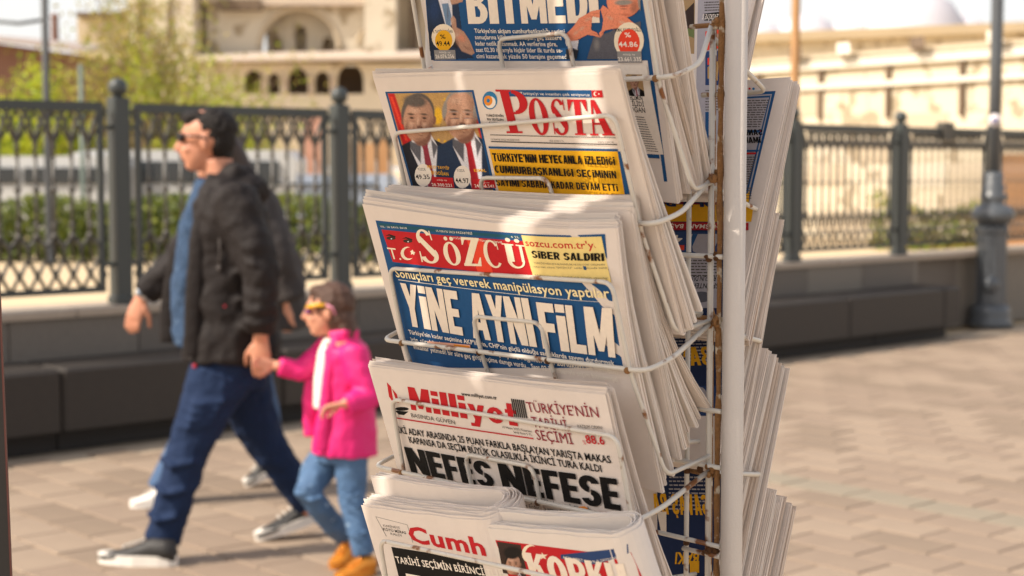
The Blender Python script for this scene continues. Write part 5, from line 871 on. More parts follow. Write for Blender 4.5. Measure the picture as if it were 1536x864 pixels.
  ('G','navy',26,'bU',[(0.2844,0.1272),(0.2704,0.1273),(0.2764,0.1391),(0.2903,0.1389)]),
  ('G','navy',32,'bP',[(0.269,0.1273),(0.2548,0.1273),(0.2609,0.1393),(0.275,0.1391)]),
  ('G','navy',38,'bA',[(0.2534,0.1273),(0.239,0.1274),(0.2452,0.1394),(0.2595,0.1393)]),
  ('G','navy',44,'bB',[(0.2295,0.1275),(0.2148,0.1276),(0.2211,0.1397),(0.2357,0.1395)]),
  ('G','navy',50,'bİ',[(0.2133,0.1276),(0.207,0.1276),(0.2134,0.1398),(0.2197,0.1397)]),
  ('G','navy',56,'bR',[(0.2056,0.1276),(0.1905,0.1277),(0.197,0.14),(0.212,0.1398)]),
  ('P','red2',60,[(0.1807,0.1583),(0.3398,0.1547),(0.3421,0.1627),(0.1835,0.1669)]),
  ('T','white',61,'TÜRK DÜŞMANI BAŞKAN',(0.3372,0.1568),(0.2107,0.1597),0.00461,1),
  ('P','navy2',62,[(0.1915,0.1687),(0.3066,0.1651),(0.3118,0.194),(0.2012,0.1989)]),
  ('T','white',63,'44',(0.2553,0.171),(0.2306,0.1713),0.01058,2),
  ('P','grey4',64,[(0.2652,0.1691),(0.3074,0.1677),(0.2986,0.1946),(0.2743,0.1876)]),
  ('P','blue',65,[(0.2686,0.169),(0.2754,0.1688),(0.2682,0.196),(0.2613,0.1963)]),
  ('P','red3',66,[(0.2464,0.182),(0.2602,0.1815),(0.2619,0.1868),(0.248,0.1873)]),
  ('P','grey4',67,[(0.254,0.1952),(0.3147,0.1926),(0.3255,0.2456),(0.2708,0.2494)]),
  ('L','grey',68,(0.3122,0.1953),(0.26,0.1977),(0.3131,0.1985),(0.3129,0.1966),6,11),
  ('T','black',69,'ROGUN DU',(0.314,0.2124),(0.2823,0.214),0.00563,2),
  ('T','black',70,'SPRINTER',(0.3195,0.2199),(0.2847,0.2219),0.00561,2),
  ('P','grey3',71,[(0.314,0.2347),(0.3136,0.2369),(0.3113,0.2389),(0.3074,0.2404),(0.3025,0.2412),(0.2973,0.2411),(0.2926,0.2401),(0.2891,0.2384),(0.2874,0.2363),(0.2878,0.2341),(0.2901,0.232),(0.2941,0.2305),(0.299,0.2298),(0.3043,0.2299),(0.3089,0.2309),(0.3123,0.2326)]),
  ('P','yellow',72,[(0.3253,0.1276),(0.3318,0.1213),(0.3352,0.1386),(0.3306,0.1461)]),
  ('L','grey',73,(0.3337,0.1175),(0.3246,0.1176),(0.3342,0.1202),(0.3343,0.1185),5,13),
 ],
 'backC': [
  ('P','navy',1,[(0.2232,0.1198),(0.3686,0.1094),(0.3856,0.19),(0.2502,0.2049)]),
  ('L','grey4',2,(0.3027,0.1292),(0.2384,0.1355),(0.3037,0.1326),(0.3035,0.1306),10,14),
  ('G','yellow',5,'bB',[(0.3085,0.1463),(0.2944,0.1478),(0.3043,0.1669),(0.3183,0.1653)]),
  ('G','yellow',11,'bA',[(0.2929,0.1479),(0.2786,0.1495),(0.2887,0.1688),(0.3029,0.1671)]),
  ('G','yellow',17,'bŞ',[(0.2772,0.1497),(0.2626,0.1512),(0.2729,0.1706),(0.2873,0.1689)]),
  ('P','navy2',21,[(0.2794,0.1916),(0.3293,0.1864),(0.3385,0.2171),(0.2891,0.223)]),
  ('P','grey4',22,[(0.3203,0.1984),(0.3206,0.2021),(0.3196,0.2054),(0.3172,0.2079),(0.3139,0.209),(0.3101,0.2087),(0.3065,0.2069),(0.3035,0.2041),(0.3017,0.2005),(0.3013,0.1967),(0.3023,0.1934),(0.3047,0.191),(0.3081,0.1898),(0.3119,0.1902),(0.3155,0.192),(0.3185,0.1948)]),
 ],
 'backD': [
  ('P','navy',1,[(0.238,0.1351),(0.3401,0.1207),(0.3677,0.2359),(0.2756,0.2538)]),
  ('L','grey4',2,(0.3151,0.1393),(0.2592,0.1475),(0.3163,0.1434),(0.3159,0.1407),9,15),
  ('G','yellow',5,'bS',[(0.3162,0.1584),(0.3072,0.1596),(0.3179,0.1799),(0.3268,0.1786)]),
  ('G','yellow',11,'bA',[(0.3063,0.1598),(0.2972,0.161),(0.308,0.1814),(0.317,0.18)]),
  ('G','yellow',17,'bV',[(0.2962,0.1612),(0.287,0.1624),(0.298,0.1829),(0.3071,0.1815)]),
  ('G','yellow',23,'bA',[(0.2861,0.1626),(0.2768,0.1639),(0.2879,0.1844),(0.2971,0.183)]),
  ('G','yellow',29,'bŞ',[(0.2759,0.164),(0.2665,0.1653),(0.2777,0.1859),(0.287,0.1845)]),
  ('G','yellow',35,'bB',[(0.2604,0.1661),(0.2509,0.1675),(0.2623,0.1882),(0.2717,0.1868)]),
  ('G','yellow',41,'bA',[(0.25,0.1676),(0.2404,0.1689),(0.2519,0.1897),(0.2614,0.1883)]),
  ('P','white',45,[(0.2544,0.1867),(0.2674,0.1846),(0.275,0.2087),(0.2685,0.2098)]),
  ('P','yellow',46,[(0.3145,0.229),(0.3268,0.2267),(0.3303,0.2383),(0.3181,0.2407)]),
  ('T','yellow',47,'BAKI',(0.3244,0.2185),(0.2933,0.2242),0.01202,2),
 ],
 'backE': [
  ('P','blue',1,[(0.3436,0.0319),(0.3475,0.0212),(0.3466,0.0972),(0.3405,0.0984)]),
 ],
}
# ------------------------------------------------------------------ inks
INK = dict(blue='#1d4f80', blue2='#2e78a8', teal='#1f5264', navy='#1c2c50', navy2='#28416e', red='#ba1f26', red2='#a81f2c', red3='#e2452e', maroon='#8a1c2e',
           maroon2='#7a1c34', yellow='#e4aa1e', lemon='#e6cf86', ochre='#b8935c', ochre2='#a88a62', orange='#e08a2c', star='#e0b030', black='#0f0d0c', grey='#5a5450',
           grey2='#8f8c8a', grey3='#5c5c64', grey4='#a8a4aa', white='#ebe2d6', white2='#e9dccc', cream='#eadcc4', cream2='#efdfae', pink='#e0a890', paper2='#e2d8cc',
           shirt='#d6d6de', suit1='#22242e', suit2='#23344e', suit3='#2c3038', tie1='#8c3040', tie2='#a8202c', tie3='#6c88a8', skin1='#b58c76', skin2='#7e584a',
           skin3='#cdab96', skinr='#e08a6c', skinr2='#b05a44', hair1='#5e5752', hair2='#8f8983', brow='#5c4a40', dark='#1c1816', dark2='#3a2c26', lip='#9c5a4c', green2='#6e7a4a')
def ink(k): return mat('ink_' + k, INK[k], rough=.75, var=.10, scale=240, spec=.2)
PAPER = [mat('newsprint', '#e4d9d0', rough=.9, var=.05, scale=60, bump=.06, bscale=400, spec=.15, trans=.1),
         mat('newsprint_warm', '#d9cabd', rough=.9, var=.06, scale=60, bump=.06, bscale=400, spec=.15, trans=.1),
         mat('newsprint_pale', '#e4dbd3', rough=.9, var=.05, scale=60, bump=.06, bscale=400, spec=.15, trans=.1)]
# ------------------------------------------------------------------ letter shapes in a unit box (x right, y up)
def R_(a, b, c, d): return [(a, b), (c, b), (c, d), (a, d)]
def arc(cx, cy, rx, ry, ix, iy, a0, a1, n=14, ox=0, oy=0):
    o = [];i = []
    for k in range(n + 1):
        t = math.radians(a0 + (a1 - a0) * k / n); o.append((cx + rx * math.cos(t), cy + ry * math.sin(t))); i.append((cx + ox + ix * math.cos(t), cy + oy + iy * math.sin(t)))
    return [[o[k], o[k + 1], i[k + 1], i[k]] for k in range(n)]
def el(cx, cy, rx, ry, n=12): return [(cx + rx * math.cos(2 * math.pi * k / n), cy + ry * math.sin(2 * math.pi * k / n)) for k in range(n)]
GLY = {
 'bY': [[(0, 1), (.36, 1), (.54, .62), (.54, .4), (.34, .42)], [(.64, 1), (1, 1), (.66, .42), (.46, .4), (.46, .62)], R_(.33, 0, .67, .44)],
 'bİ': [R_(0, 0, 1, .76), R_(0, .83, 1, 1)], 'bI': [R_(0, 0, 1, 1)],
 'bN': [R_(0, 0, .33, 1), R_(.67, 0, 1, 1), [(.02, 1), (.38, 1), (.98, 0), (.62, 0)]],
 'bE': [R_(0, 0, .42, 1), R_(.4, 0, .97, .19), R_(.4, .41, .9, .59), R_(.4, .81, .97, 1)],
 'bF': [R_(0, 0, .42, 1), R_(.4, .38, .9, .57), R_(.4, .81, .97, 1)],
 'bL': [R_(0, 0, .42, 1), R_(.4, 0, .98, .19)],
 'bA': [[(0, 0), (.33, 0), (.6, 1), (.28, 1)], [(1, 0), (.67, 0), (.4, 1), (.72, 1)], R_(.25, .2, .75, .37)],
 'bM': [R_(0, 0, .26, 1), R_(.74, 0, 1, 1), [(.02, 1), (.34, 1), (.6, .1), (.4, .1)], [(.98, 1), (.66, 1), (.4, .1), (.6, .1)]],
 'bT': [R_(.3, 0, .7, .9), R_(0, .8, 1, 1)],
 'bB': [R_(0, 0, .4, 1), R_(.38, 0, .55, .17), R_(.38, .83, .55, 1), R_(.38, .43, .55, .58)] + arc(.55, .745, .4, .255, .08, .1, -90, 90, 8) + arc(.55, .27, .45, .27, .1, .11, -90, 90, 8),
 'bD': [R_(0, 0, .4, 1), R_(.38, 0, .5, .18), R_(.38, .82, .5, 1)] + arc(.5, .5, .5, .5, .14, .32, -90, 90, 12),
 'bS': arc(.5, .72, .5, .28, .12, .1, 10, 262, 12) + arc(.5, .28, .5, .28, .12, .1, -170, 84, 12),
 'bK': [R_(0, 0, .38, 1), [(.34, .35), (.34, .62), (.68, 1), (1, 1)], [(.4, .6), (.7, .62), (1, 0), (.66, 0)]],
 'bO': arc(.5, .5, .5, .5, .14, .3, 0, 360, 20), 'bR': [R_(0, 0, .4, 1), R_(.38, .83, .55, 1), R_(.38, .38, .55, .54), [(.4, .45), (.72, .45), (1, 0), (.64, 0)]] + arc(.55, .69, .43, .31, .1, .14, -90, 90, 8),
 'bU': [R_(0, .3, .38, 1), R_(.62, .3, 1, 1)] + arc(.5, .3, .5, .3, .12, .1, 180, 360, 10),
 'bZ': [R_(0, .81, .98, 1), R_(0, 0, 1, .19), [(.56, .84), (.98, .84), (.44, .16), (.02, .16)]],
 'sP': [R_(.14, 0, .44, 1), R_(0, 0, .6, .045), R_(0, .955, .5, 1), R_(.42, .44, .56, .49)] + arc(.52, .72, .48, .28, .2, .2, -90, 90, 12),
 'sO': arc(.5, .5, .5, .52, .19, .46, 0, 360, 24), 'sT': [R_(.34, .02, .66, 1), R_(0, .94, 1, 1), [(0, .97), (0, .68), (.05, .68), (.26, .95)], [(1, .97), (1, .68), (.95, .68), (.74, .95)], R_(.2, 0, .8, .045)],
 'sS': arc(.5, .74, .42, .27, .2, .21, 25, 215, 12, -.03, .0) + [[(.08, .72), (.3, .8), (.96, .3), (.7, .2)]] + arc(.5, .27, .46, .28, .22, .22, -160, 30, 12, .02, 0) + [[(.84, .98), (.9, .98), (.9, .7), (.84, .7)], [(.06, .02), (.12, .02), (.12, .34), (.06, .34)]],
 'sA': [[(.36, 1), (.6, 1), (.94, .02), (.6, .02)], [(.36, 1), (.46, 1), (.2, .02), (.11, .02)], R_(.24, .3, .7, .36), R_(0, 0, .34, .045), R_(.5, 0, 1, .045)],
 'sZ': [R_(.06, .88, .94, .96), R_(.04, 0, .96, .08), [(.58, .94), (.94, .94), (.42, .04), (.05, .04)], [(.06, .94), (.06, .7), (.12, .7), (.24, .92)], [(.96, .04), (.96, .3), (.9, .3), (.76, .06)]],
 'sC': arc(.54, .46, .5, .48, .3, .42, 38, 318, 18, .03, 0) + [[(.9, .9), (.95, .9), (.95, .62), (.9, .62)]],
}
GLY.update({
 'bP': [R_(0, 0, .4, 1), R_(.38, .83, .55, 1), R_(.38, .34, .55, .5)] + arc(.55, .67, .43, .33, .1, .16, -90, 90, 8), 'bJ': [R_(.6, .3, 1, 1)],
 'bH': [R_(0, 0, .36, 1), R_(.64, 0, 1, 1), R_(.3, .41, .7, .59)], 'bV': [[(0, 1), (.38, 1), (.62, 0), (.34, 0)], [(1, 1), (.62, 1), (.38, 0), (.66, 0)]],
 'bC': arc(.5, .5, .5, .5, .13, .31, 48, 312, 14), 'bG': arc(.5, .5, .5, .5, .13, .31, 48, 345, 14) + [R_(.5, .36, .98, .52)], "b'": [R_(.1, .68, .9, 1)],
 'bi': [R_(0, 0, 1, .66), R_(0, .78, 1, .98)], 'bl': [R_(0, 0, 1, 1)], 'bt': [R_(.22, 0, .72, .95), R_(0, .52, 1, .68), R_(.5, 0, 1, .15)],
 'be': arc(.5, .34, .5, .35, .14, .18, 20, 325, 12) + [R_(.2, .27, .98, .41)], 'by': [[(0, .68), (.36, .68), (.62, 0), (.36, 0)], [(1, .68), (.64, .68), (.2, -.28), (.55, -.28)], R_(.05, -.28, .4, -.14)],
})
for a_, b_ in (('bÇ', 'bC'), ('bŞ', 'bS')): GLY[a_] = GLY[b_] + [[(.4, -.02), (.6, -.02), (.56, -.16), (.3, -.16)]]
GLY['bĞ'] = [[(x, y * .86) for x, y in p] for p in GLY['bG']] + [R_(.25, .92, .75, 1.0)]
GLY['bÜ'] = [[(x, y * .84) for x, y in p] for p in GLY['bU']] + [R_(.15, .89, .4, 1.0), R_(.6, .89, .85, 1.0)]
GLY['sÖ'] = arc(.5, .4, .5, .42, .22, .36, 0, 360, 22) + [el(.32, .93, .12, .07), el(.68, .93, .12, .07)]
GLY['sÜ'] = [R_(.12, .22, .42, .8), R_(.72, .22, .84, .8), R_(0, .76, .5, .8), R_(.6, .76, .96, .8), el(.3, .93, .11, .065), el(.68, .93, .11, .065)] + arc(.48, .24, .36, .24, .24, .2, 180, 360, 10, .04, .02)
# ------------------------------------------------------------------ lettering from the built-in font, flat outlines
_tc = {}
def text_shape(s, bold):
    k = (s, bold)
    if k in _tc: return _tc[k]
    c = bpy.data.curves.new('lettering', 'FONT'); c.body = s; c.size = 1; c.resolution_u = 2; c.offset = (0, .016, .034)[bold]
    c.space_character = (1, 1.03, 1.06)[bold]
    o = bpy.data.objects.new('lettering', c); me = o.to_mesh()
    v = [(p.co.x, p.co.y) for p in me.vertices]; f = [tuple(p.vertices) for p in me.polygons]
    o.to_mesh_clear(); bpy.data.objects.remove(o); bpy.data.curves.remove(c)
    _tc[k] = (v, f); return v, f
CAPH = .728
def photo_mat():
    if 'printed_photo' in MATS: return MATS['printed_photo']
    m = mat('printed_photo', '#808080', rough=.75, spec=.2); n = m.node_tree.nodes; L = m.node_tree.links
    a = n.new('ShaderNodeVertexColor'); a.layer_name = 'print'; L.new(a.outputs[0], n['Principled BSDF'].inputs['Base Color']); return m
def photo_patch(it, F, parent, layer):
    """a printed photograph: soft shapes laid over one another, evaluated on a fine grid and stored as the print's colours"""
    _, lay, q, nx, ny, shapes = it
    X, Y = np.meshgrid(np.linspace(0, 1, nx + 1), np.linspace(0, 1, ny + 1)); q = np.array(q)
    U = (q[0][:, None, None] * (1 - X) + q[1][:, None, None] * X) * (1 - Y) + (q[3][:, None, None] * (1 - X) + q[2][:, None, None] * X) * Y
    u, v = U[0], U[1]; C = np.zeros(u.shape + (3,)); A = np.zeros(u.shape); ss = lambda t: np.clip(t, 0, 1) ** 2 * (3 - 2 * np.clip(t, 0, 1))
    for sh in shapes:
        col = np.array(lin(INK[sh[1]])[:3])
        if sh[0] == 'E':
            cx, cy, a, b, c, d = sh[2]; det = a * d - b * c; du, dv = u - cx, v - cy
            x = (du * d - dv * c) / det; y = (dv * a - du * b) / det; r = np.sqrt(x * x + y * y); al = ss((1.05 - r) / max(sh[3], .05)) * (1 if sh[3] < .75 else .6); gx_ = x
        else:
            P = np.array(sh[2]); ins = np.zeros(u.shape, bool); dist = np.full(u.shape, 9.)
            for (x0, y0), (x1, y1) in zip(P, np.roll(P, -1, 0)):
                if y1 != y0: ins ^= ((y0 > v) != (y1 > v)) & (u < (x1 - x0) * (v - y0) / (y1 - y0) + x0)
                t = np.clip(((u - x0) * (x1 - x0) + (v - y0) * (y1 - y0)) / ((x1 - x0) ** 2 + (y1 - y0) ** 2 + 1e-12), 0, 1)
                dist = np.minimum(dist, np.hypot(u - x0 - t * (x1 - x0), v - y0 - t * (y1 - y0)))
            al = ss(.5 + np.where(ins, dist, -dist) / (2 * sh[3])); gx_ = np.zeros(u.shape)
        cc = col * (1 - sh[4] * np.clip(gx_, -.4, 1) * .8)[..., None]
        C = C * (1 - al[..., None]) + cc * al[..., None]; A = np.maximum(A, al)
    C *= (1 + .10 * np.random.RandomState(len(shapes)).randn(*u.shape))[..., None]; C = np.clip(C, .003, .9)
    vs = [tuple(F(u[i, j], v[i, j], .00012 + lay * layer)) for i in range(ny + 1) for j in range(nx + 1)]; m = nx + 1
    fs = [(i * m + j, i * m + m + j, i * m + m + j + 1, i * m + j + 1) for i in range(ny) for j in range(nx) if A[i, j] > .5 and A[i + 1, j + 1] > .5]
    me = bpy.data.meshes.new('printed_photo'); me.from_pydata(vs, [], fs); ca = me.color_attributes.new('print', 'FLOAT_COLOR', 'POINT')
    flat = np.concatenate([C, np.ones(u.shape + (1,))], 2).reshape(-1, 4).astype(np.float32); ca.data.foreach_set('color', flat.ravel()); me.materials.append(photo_mat()); link('printed_photo', me, parent)
def page_print(items, F, W, H, parent, layer=1e-5):
    """lays the printed shapes on a page; F(u, v, lift) maps page metres to space"""
    groups = {}
    def put(part, col, lay, pts, faces): groups.setdefault(part, []).append((col, lay, pts, faces))
    for it in items:
        if it[0] == 'P': put('printed_picture', it[1], it[2], it[3], [tuple(range(len(it[3])))])
        elif it[0] == 'L':
            _, col, lay, p0, p1, p2, p3, n, seed = it; rg = random.Random(seed)
            for i in range(n):
                x = 0
                while x < 1:
                    x2 = min(1, x + rg.uniform(.05, .16)); q = []
                    for t, h in ((x, 0), (x2, 0), (x2, 1), (x, 1)):
                        q.append(tuple(p0[k] + (p1[k] - p0[k]) * t + (p2[k] - p0[k]) * i + (p3[k] - p0[k]) * h for k in (0, 1)))
                    put('small_print', col, lay, q, [(0, 1, 2, 3)]); x = x2 + .025
        elif it[0] == 'G':
            _, col, lay, ch, q = it
            for j, pl in enumerate(GLY[ch]):
                P = []
                for x, y in pl:
                    t = [q[0][k] + (q[1][k] - q[0][k]) * x for k in (0, 1)]; b = [q[3][k] + (q[2][k] - q[3][k]) * x for k in (0, 1)]
                    P.append(tuple(b[k] + (t[k] - b[k]) * y for k in (0, 1)))
                put('masthead' if ch[0] == 's' or ch[1:] in 'Milyet' else 'headline', col, lay + j * .15, P, [tuple(range(len(P)))])
        elif it[0] == 'T':
            _, col, lay, s, a, b, h, bold = it; bold = min(bold, 1) if h < .012 else bold
            v, f = text_shape(s, bold)
            if not v: continue
            x0 = min(p[0] for p in v); x1 = max(p[0] for p in v)
            dx, dy = b[0] - a[0], b[1] - a[1]; ln = math.hypot(dx, dy); ex, ey = dx / ln, dy / ln; nx, ny = ey, -ex   # up on the page is -v
            kx, ky = ln / (x1 - x0), h / CAPH
            put('lettering' if h > .004 else 'small_print', col, lay, [(a[0] + ex * (p[0] - x0) * kx + nx * p[1] * ky, a[1] + ey * (p[0] - x0) * kx + ny * p[1] * ky) for p in v], f)
    for it in items:
        if it[0] == 'F': photo_patch(it, F, parent, layer)
    for part, L in groups.items():
        cols = sorted({g[0] for g in L}); bm = bmesh.new()
        for col, lay, pts, faces in L:
            vs = [bm.verts.new((p[0], p[1], lay)) for p in pts]
            for f in faces:
                try: bm.faces.new([vs[i] for i in f]).material_index = cols.index(col)
                except ValueError: pass
        bmesh.ops.triangulate(bm, faces=[f for f in bm.faces if len(f.verts) > 4])
        for co, no in (((.003, 0, 0), (-1, 0, 0)), ((W - .003, 0, 0), (1, 0, 0)), ((0, .003, 0), (0, -1, 0)), ((0, H, 0), (0, 1, 0))):
            bmesh.ops.bisect_plane(bm, geom=bm.verts[:] + bm.edges[:] + bm.faces[:], plane_co=co, plane_no=no, clear_outer=True)
        for k in range(1, int(W / .025) + 1): bmesh.ops.bisect_plane(bm, geom=bm.verts[:] + bm.edges[:] + bm.faces[:], plane_co=(k * .025, 0, 0), plane_no=(1, 0, 0))
        for k in range(1, int(H / .025) + 1): bmesh.ops.bisect_plane(bm, geom=bm.verts[:] + bm.edges[:] + bm.faces[:], plane_co=(0, k * .025, 0), plane_no=(0, 1, 0))
        for v in bm.verts: v.co = F(v.co.x, v.co.y, .00012 + v.co.z * layer)
        me = bpy.data.meshes.new(part); bm.to_mesh(me); bm.free()
        for c in cols: me.materials.append(ink(c))
        link(part, me, parent)
# ------------------------------------------------------------------ folded newspapers standing in the pockets
TH = .0007
def solid_sheet(mb, prof, W, u0, u1, F3, nu, vwave):
    """prof: list of (v, q, normal_v, normal_q) down, round the fold and up again; a sheet of real thickness"""
    base = len(mb.v); n = len(prof); vs = []
    for side in (-1, 1):
        for i, (v, q, nv, nq) in enumerate(prof):
            end = 1 - min(i, n - 1 - i) / (n / 2)
            for j in range(nu + 1):
                u = u0 + (u1 - u0) * j / nu
                w = vwave(u) * max(0, end) ** 2
                vs.append(F3(u, v + w + side * nv * TH / 2, q + side * nq * TH / 2))
    m = nu + 1; K = n * m; f = []
    for i in range(n - 1):
        for j in range(nu):
            a = i * m + j
            f.append((a, a + 1, a + m + 1, a + m)); f.append((K + a, K + a + m, K + a + m + 1, K + a + 1))
        for j in (0, nu):
            a = i * m + j; f.append((a, a + m, K + a + m, K + a) if j == 0 else (a, K + a, K + a + m, a + m))
    for i in (0, n - 1):
        for j in range(nu):
            a = i * m + j; f.append((a, K + a, K + a + 1, a + 1) if i == 0 else (a, a + 1, K + a + 1, K + a))
    mb.add(vs, f)
def stack(pose, n, st, sb, H, label_front, label_rest, group, W=.35, layers=5, dz=None, da=0., bow=.003, droop=0., printed=None, seed=1, n0=0., flip=False, fan=0., curl=.0, short=.0, cat='newspaper', prints_back=None, nu=7, twist=0.):
    """n copies one behind the other. st / sb: pitch between copies at the top / bottom; dz(j): how far copy j is pushed down"""
    O, E, D, N = (Vector(x) for x in pose); rg = random.Random(seed)
    sg = -1
    res = []
    for j in range(n):
        ja = da * j + rg.uniform(-.0038, .0038) * (j > 0); jz = (dz(j) if dz else 0) + (rg.uniform(-.003, .003) if j > 0 else 0)
        tw = rg.uniform(-.010, .010) * (j > 0) + twist * j; wob = rg.uniform(-.0055, .0055) * (j > 0); flare = rg.uniform(-.0010, .0010) * (j > 0); ph0 = rg.uniform(0, 3)
        def F3(u, v, q, j=j, ja=ja, jz=jz, tw=tw, wob=wob, ph0=ph0, flare=flare):
            t = min(max(v / H, 0), 1.05); s = st * (1 - t) + sb * t
            fo = fan * j * t ** 1.5 + curl * (j / max(1, n - 1)) * (t ** 2.6 - .35 * math.sin(math.pi * t))
            off = sg * ((j + .5) * s + fo + n0) + q * (s / sb)
            off += bow * math.sin(math.pi * u / W) * (1 - t) - droop * max(0, (u / W - .72) / .28) ** 2 * max(0, 1 - t * 1.6) ** 2
            off += flare * max(0, (u / W - .55) / .45) ** 2
            uu = u + ja + tw * (v - H * .5) + wob * math.sin(3.1 * t + ph0) * t; vv = v * (1 - short * j) + jz - tw * (u - W * .5)
            return O + E * uu + D * vv + N * off
        mb = MB(); half = sb * .41
        for l in range(layers):
            h = half * (1 - l / layers) - TH * .5
            if h < TH * .6: h = TH * .6
            a0 = rg.uniform(-.0014, .0014); vt = rg.uniform(0, .002) if l else .0; vb = rg.uniform(-.004, .004); ph = rg.uniform(0, 6); am = rg.uniform(.0002, .0012)
            lo = H - h - l * .0004; prof = []
            for k in range(7): prof.append((vt + (lo - vt) * k / 6, h, 0, 1))
            for k in range(1, 6):
                t = math.pi * k / 6; prof.append((lo + h * math.sin(t), h * math.cos(t), math.sin(t), math.cos(t)))
            for k in range(7): prof.append((lo + (vt + vb - lo) * k / 6, -h, 0, -1))
            right = rg.uniform(-.0030, .0026) if l else 0
            solid_sheet(mb, prof, W, a0 * (l > 0), W + right, F3, nu, lambda u, am=am, ph=ph: am * math.sin(u * 14 + ph))
        base = O + D * H - N * ((j + .5) * sb) + E * (W / 2)
        k = 0 if j == 0 else rg.choice((0, 0, 1, 2))
        first = (j == 0) and (label_front is not None)
        o = mb.build('newspaper', PAPER[k], origin=base)
        tag(o, label_front if first else label_rest, cat, group)
        res.append(o)
        src = printed if j == 0 else None
        if src:
            hh = half - TH * .5 + TH * .5
            page_print(PRINT[src], lambda u, v, l, F3=F3, hh=hh, base=base: F3(u, v, hh * 1.0) + N * l - base, W, H - .012, o)
        if prints_back and j == 0:
            pass
    return res
P_ = POSES
# front face of the rack, top pocket to bottom
bit = (tuple(Vector(P_['bit'][0]) + Vector(P_['bit'][2]) * -.075),) + P_['bit'][1:]
def shift_print(key, dv): 
    out = []
    for it in PRINT[key]:
        it = list(it)
        def s(p): return (p[0], round(p[1] + dv, 5))
        if it[0] == 'F':
            it[2] = [s(p) for p in it[2]]; it[5] = [(h[0], h[1], (h[2][0], h[2][1] + dv) + tuple(h[2][2:]) if h[0] == 'E' else [s(p) for p in h[2]], h[3], h[4]) for h in it[5]]
        elif it[0] == 'P': it[3] = [s(p) for p in it[3]]
        elif it[0] == 'G': it[4] = [s(p) for p in it[4]]
        elif it[0] == 'L': it[3:7] = [s(p) for p in it[3:7]]
        else: it[4] = s(it[4]); it[5] = s(it[5])
        out.append(tuple(it))
    PRINT[key] = out
shift_print('bit', .075)
G1 = 'newspapers standing in the wire rack'
stack(bit, 7, .0030, .0052, .275, 'blue newspaper with huge white headline and two men, in the topmost pocket', 'plain copy stacked behind the blue front page in the topmost pocket', G1, W=.322, printed='bit', seed=3, da=-.0012, layers=4, curl=.015, fan=.0004, short=.005)
b2 = (tuple(Vector(bit[0]) - AL * .004 - OUT * .035),) + bit[1:]
stack(b2, 3, .0038, .0058, .262, 'newspaper with a small picture by its right edge, behind the topmost blue one', 'plain copy at the very back of the topmost pocket', G1, W=.327, seed=4, layers=4, da=-.001, curl=.012, short=.012)
stack(P_['posta'], 5, .0018, .0060, .255, 'newspaper with tall red serif masthead and yellow headline box, in the second pocket', 'plain copy stacked behind the red serif masthead in the second pocket', G1, printed='posta', seed=5, da=-.0012, curl=.006, short=.006, dz=lambda j: -.0010 * j, layers=5, bow=.002)
stack(P_['sozcu'], 6, .0026, .0054, .262, 'newspaper with white masthead on red and huge headline on blue, in the third pocket', 'plain copy stacked close behind the red and blue front page in the third pocket', G1, printed='sozcu', seed=6, dz=lambda j: -.0008 * j, da=-.0012, droop=.014, bow=.004, layers=4, curl=.006, short=.006)
s2 = (tuple(Vector(P_['sozcu'][0]) - OUT * .030 - AL * .002 + Vector((0, 0, .008))), P_['posta'][1], P_['sozcu'][2], P_['sozcu'][3])
stack(s2, 7, .0026, .0062, .250, None, 'plain folded copy in the taller rear bundle of the third pocket', G1, seed=7, da=-.0014, dz=lambda j: -.001 * j, layers=4, curl=.021, short=.010, bow=.003, droop=.006)
stack(P_['mill'], 8, .0022, .0054, .262, 'newspaper with red masthead beside a torch and a black two-word headline, in the fourth pocket', 'plain copy stacked behind the black two-word headline in the fourth pocket', G1, printed='mill', seed=8, dz=lambda j: -.0002 * j, layers=4, curl=.006, short=.003, bow=.002, da=-.0010, droop=.004)
# back face: the rear halves of the folded copies show between the wires and beside the pole
for key, nc, lab, rest, sd_, wd_, st_ in (('backA', 5, 'newspaper seen from behind with colour pictures, uppermost on the far side of the rack', 'plain copy beyond the uppermost far side newspaper', 21, .35, .003),
                    ('backB', 5, 'newspaper seen from behind with blue double frame, right of the pole near the top', 'plain copy beyond the blue framed upside-down page', 22, .35, .0035),
                    ('backC', 6, 'newspaper seen from behind with upside-down yellow headline, behind the rusty wires', 'plain copy beyond the upside-down yellow headline page', 23, .35, .004),
                    ('backD', 9, 'dark blue newspaper seen from behind, level with the black headline, far side', 'plain copy beyond the dark blue far side page', 24, .35, .0045),
                    ('backE', 12, 'dark blue newspaper seen from behind, lowest on the far side of the rack', 'plain copy beyond the lowest dark blue page', 25, .35, .0055)):
    O, E, D, N = P_[key]
    stack((O, E, D, N), nc, st_, .0062, .27 if key != 'backE' else .28, lab, rest, G1, W=wd_, printed=key, seed=sd_, layers=4, bow=.0, dz=lambda j: .001 * j)
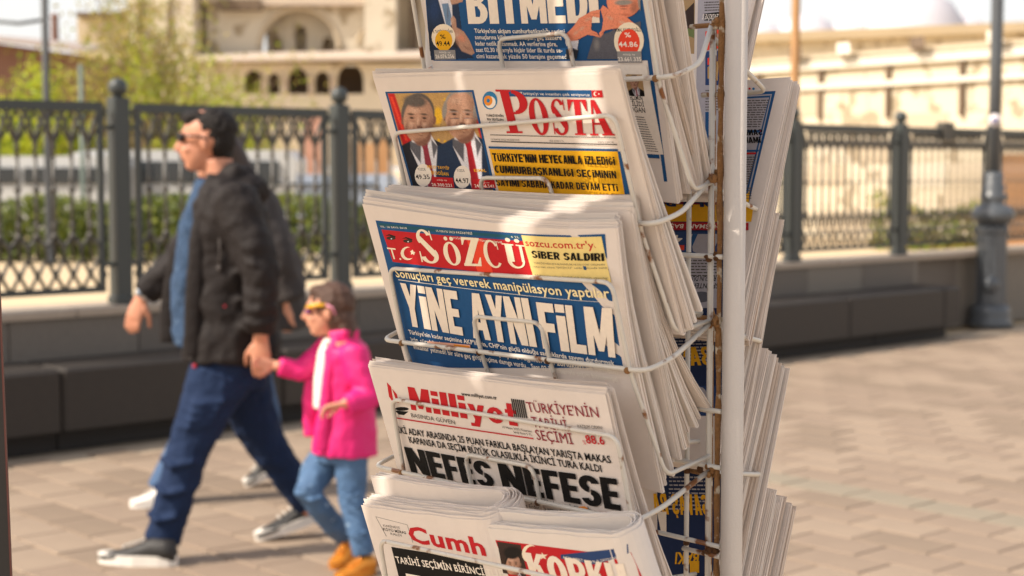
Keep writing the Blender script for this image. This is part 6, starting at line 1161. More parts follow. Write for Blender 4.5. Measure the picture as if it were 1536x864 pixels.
# ---- two copies folded once more, open loop of the fold at their right
def rolled(pose, W, H, L, sp, gap, rise, label, key, seed):
    O, E, D, N = (Vector(x) for x in pose); rg = random.Random(seed); mb = MB()
    def g(u): return gap * max(0, (u / W)) ** 2.8
    T0 = L * sp
    uc = W - (gap + T0)
    def path(l, n1=10, n2=10):
        out = []
        for k in range(n1 + 1):
            u = uc * k / n1; out.append((u, -(g(uc) + T0) + (g(u * 1) + (L - l) * sp) + (g(uc) - g(u)) * 1.0))
        y = g(uc) + (L - l) * sp; c = -(g(uc) + T0)
        for k in range(1, n2): 
            t = math.pi * k / n2; out.append((uc + y * math.sin(t), c + y * math.cos(t)))
        for k in range(n1 + 1):
            u = uc * (1 - k / n1); yy = (L - l) * sp
            tgt = c + (g(uc) - 2 * g(u)) - yy + 0.0
            out.append((u, tgt - (g(uc) - g(u)) * 0))
        return out
    for l in range(L):
        P2 = path(l); n = len(P2); a = rg.uniform(-.002, .002); top = rg.uniform(-.0035, .002) * (l > 0) - rise * .25 * l / L; vs = []
        nr = 4
        for side in (-.5, .5):
            for r_ in range(nr + 1):
                for i, (u, q) in enumerate(P2):
                    pu, pq = P2[max(0, i - 1)]; nu_, nq_ = P2[min(n - 1, i + 1)]; tx, ty = nu_ - pu, nq_ - pq; ll = math.hypot(tx, ty) or 1
                    t = i / (n - 1); v0 = top - rise * min(1, max(0, (t - .1) / .8)) + .0006 * math.sin(i * 1.7 + l)
                    v = v0 + (H - v0) * r_ / nr
                    uu = u + (a if i in (0, n - 1) else 0) - ty / ll * TH * side; qq = q + tx / ll * TH * side
                    vs.append(O + E * uu + D * v + N * qq)
        K = (nr + 1) * n; f = []
        for r_ in range(nr):
            for i in range(n - 1):
                b = r_ * n + i; f += [(b, b + 1, b + n + 1, b + n), (K + b, K + b + n, K + b + n + 1, K + b + 1)]
        for i in range(n - 1): f.append((i, K + i, K + i + 1, i + 1))
        for r_ in range(nr):
            b = r_ * n; f.append((b, b + n, K + b + n, K + b)); b += n - 1; f.append((b, K + b, K + b + n, b + n))
        mb.add(vs, f)
    base = O + D * H + E * W / 2
    o = mb.build('folded_newspaper', PAPER[0 if seed == 1 else 2], origin=base); tag(o, label, 'newspaper', 'newspapers folded small in the bottom pocket')
    me = o.data; me.polygons.foreach_set('use_smooth', [False] * len(me.polygons))
    y0 = g(uc) + T0; c = -y0
    def F(u, v, lift):
        if u <= uc: return O + E * u + D * v + N * (TH * .5 + lift) - base
        t = min((u - uc) / (y0 * 1.0), math.pi * .75)
        return O + E * (uc + (y0 + TH * .5 + lift) * math.sin(t)) + D * v + N * (c + (y0 + TH * .5 + lift) * math.cos(t)) - base
    page_print(PRINT[key], F, W + .02, H - .005, o)
rolled(P_['cumh'], .215, .2, 15, .0012, .0130, .018, 'newspaper folded small, slim red lettering over a black box, left in bottom pocket', 'cumh', 1)
rolled(P_['kork'], .195, .2, 9, .0011, .0130, .009, 'newspaper folded small with white letters on a red field, right in the bottom pocket', 'kork', 2)
# ------------------------------------------------------------------ the wire rack
WIRE = mat('white_wire', '#c9c3b9', rough=.42, var=.10, scale=60, col2='#7a4a22', thr=.585, sharp=45, spec=.5)
RUSTY = mat('rusty_wire', '#8a6238', rough=.8, var=.35, scale=120, col2='#c9bda8', thr=.58, sharp=60, bump=.5, bscale=500)
RUST = mat('rust', '#6b4524', rough=.9, var=.45, scale=300, bump=.8, bscale=700)
POLE = mat('white_painted_pole', '#c4bbb2', rough=.5, var=.05, scale=25, bump=.12, bscale=500, col2='#8a6a48', thr=.74, sharp=70)
BF = -1.15
rack = empty('newspaper_rack', RK(-1.2175, BF, 0), 'white wire newspaper rack with rusty joints, wire pockets and a round white pole', 'newspaper rack')
RO = Vector(rack.location)
def wire(name, pts, r=.0022, m=WIRE, n=8, rr=.006):
    return MB().tube([Vector(p) - RO for p in rounded(pts, rr)], r, n).build(name, m, rack, smooth=True)
for a in (-.992, -1.443):
    MB().tube([RK(a, BF, .03) - RO, RK(a, BF, 2.15) - RO], .0105, 20).build('pole', POLE, rack, smooth=True)
MB().obox(RK(-1.2175, BF, .015) - RO, AL * .26, OUT * .012, Vector((0, 0, .015))).obox(RK(-.992, BF, .0155) - RO, AL * .014, OUT * .2, Vector((0, 0, .012))).obox(RK(-1.443, BF, .0155) - RO, AL * .014, OUT * .2, Vector((0, 0, .012))).build('foot_frame', POLE, rack)
# rust running down the seam beside the pole
rn = random.Random(5); seam = []
for i in range(60): seam.append(RK(-1.0065 + rn.uniform(-.0005, .0005), BF + .0045, 2.0 - i * .0175) - RO)
MB().tube(seam, [rn.uniform(.0022, .0036) for _ in seam], 7).build('rusty_seam', RUSTY, rack)
for a, b, r, m, z0, z1, nm in ((-1.018, BF + .004, .0029, WIRE, .95, 1.667, 'upright_wire'), (-1.047, BF + .003, .0024, WIRE, .95, 1.53, 'upright_wire'), (-1.030, BF - .012, .0024, RUSTY, .95, 1.385, 'upright_wire'), (-1.030, BF - .012, .0024, RUSTY, 1.45, 1.667, 'upright_wire'),
                       (-1.43, BF + .004, .0029, WIRE, .95, 1.9, 'upright_wire'), (-1.40, BF - .003, .0024, WIRE, .95, 1.9, 'upright_wire')):
    wire(nm, [RK(a, b, z0), RK(a, b, (z0 + z1) / 2), RK(a, b, z1)], r, m)
wire('upright_wire', [RK(-1.030, BF - .012, 1.47), RK(-1.033, BF - .012, 1.425), RK(-1.033, BF - .012, 1.40), RK(-1.019, BF - .008, 1.375)], .0024, RUSTY)
for z, a0, m in ((1.527, -1.047, RUSTY), (1.447, -1.42, WIRE), (1.387, -1.047, RUSTY), (1.30, -1.034, WIRE), (1.246, -1.42, WIRE), (1.236, -1.047, RUSTY), (1.17, -1.42, WIRE), (1.160, -1.047, WIRE), (1.60, -1.034, RUSTY), (1.6655, -1.05, RUSTY)):
    wire('cross_wire', [RK(a0, BF + .0075 if m is WIRE else BF, z), RK((a0 - 1.0) / 2, BF + .0075 if m is WIRE else BF, z), RK(-1.0, BF + .0075 if m is WIRE else BF, z)], .0024, m)
for z in (1.6655, 1.5215, 1.4475, 1.385, 1.242, 1.165):
    m = MB(); rg = random.Random(int(z * 1000))
    for i in range(7): m.ell(RK(-1.0115 + rg.uniform(-.0065, .006), BF + .007 + rg.uniform(-.001, .003), z + rg.uniform(-.0045, .004)) - RO, rg.uniform(.002, .0046), rg.uniform(.002, .0042), rg.uniform(.0015, .0036), 8, 5)
    m.build('weld', MATS['rusty_wire'] if z not in (1.4475, 1.165) else RUST, rack, smooth=True)
for a, z in ((-1.047, 1.527), (-1.047, 1.447), (-1.047, 1.387), (-1.047, 1.236), (-1.030, 1.24), (-1.047, 1.165), (-1.030, 1.30)):
    MB().ell(RK(a, BF + .003, z) - RO, .0033, .0033, .0042, 8, 5).build('weld', RUST, rack, smooth=True)
def pocket(zr, zf, mir, slope=0., bw=-1.0235, lean=.37, tall=.080, small=.036, tslope=0., al=-1.340, sh=0., ar=0.):
    """one wire pocket: rim, tall hoop, small hoop, each hooking under the papers; mir turns it to the far face"""
    def K(a, b, z): return RK(a, b, z) if not mir else RK(-2.435 - a, -2.30 - b, z)
    dz = lambda a: slope * (a + .985)
    wire('pocket_rim', [K(-1.409, BF + .004, zf + dz(-1.41)), K(-1.375 + sh, bw, zr + dz(-1.375)), K(-1.18 + sh, bw + .002, zr + dz(-1.18)), K(-.985 + sh, bw, zr), K(-.990 + sh, bw - .04, zr + (zf - zr) * .25), K(-1.016, BF + .008, zf)], .0025, rr=.014)
    def hoop(a0, a1, h, nm, skew=0., ts=0.):
        o = .003
        wire(nm, [K(a0 - .006, BF + .006, zr - .095), K(a0, bw - .046, zr - .102 + dz(a0)), K(a0, bw - o, zr + dz(a0) - .006), K(a0 + skew, bw - o + h * lean, zr + h + dz(a0)), K(a1 + skew * .4, bw - o + (h + ts) * lean, zr + h + ts + dz(a1)), K(a1, bw - o, zr + dz(a1) - .006),
                  K(a1 + .004, bw - .046, zr - .102 + dz(a1)), K(a1 - .01, BF + .006, zr - .095)], .0022, rr=.012)
    hoop(al + sh, -1.006 + sh + ar, tall, 'tall_hoop', .012, tslope)
    hoop(-1.213 + sh, -1.112 + sh, small, 'small_hoop')
    if not mir:
        for a in (al, -1.213, -1.112, -1.006):
            MB().ell(K(a + sh, bw + .0015, zr - .001 + dz(a)) - RO, .0034, .0026, .0034, 8, 5).build('weld', RUST if a in (-1.213, -1.112) else RUSTY, rack, smooth=True)
pocket(1.612, 1.664, False, 0., -1.0575, .303, .125, .046)
pocket(1.481, 1.519, False, 0., -1.0350, .400, .086, .040, .010)
pocket(1.350, 1.382, False, .008, -1.0235, .370, .080, .036)
pocket(1.216, 1.240, False, .012, -1.0110, .322, .081, .034, -.002, -1.325, 0., .016)
pocket(1.086, 1.100, False, .010, -.9490, .300, .082, .030, .012, -1.325, .060)
for zr, zf in ((1.608, 1.655), (1.484, 1.513), (1.352, 1.378), (1.214, 1.236), (1.078, 1.10)):
    pocket(zr, zf, True)
# ------------------------------------------------------------------ people
def remesh(o, vox, smooth=2):
    m = o.modifiers.new('remesh', 'REMESH'); m.mode = 'VOXEL'; m.voxel_size = vox; m.use_smooth_shade = True
    if smooth: s = o.modifiers.new('smooth', 'SMOOTH'); s.factor = .5; s.iterations = smooth
    return o
SKIN = mat('skin', '#c08468', rough=.55, var=.06, scale=30, bump=.05); SKINC = mat('skin_child', '#cf9478', rough=.55, var=.05, scale=30)
HAIR = mat('dark_hair', '#1a1411', rough=.6, spec=.25, var=.3, scale=60, bump=.5, bscale=250, col2='#4a4440', thr=.64, sharp=20); HAIRB = mat('brown_hair', '#4a2f20', rough=.5, var=.3, scale=60, bump=.5, bscale=250); HAIRW = mat('long_hair', '#33241c', rough=.5, var=.3, scale=60, bump=.4)
JKT = mat('jacket_black', '#1d1716', rough=.75, spec=.3, var=.12, scale=30, bump=.6, bscale=26); COATG = mat('coat_grey', '#332e2d', rough=.8, var=.1, scale=30, bump=.3, bscale=18)
JEAN = mat('jeans_navy', '#1b2a46', rough=.85, spec=.2, var=.2, scale=24, bump=.45, bscale=26); JEANL = mat('jeans_light', '#446284', rough=.8, var=.3, scale=14, bump=.4, bscale=30, col2='#8ea6bc', thr=.64, sharp=22); JEANM = mat('jeans_mid', '#3c5678', rough=.8, var=.2, scale=20, bump=.3, bscale=25)
SHIRT = mat('blue_shirt', '#33465f', rough=.85, spec=.2, var=.45, scale=45, col2='#5c7088', thr=.62, sharp=60, bump=.2); PINK = mat('pink_jacket', '#d4126e', rough=.6, var=.06, scale=20, bump=.4, bscale=24); WTEE = mat('white_tee', '#ded6cc', rough=.8, var=.08, scale=40, bump=.2)
SHOE = mat('shoe_black', '#252322', rough=.6, var=.2, scale=40, bump=.3); SOLE = mat('shoe_sole', '#dcd6cc', rough=.6, var=.05); WSHOE = mat('shoe_white', '#dfdad2', rough=.5, var=.05); GOLD = mat('shoe_gold', '#d98c34', rough=.3, var=.15, scale=30, metal=.5)
BLK = mat('black_plastic', '#131212', rough=.2, spec=.6); STEEL = mat('steel', '#b8b8bc', rough=.3, metal=.9); SIL = mat('watch_face', '#8a94a0', rough=.2, metal=.5)
def pp(px_, py, y):
    """survey point of the figure standing y metres away -> place"""
    rx = (px_ - 768) / FPX; uy = (432 - py) / FPX
    ry = math.cos(PITCH) + uy * math.sin(PITCH); rz = -math.sin(PITCH) + uy * math.cos(PITCH); k = y / ry
    return Vector((rx * k, y, 1.53 + rz * k))
class Fig:
    def __init__(s, name, label, base, cat='person', group='people walking past the rack'):
        s.e = empty(name, base, label, cat, group); s.b = Vector(base)
    def q(s, p): return Vector(p) - s.b
    def part(s, mb, name, m, parent=None, vox=None, sm=2, smooth=True, folds=None):
        mb.v = [tuple(Vector(v) - s.b) for v in mb.v]; o = mb.build(name, m, parent or s.e, smooth=smooth)
        if vox: remesh(o, vox, sm)
        if folds:
            t = bpy.data.textures.new('folds', 'CLOUDS'); t.noise_scale = folds[1]; t.noise_depth = 2
            d = o.modifiers.new('folds', 'DISPLACE'); d.texture = t; d.strength = folds[0]; d.mid_level = .5
        return o
def head(mb, c, h, face=-1, tilt=0.):
    """profile head looking to -x; c centre, h head height"""
    k = h / .235; C = Vector(c); ro = Matrix.Rotation(tilt, 3, 'Y')
    def P(x, y, z): return C + ro @ Vector((x * face * -1 * k if False else -x * k * (1 if face < 0 else -1), y * k, z * k))
    mb.ell(P(-.012, 0, .028), .098 * k, .077 * k, .093 * k, 16, 12, ro)          # skull
    mb.ell(P(.028, 0, -.035), .062 * k, .058 * k, .078 * k, 14, 10, ro)          # face
    mb.ell(P(.045, 0, -.088), .036 * k, .036 * k, .026 * k, 12, 8, ro)           # chin
    mb.tube([P(.082, 0, .018), P(.099, 0, -.008), P(.112, 0, -.027), P(.092, 0, -.038)], [(.011 * k, .009 * k), (.012 * k, .011 * k), (.014 * k, .015 * k), (.012 * k, .014 * k)], 8)   # nose
    mb.ell(P(.082, 0, .03), .014 * k, .05 * k, .010 * k, 10, 6, ro)              # brow ridge
    mb.ell(P(.083, 0, -.056), .012 * k, .022 * k, .0065 * k, 8, 6, ro); mb.ell(P(.080, 0, -.068), .012 * k, .019 * k, .0065 * k, 8, 6, ro)   # lips
    for sy in (-1, 1):
        mb.ell(P(.058, sy * .036, -.03), .025 * k, .022 * k, .022 * k, 10, 6, ro)   # cheeks
        mb.ell(P(-.008, sy * .078, -.008), .016 * k, .009 * k, .031 * k, 10, 6, ro)   # ears
    return P, k
def hand(mb, wrist, dirv, palm_n, L=.19, curl=.5, thumb=1):
    """palm, four bent unequal fingers and a thumb from the side of the palm"""
    W = Vector(wrist); d = Vector(dirv).normalized(); n = Vector(palm_n); n = (n - d * n.dot(d)).normalized(); s = d.cross(n)
    k = L / .19; r = .0088 * k
    mb.tube([W - d * .02 * k, W + d * .02 * k, W + d * .06 * k, W + d * .095 * k], [(.018 * k, .027 * k), (.016 * k, .033 * k), (.015 * k, .041 * k), (.012 * k, .040 * k)], 12, ref=n)
    for i, (off, ln) in enumerate(((-.030, .074), (-.010, .084), (.010, .078), (.030, .062))):
        p = W + d * .088 * k + s * off * k; pts = [p]; a = 0
        for j in range(3): a += curl * (.5, .7, .5)[j]; p = p + (d * math.cos(a) + n * math.sin(a)) * ln * k * (.45, .32, .23)[j]; pts.append(p)
        mb.tube(pts, [r, r * .98, r * .9, r * .75], 8)
    p = W + d * .03 * k - s * .030 * k * thumb; d2 = (d * .75 - s * .6 * thumb + n * .35).normalized(); q = p + d2 * .045 * k; d3 = (d * .9 - s * .15 * thumb + n * .45).normalized()
    mb.tube([p, q, q + d3 * .032 * k, q + d3 * .055 * k], [.013 * k, .0115 * k, .010 * k, .008 * k], 8)
def leg(mb, pts, r, ref=(0, 1, 0)): mb.tube(pts, r, 14, ref=ref)
def shoe(f, toe, heel, width, hgt, mu, ms, name='shoe', lift=0.):
    toe, heel = Vector(toe), Vector(heel); d = toe - heel; L = d.length; d.normalize(); up = Vector((0, 0, 1)); up = (up - d * up.dot(d)).normalized(); s = d.cross(up)
    def ring(t, w, h0, h1, n=14, sh=0.):
        c = heel + d * (L * t) + up * ((h0 + h1) / 2)
        return [c + s * (w * math.cos(2 * math.pi * k / n)) + up * ((h1 - h0) / 2 * math.sin(2 * math.pi * k / n)) for k in range(n)]
    mb = MB(); R = [(-.0, .3, .5), (.04, .72, .95), (.15, .82, 1.0), (.3, .8, 1.02), (.42, .82, .86), (.6, .95, .62), (.78, 1.0, .47), (.92, .8, .38), (1.0, .35, .28)]
    vs = []; n = 14
    for t, w, h in R: vs += ring(t, width * w, hgt * .12, hgt * h)
    fs = [(i * n + k, i * n + (k + 1) % n, (i + 1) * n + (k + 1) % n, (i + 1) * n + k) for i in range(len(R) - 1) for k in range(n)] + [tuple(range(n - 1, -1, -1)), tuple((len(R) - 1) * n + k for k in range(n))]
    mb.add(vs, fs); o = f.part(mb, name, mu)
    mb = MB(); m = 20; lo, hi = [], []
    for k in range(m):
        a = 2 * math.pi * k / m; t = .5 + .52 * math.cos(a); w = width * 1.07 * math.sin(a) * (1 if t > .45 else .86); c = heel + d * (L * t) + s * w; lo.append(c); hi.append(c + up * hgt * .38)
    mb.add(lo + hi, [tuple(range(m - 1, -1, -1)), tuple(range(m, 2 * m))] + [(k, (k + 1) % m, m + (k + 1) % m, m + k) for k in range(m)]); f.part(mb, 'sole', ms, o, smooth=False)
    mb = MB()
    for i in range(4): c = heel + d * (L * (.42 + i * .08)) + up * hgt * (.9 - i * .085); mb.tube([c - s * width * .5, c + up * .004, c + s * width * .5], .0035, 5)
    f.part(mb, 'lace', ms, o)
    return o
# ---- the man
Y = 6.3
f = Fig('person', 'man in black jacket, sunglasses and jeans walking left, holding the girl by the hand', (-1.15, 6.3, 0))
A = lambda x, y, dy=0.: pp(x, y, Y + dy)
b = MB(); hc = A(309, 212); P, k = head(b, hc, .245)
b.tube([A(326, 238), A(331, 262), A(338, 290)], [.056, .060, .085], 12)
b.tube([A(340, 280), A(342, 330), A(345, 400), A(350, 470), A(352, 540)], [(.15, .10), (.19, .13), (.155, .14), (.155, .13), (.165, .13)], 14, ref=(0, 1, 0))
sh_n, sh_f = A(352, 300, -.17), A(330, 300, .17)
e_n, w_n = A(392, 412, -.24), A(391, 508, -.22)
e_f, w_f = A(268, 392, .22), A(212, 446, .20)
b.tube([sh_n, e_n, w_n], [.055, .042, .029], 10); b.tube([sh_f, e_f, w_f], [.055, .042, .028], 10)
hand(b, w_n, A(391, 560, -.22) - w_n, (0, 1, .0), .185, .45, 1); hand(b, w_f, A(196, 490, .2) - w_f, (.3, .9, -.1), .185, .38, -1)
hip_n, hip_f = A(338, 560, -.09), A(352, 560, .1)
leg(b, [hip_n, A(287, 672, -.12), A(243, 806, -.15)], [.07, .042, .03]); leg(b, [hip_f, A(392, 668, .16), A(463, 768, .26)], [.07, .042, .03])
f.part(b, 'body', SKIN, vox=.0065, sm=2)
# hair
b = MB(); b.ell(P(-.026, 0, .044), .094 * k, .079 * k, .082 * k, 18, 12); b.ell(P(-.055, 0, .0), .056 * k, .074 * k, .070 * k, 14, 10); b.ell(P(-.066, 0, -.04), .034 * k, .052 * k, .045 * k, 12, 8); b.ell(P(.035, 0, .085), .06 * k, .062 * k, .034 * k, 12, 8)
hm = f.part(b, 'hair', HAIR, vox=.008, sm=2, folds=(.020, .022))
# sunglasses
b = MB()
for sy in (-1, 1): b.ell(P(.086, sy * .033, .012), .012 * k, .028 * k, .019 * k, 12, 8)
g = f.part(b, 'sunglasses', BLK); b = MB()
for sy in (-1, 1): b.tube([P(.088, sy * .055, .018), P(.05, sy * .074, .02), P(.0, sy * .083, .016), P(-.02, sy * .083, .004)], .0045, 6)
b.tube([P(.094, -.014, .017), P(.094, .014, .017)], .003, 6); f.part(b, 'temple', BLK, g)
b = MB(); b.tube([P(.082, -.024, -.0645), P(.0885, 0, -.0635), P(.082, .024, -.0645)], .0022, 5); f.part(b, 'mouth', mat('mouth', '#8c4c40'), None)
# shirt front
b = MB(); b.tube([A(321, 272), A(316, 300), A(307, 350), A(299, 420), A(296, 490), A(298, 516)], [(.09, .07), (.15, .085), (.15, .10), (.15, .105), (.14, .095), (.135, .09)], 16, ref=(0, 1, 0))
f.part(b, 'shirt', SHIRT, vox=.012, sm=3, folds=(.03, .07))
# jacket: trunk and both sleeves as one cloth
b = MB(); b.tube([A(342, 262), A(341, 285), A(343, 320), A(344, 370), A(345, 420), A(346, 470), A(347, 512), A(346, 540)], [(.10, .075), (.19, .115), (.215, .155), (.20, .165), (.195, .175), (.20, .185), (.21, .195), (.21, .19)], 20, ref=(0, 1, 0))
b.tube([sh_n + Vector((-.01, .02, .03)), sh_n, sh_n.lerp(e_n, .5), e_n, e_n.lerp(w_n, .5), w_n + Vector((0, 0, .02))], [.075, .095, .085, .075, .068, .056], 14)
b.tube([sh_f + Vector((0, -.02, .03)), sh_f, sh_f.lerp(e_f, .5), e_f, e_f.lerp(w_f, .6), w_f + Vector((.01, 0, .012))], [.075, .09, .08, .072, .062, .054], 14)
b.tube([A(318, 270, -.0), A(352, 262, -.05), A(372, 268, .0)], [.045, .05, .045], 10)      # collar and hood
b.ell(A(370, 285), .085, .13, .07)
for i in range(5): b.tube([A(330 + i * 4, 330 + i * 40, -.185), A(372, 322 + i * 42, -.2), A(400 + i * 3, 334 + i * 38, -.16)], [.006, .012, .006], 6)
for i in range(4): c = e_n.lerp(w_n, .1 + i * .22); b.tube([c + Vector((-.06, -.045, .01)), c + Vector((.0, -.072, 0)), c + Vector((.06, -.045, .014))], .010, 6)
for i in range(3): c = sh_n.lerp(e_n, .45 + i * .2); b.tube([c + Vector((-.07, -.045, .02)), c + Vector((.0, -.086, 0)), c + Vector((.07, -.045, -.01))], .010, 6)
jk = f.part(b, 'jacket', JKT, vox=.011, sm=3, folds=(.035, .085))
b = MB(); b.tube([A(322, 262, -.1), A(308, 300, -.14), A(296, 360, -.165), A(290, 440, -.175), A(286, 535, -.17)], [(.016, .030), (.016, .035), (.014, .035), (.013, .035), (.012, .035)], 10, ref=(0, 1, 0)); f.part(b, 'lapel', JKT, jk, vox=.009)
b = MB(); b.tube([A(300, 300, .12), A(268, 400, .15), A(256, 470, .16), A(253, 514, .16)], [(.02, .05), (.02, .055), (.018, .05), (.015, .04)], 10, ref=(0, 1, 0)); f.part(b, 'lapel', JKT, jk, vox=.01)
b = MB(); b.tube([A(328, 330, -.19), A(330, 372, -.2), A(329, 398, -.2)], .004, 6); b.ell(A(329, 402, -.2), .009, .009, .012, 8, 6); f.part(b, 'drawstring', mat('drawstring', '#4a4442'), jk)
b = MB(); b.ell(A(336, 460, -.19), .012, .006, .01, 8, 6); b.ell(A(292, 549, -.165), .010, .006, .009, 8, 6); f.part(b, 'red_tab', mat('red_tab', '#a82034'), jk)
# watch
b = MB(); c = w_f + Vector((.012, 0, .008)); dd = (w_f - e_f).normalized(); b.tube([c - dd * .012, c + dd * .012], .036, 14); wt = f.part(b, 'watch', STEEL); b = MB(); b.ell(c + Vector((-.01, -.034, .012)), .017, .008, .017, 10, 6); f.part(b, 'watch_face', SIL, wt)
# jeans
b = MB(); b.tube([A(348, 512), A(346, 545), A(345, 580)], [(.165, .15), (.18, .165), (.15, .15)], 16, ref=(0, 1, 0))
kn, an = A(283, 676, -.12), A(243, 812, -.15); kf, af = A(396, 662, .16), A(464, 757, .26)
b.tube([A(332, 560, -.08), hip_n.lerp(kn, .5) + Vector((-.01, 0, 0)), kn, kn.lerp(an, .5), an], [(.118, .13), (.092, .105), (.074, .084), (.064, .074), (.058, .070)], 16, ref=(0, 1, 0))
b.tube([A(356, 560, .08), hip_f.lerp(kf, .5), kf, kf.lerp(af, .5), af], [(.125, .13), (.098, .105), (.075, .083), (.065, .07), (.058, .064)], 16, ref=(0, 1, 0))
for i in range(7):
    c = hip_n.lerp(kn, .35 + i * .1) if i < 4 else kn.lerp(an, (i - 4) * .3 + .12); w_ = .115 - i * .006
    b.tube([c + Vector((-w_ * .95, -.03, .02)), c + Vector((-w_ * .4, -.105 + i * .004, -.005)), c + Vector((w_ * .6, -.09 + i * .004, .012))], .012, 6)
jn = f.part(b, 'jeans', JEAN, vox=.010, sm=2, folds=(.022, .06))
shoe(f, A(150, 848, -.15) * 1 + Vector((0, 0, -pp(150, 848, Y - .15).z)), Vector((A(266, 848, -.2).x, Y - .21, 0)), .052, .105, SHOE, SOLE)
tb = pp(388, 806, 6.54); hb = pp(494, 795, 6.6); shoe(f, Vector((tb.x, 6.5, .0)), Vector((hb.x + .01, 6.62, .085)), .050, .10, SHOE, SOLE)
# ---- the girl
Y = 6.05; G_ = Fig('person', 'small girl in bright pink jacket, tinted glasses, jeans and golden shoes', (-.62, 6.05, 0))
b = MB(); hc = A(492, 466); Pg, kg = head(b, hc, .20); b.tube([A(503, 490), A(506, 512)], [.034, .04], 10)
b.tube([A(510, 510), A(512, 560), A(512, 620), A(512, 675)], [(.09, .06), (.10, .075), (.09, .075), (.10, .08)], 12, ref=(0, 1, 0))
s_n, el_n, wr_n = A(532, 530, -.11), A(553, 598, -.14), A(515, 606, -.2)
s_f, el_f, wr_f = A(488, 530, .09), A(450, 556, .05), A(412, 548, .02)
b.tube([s_n, el_n, wr_n], [.032, .028, .02], 8); b.tube([s_f, el_f, wr_f], [.032, .026, .02], 8)
hand(b, wr_n, A(487, 612, -.2) - wr_n, (0, -.4, -1), .125, .9, 1); hand(b, wr_f, A(393, 545, 0) - wr_f, (0, -1, .1), .12, .6, 1)
kn_l, an_l = A(462, 738, -.05), A(518, 806, .08); kn_r, an_r = A(528, 748, -.06), A(545, 832, -.1)
leg(b, [A(496, 672, .05), kn_l, an_l], [.045, .030, .022]); leg(b, [A(524, 672, -.05), kn_r, an_r], [.045, .030, .022])
G_.part(b, 'body', SKINC, vox=.005, sm=2)
b = MB(); b.ell(Pg(-.022, 0, .036), .103 * kg, .085 * kg, .097 * kg, 18, 12); b.ell(Pg(-.05, 0, -.03), .065 * kg, .08 * kg, .085 * kg, 14, 10); b.ell(Pg(.03, 0, .088), .055 * kg, .06 * kg, .03 * kg); b.tube([Pg(-.06, 0, -.02), Pg(-.085, 0, -.09), Pg(-.10, 0, -.16)], [(.058 * kg, .082 * kg), (.05 * kg, .078 * kg), (.028 * kg, .055 * kg)], 12, ref=(1, 0, 0))
G_.part(b, 'hair', HAIRB, vox=.007, sm=2, folds=(.016, .02))
b = MB()
for sy in (-1, 1): b.ell(Pg(.085, sy * .034, .006), .012 * kg, .030 * kg, .020 * kg, 12, 8)
g = G_.part(b, 'glasses', mat('purple_lens', '#7a3c8c', rough=.15, spec=.8)); b = MB()
for sy in (-1, 1): b.tube([Pg(.09, sy * .05, .016), Pg(.05, sy * .072, .03), Pg(.0, sy * .083, .032)], .0075, 6)
G_.part(b, 'temple', mat('yellow_plastic', '#e0a81c', rough=.3), g); b = MB()
for sy in (-1, 1): b.tube([Pg(.0, sy * .085, .035), Pg(-.03, sy * .09, .02), Pg(-.042, sy * .088, -.01)], .0042, 6)
G_.part(b, 'strap', mat('pale_pink_strap', '#d88ca0', rough=.4), g)
b = MB(); b.tube([Pg(.082, -.02, -.062), Pg(.089, 0, -.061), Pg(.082, .02, -.062)], .0022, 5); G_.part(b, 'mouth', MATS['mouth'])
b = MB(); b.tube([A(500, 508), A(496, 530), A(492, 570), A(489, 612)], [(.05, .035), (.075, .05), (.075, .055), (.07, .05)], 12, ref=(0, 1, 0)); G_.part(b, 'tee', WTEE, vox=.008, sm=3)
b = MB(); b.tube([A(518, 506), A(518, 522), A(519, 560), A(520, 600), A(519, 640), A(517, 680)], [(.06, .05), (.115, .085), (.115, .10), (.12, .105), (.125, .12), (.13, .128)], 18, ref=(0, 1, 0))
b.tube([s_n + Vector((0, .01, .015)), s_n, s_n.lerp(el_n, .5), el_n, el_n.lerp(wr_n, .5), wr_n + Vector((.012, 0, 0))], [.045, .056, .052, .05, .045, .038], 12)
b.tube([s_f, s_f.lerp(el_f, .5), el_f, el_f.lerp(wr_f, .85)], [.055, .05, .045, .038], 12)
b.tube([A(497, 505, -.03), A(516, 498, -.05), A(534, 502, 0)], .026, 8)
for i in range(4): c = el_n.lerp(wr_n, .0 + i * .25); b.tube([c + Vector((-.01, -.045, .03)), c + Vector((.0, -.05, 0)), c + Vector((.014, -.035, -.035))], .006, 6)
pj = G_.part(b, 'jacket', PINK, vox=.008, sm=3, folds=(.014, .06))
b = MB(); b.tube([A(508, 506, -.06), A(500, 524, -.085), A(492, 560, -.10), A(484, 640, -.115), A(480, 676, -.11)], [(.014, .022), (.014, .03), (.012, .022), (.012, .026), (.012, .03)], 8, ref=(0, 1, 0)); G_.part(b, 'lapel', PINK, pj, vox=.006)
b = MB(); b.tube([A(488, 508, .05), A(472, 530, .07), A(464, 600, .06), A(466, 655, .05)], [(.012, .02), (.014, .03), (.014, .028), (.012, .03)], 8, ref=(0, 1, 0)); G_.part(b, 'lapel', PINK, pj, vox=.006)
b = MB(); b.tube([A(510, 660), A(510, 690)], [(.105, .10), (.10, .095)], 14, ref=(0, 1, 0))
b.tube([A(496, 680, .05), A(474, 712, 0), kn_l, A(490, 776, .03), an_l], [(.065, .07), (.062, .066), (.052, .056), (.045, .048), (.038, .04)], 14, ref=(0, 1, 0))
b.tube([A(526, 682, -.05), A(528, 716, -.05), kn_r, A(538, 790, -.09), an_r], [(.065, .068), (.06, .062), (.05, .054), (.044, .046), (.04, .042)], 14, ref=(0, 1, 0))
for c in (A(462, 730, -.05), A(470, 748, -.06), A(527, 742, -.1), A(530, 760, -.1), A(536, 800, -.12)): b.tube([c + Vector((-.045, -.02, .01)), c + Vector((0, -.045, 0)), c + Vector((.04, -.02, .012))], .007, 6)
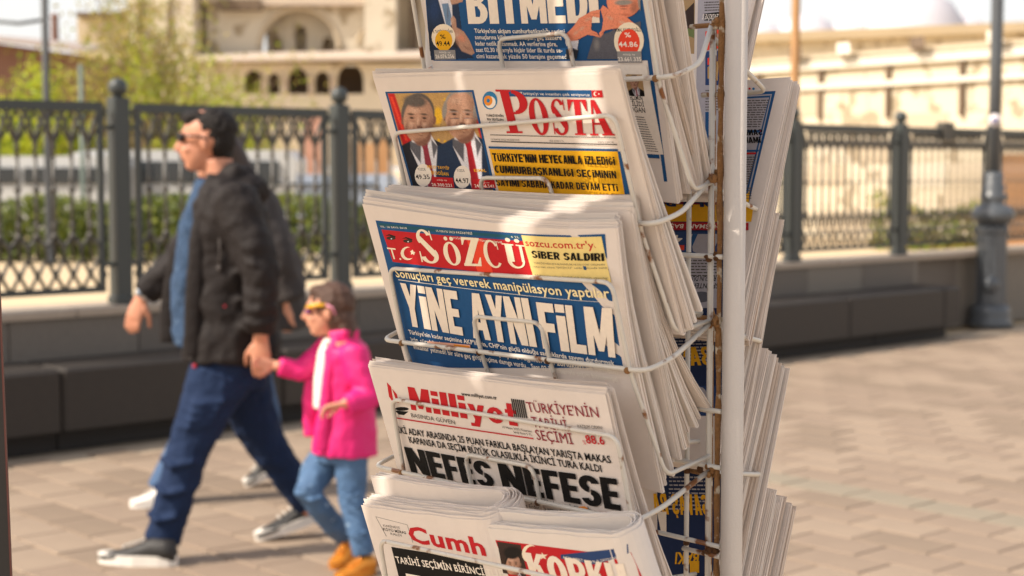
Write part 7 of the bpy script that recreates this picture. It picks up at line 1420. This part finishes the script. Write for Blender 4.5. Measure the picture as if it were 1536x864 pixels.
G_.part(b, 'jeans', JEANL, vox=.007, sm=3, folds=(.012, .05))
shoe(G_, Vector((A(500, 850).x, 6.02, 0)), Vector((A(534, 826, .1).x, 6.16, .03)), .036, .075, GOLD, GOLD); shoe(G_, Vector((A(512, 862).x, 5.86, 0)), Vector((A(562, 850, -.1).x, 5.97, .0)), .036, .075, GOLD, GOLD)
# ---- the woman beyond the man
Y = 7.35; W_ = Fig('person', 'woman in grey coat and blue jeans with white shoes, mostly hidden behind the man', (-1.35, 7.35, 0))
b = MB(); hc = A(322, 234); Pw, kw = head(b, hc, .225); b.tube([A(350, 262), A(360, 290)], [.05, .06], 10); b.tube([A(372, 290), A(385, 380), A(378, 480)], [(.12, .1), (.13, .12), (.15, .13)], 12, ref=(0, 1, 0))
for dy, e2, w2 in ((-.16, (410, 380), (425, 455)), (.16, (340, 390), (300, 440))):
    s2_ = A(372, 305, dy); e3 = A(e2[0], e2[1], dy * 1.2); w3 = A(w2[0], w2[1], dy); b.tube([s2_, e3, w3], [.045, .035, .025], 8); hand(b, w3, w3 - e3, (0, 1, 0), .17, .4)
leg(b, [A(345, 520, -.05), A(290, 640, -.05), A(238, 738, -.1)], [.06, .04, .028]); leg(b, [A(360, 520, .08), A(392, 620, .15), A(408, 700, .3)], [.06, .04, .028])
W_.part(b, 'body', SKINC, vox=.008)
b = MB(); b.ell(Pw(-.02, 0, .04), .106 * kw, .088 * kw, .095 * kw, 16, 10); b.tube([Pw(-.05, 0, .03), Pw(-.085, 0, -.05), Pw(-.15, 0, -.14)], [(.08, .085), (.06, .085), (.04, .07)], 12, ref=(0, 1, 0)); W_.part(b, 'hair', HAIRW, vox=.01)
b = MB(); b.tube([A(366, 272), A(376, 300), A(390, 360), A(398, 420), A(396, 490)], [(.08, .06), (.18, .12), (.19, .15), (.20, .18), (.22, .21)], 16, ref=(0, 1, 0)); b.tube([A(385, 300, -.16), A(418, 380, -.19), A(440, 448, -.16)], [.08, .07, .06], 12); b.tube([A(360, 305, .16), A(338, 390, .19), A(302, 438, .16)], [.08, .07, .055], 12)
W_.part(b, 'coat', COATG, vox=.013, sm=3, folds=(.03, .1))
b = MB(); b.tube([A(352, 520, -.04), A(294, 640, -.05), A(240, 736, -.1)], [(.10, .11), (.075, .085), (.06, .066)], 14, ref=(0, 1, 0)); b.tube([A(362, 520, .08), A(394, 620, .15), A(409, 694, .3)], [(.10, .11), (.075, .085), (.055, .06)], 14, ref=(0, 1, 0)); b.tube([A(362, 480), A(360, 530)], [(.17, .15), (.16, .15)], 14, ref=(0, 1, 0))
W_.part(b, 'jeans', JEANM, vox=.011, sm=3)
p1 = pp(200, 764, 7.2); p2 = pp(258, 757, 7.2); shoe(W_, Vector((p1.x, 7.15, 0)), Vector((p2.x + .02, 7.2, .005)), .045, .095, WSHOE, WSHOE)
p1 = pp(380, 716, 7.85); p2 = pp(425, 706, 7.85); shoe(W_, Vector((p1.x, 7.62, 0)), Vector((p2.x, 7.72, .07)), .043, .09, SHOE, SOLE)
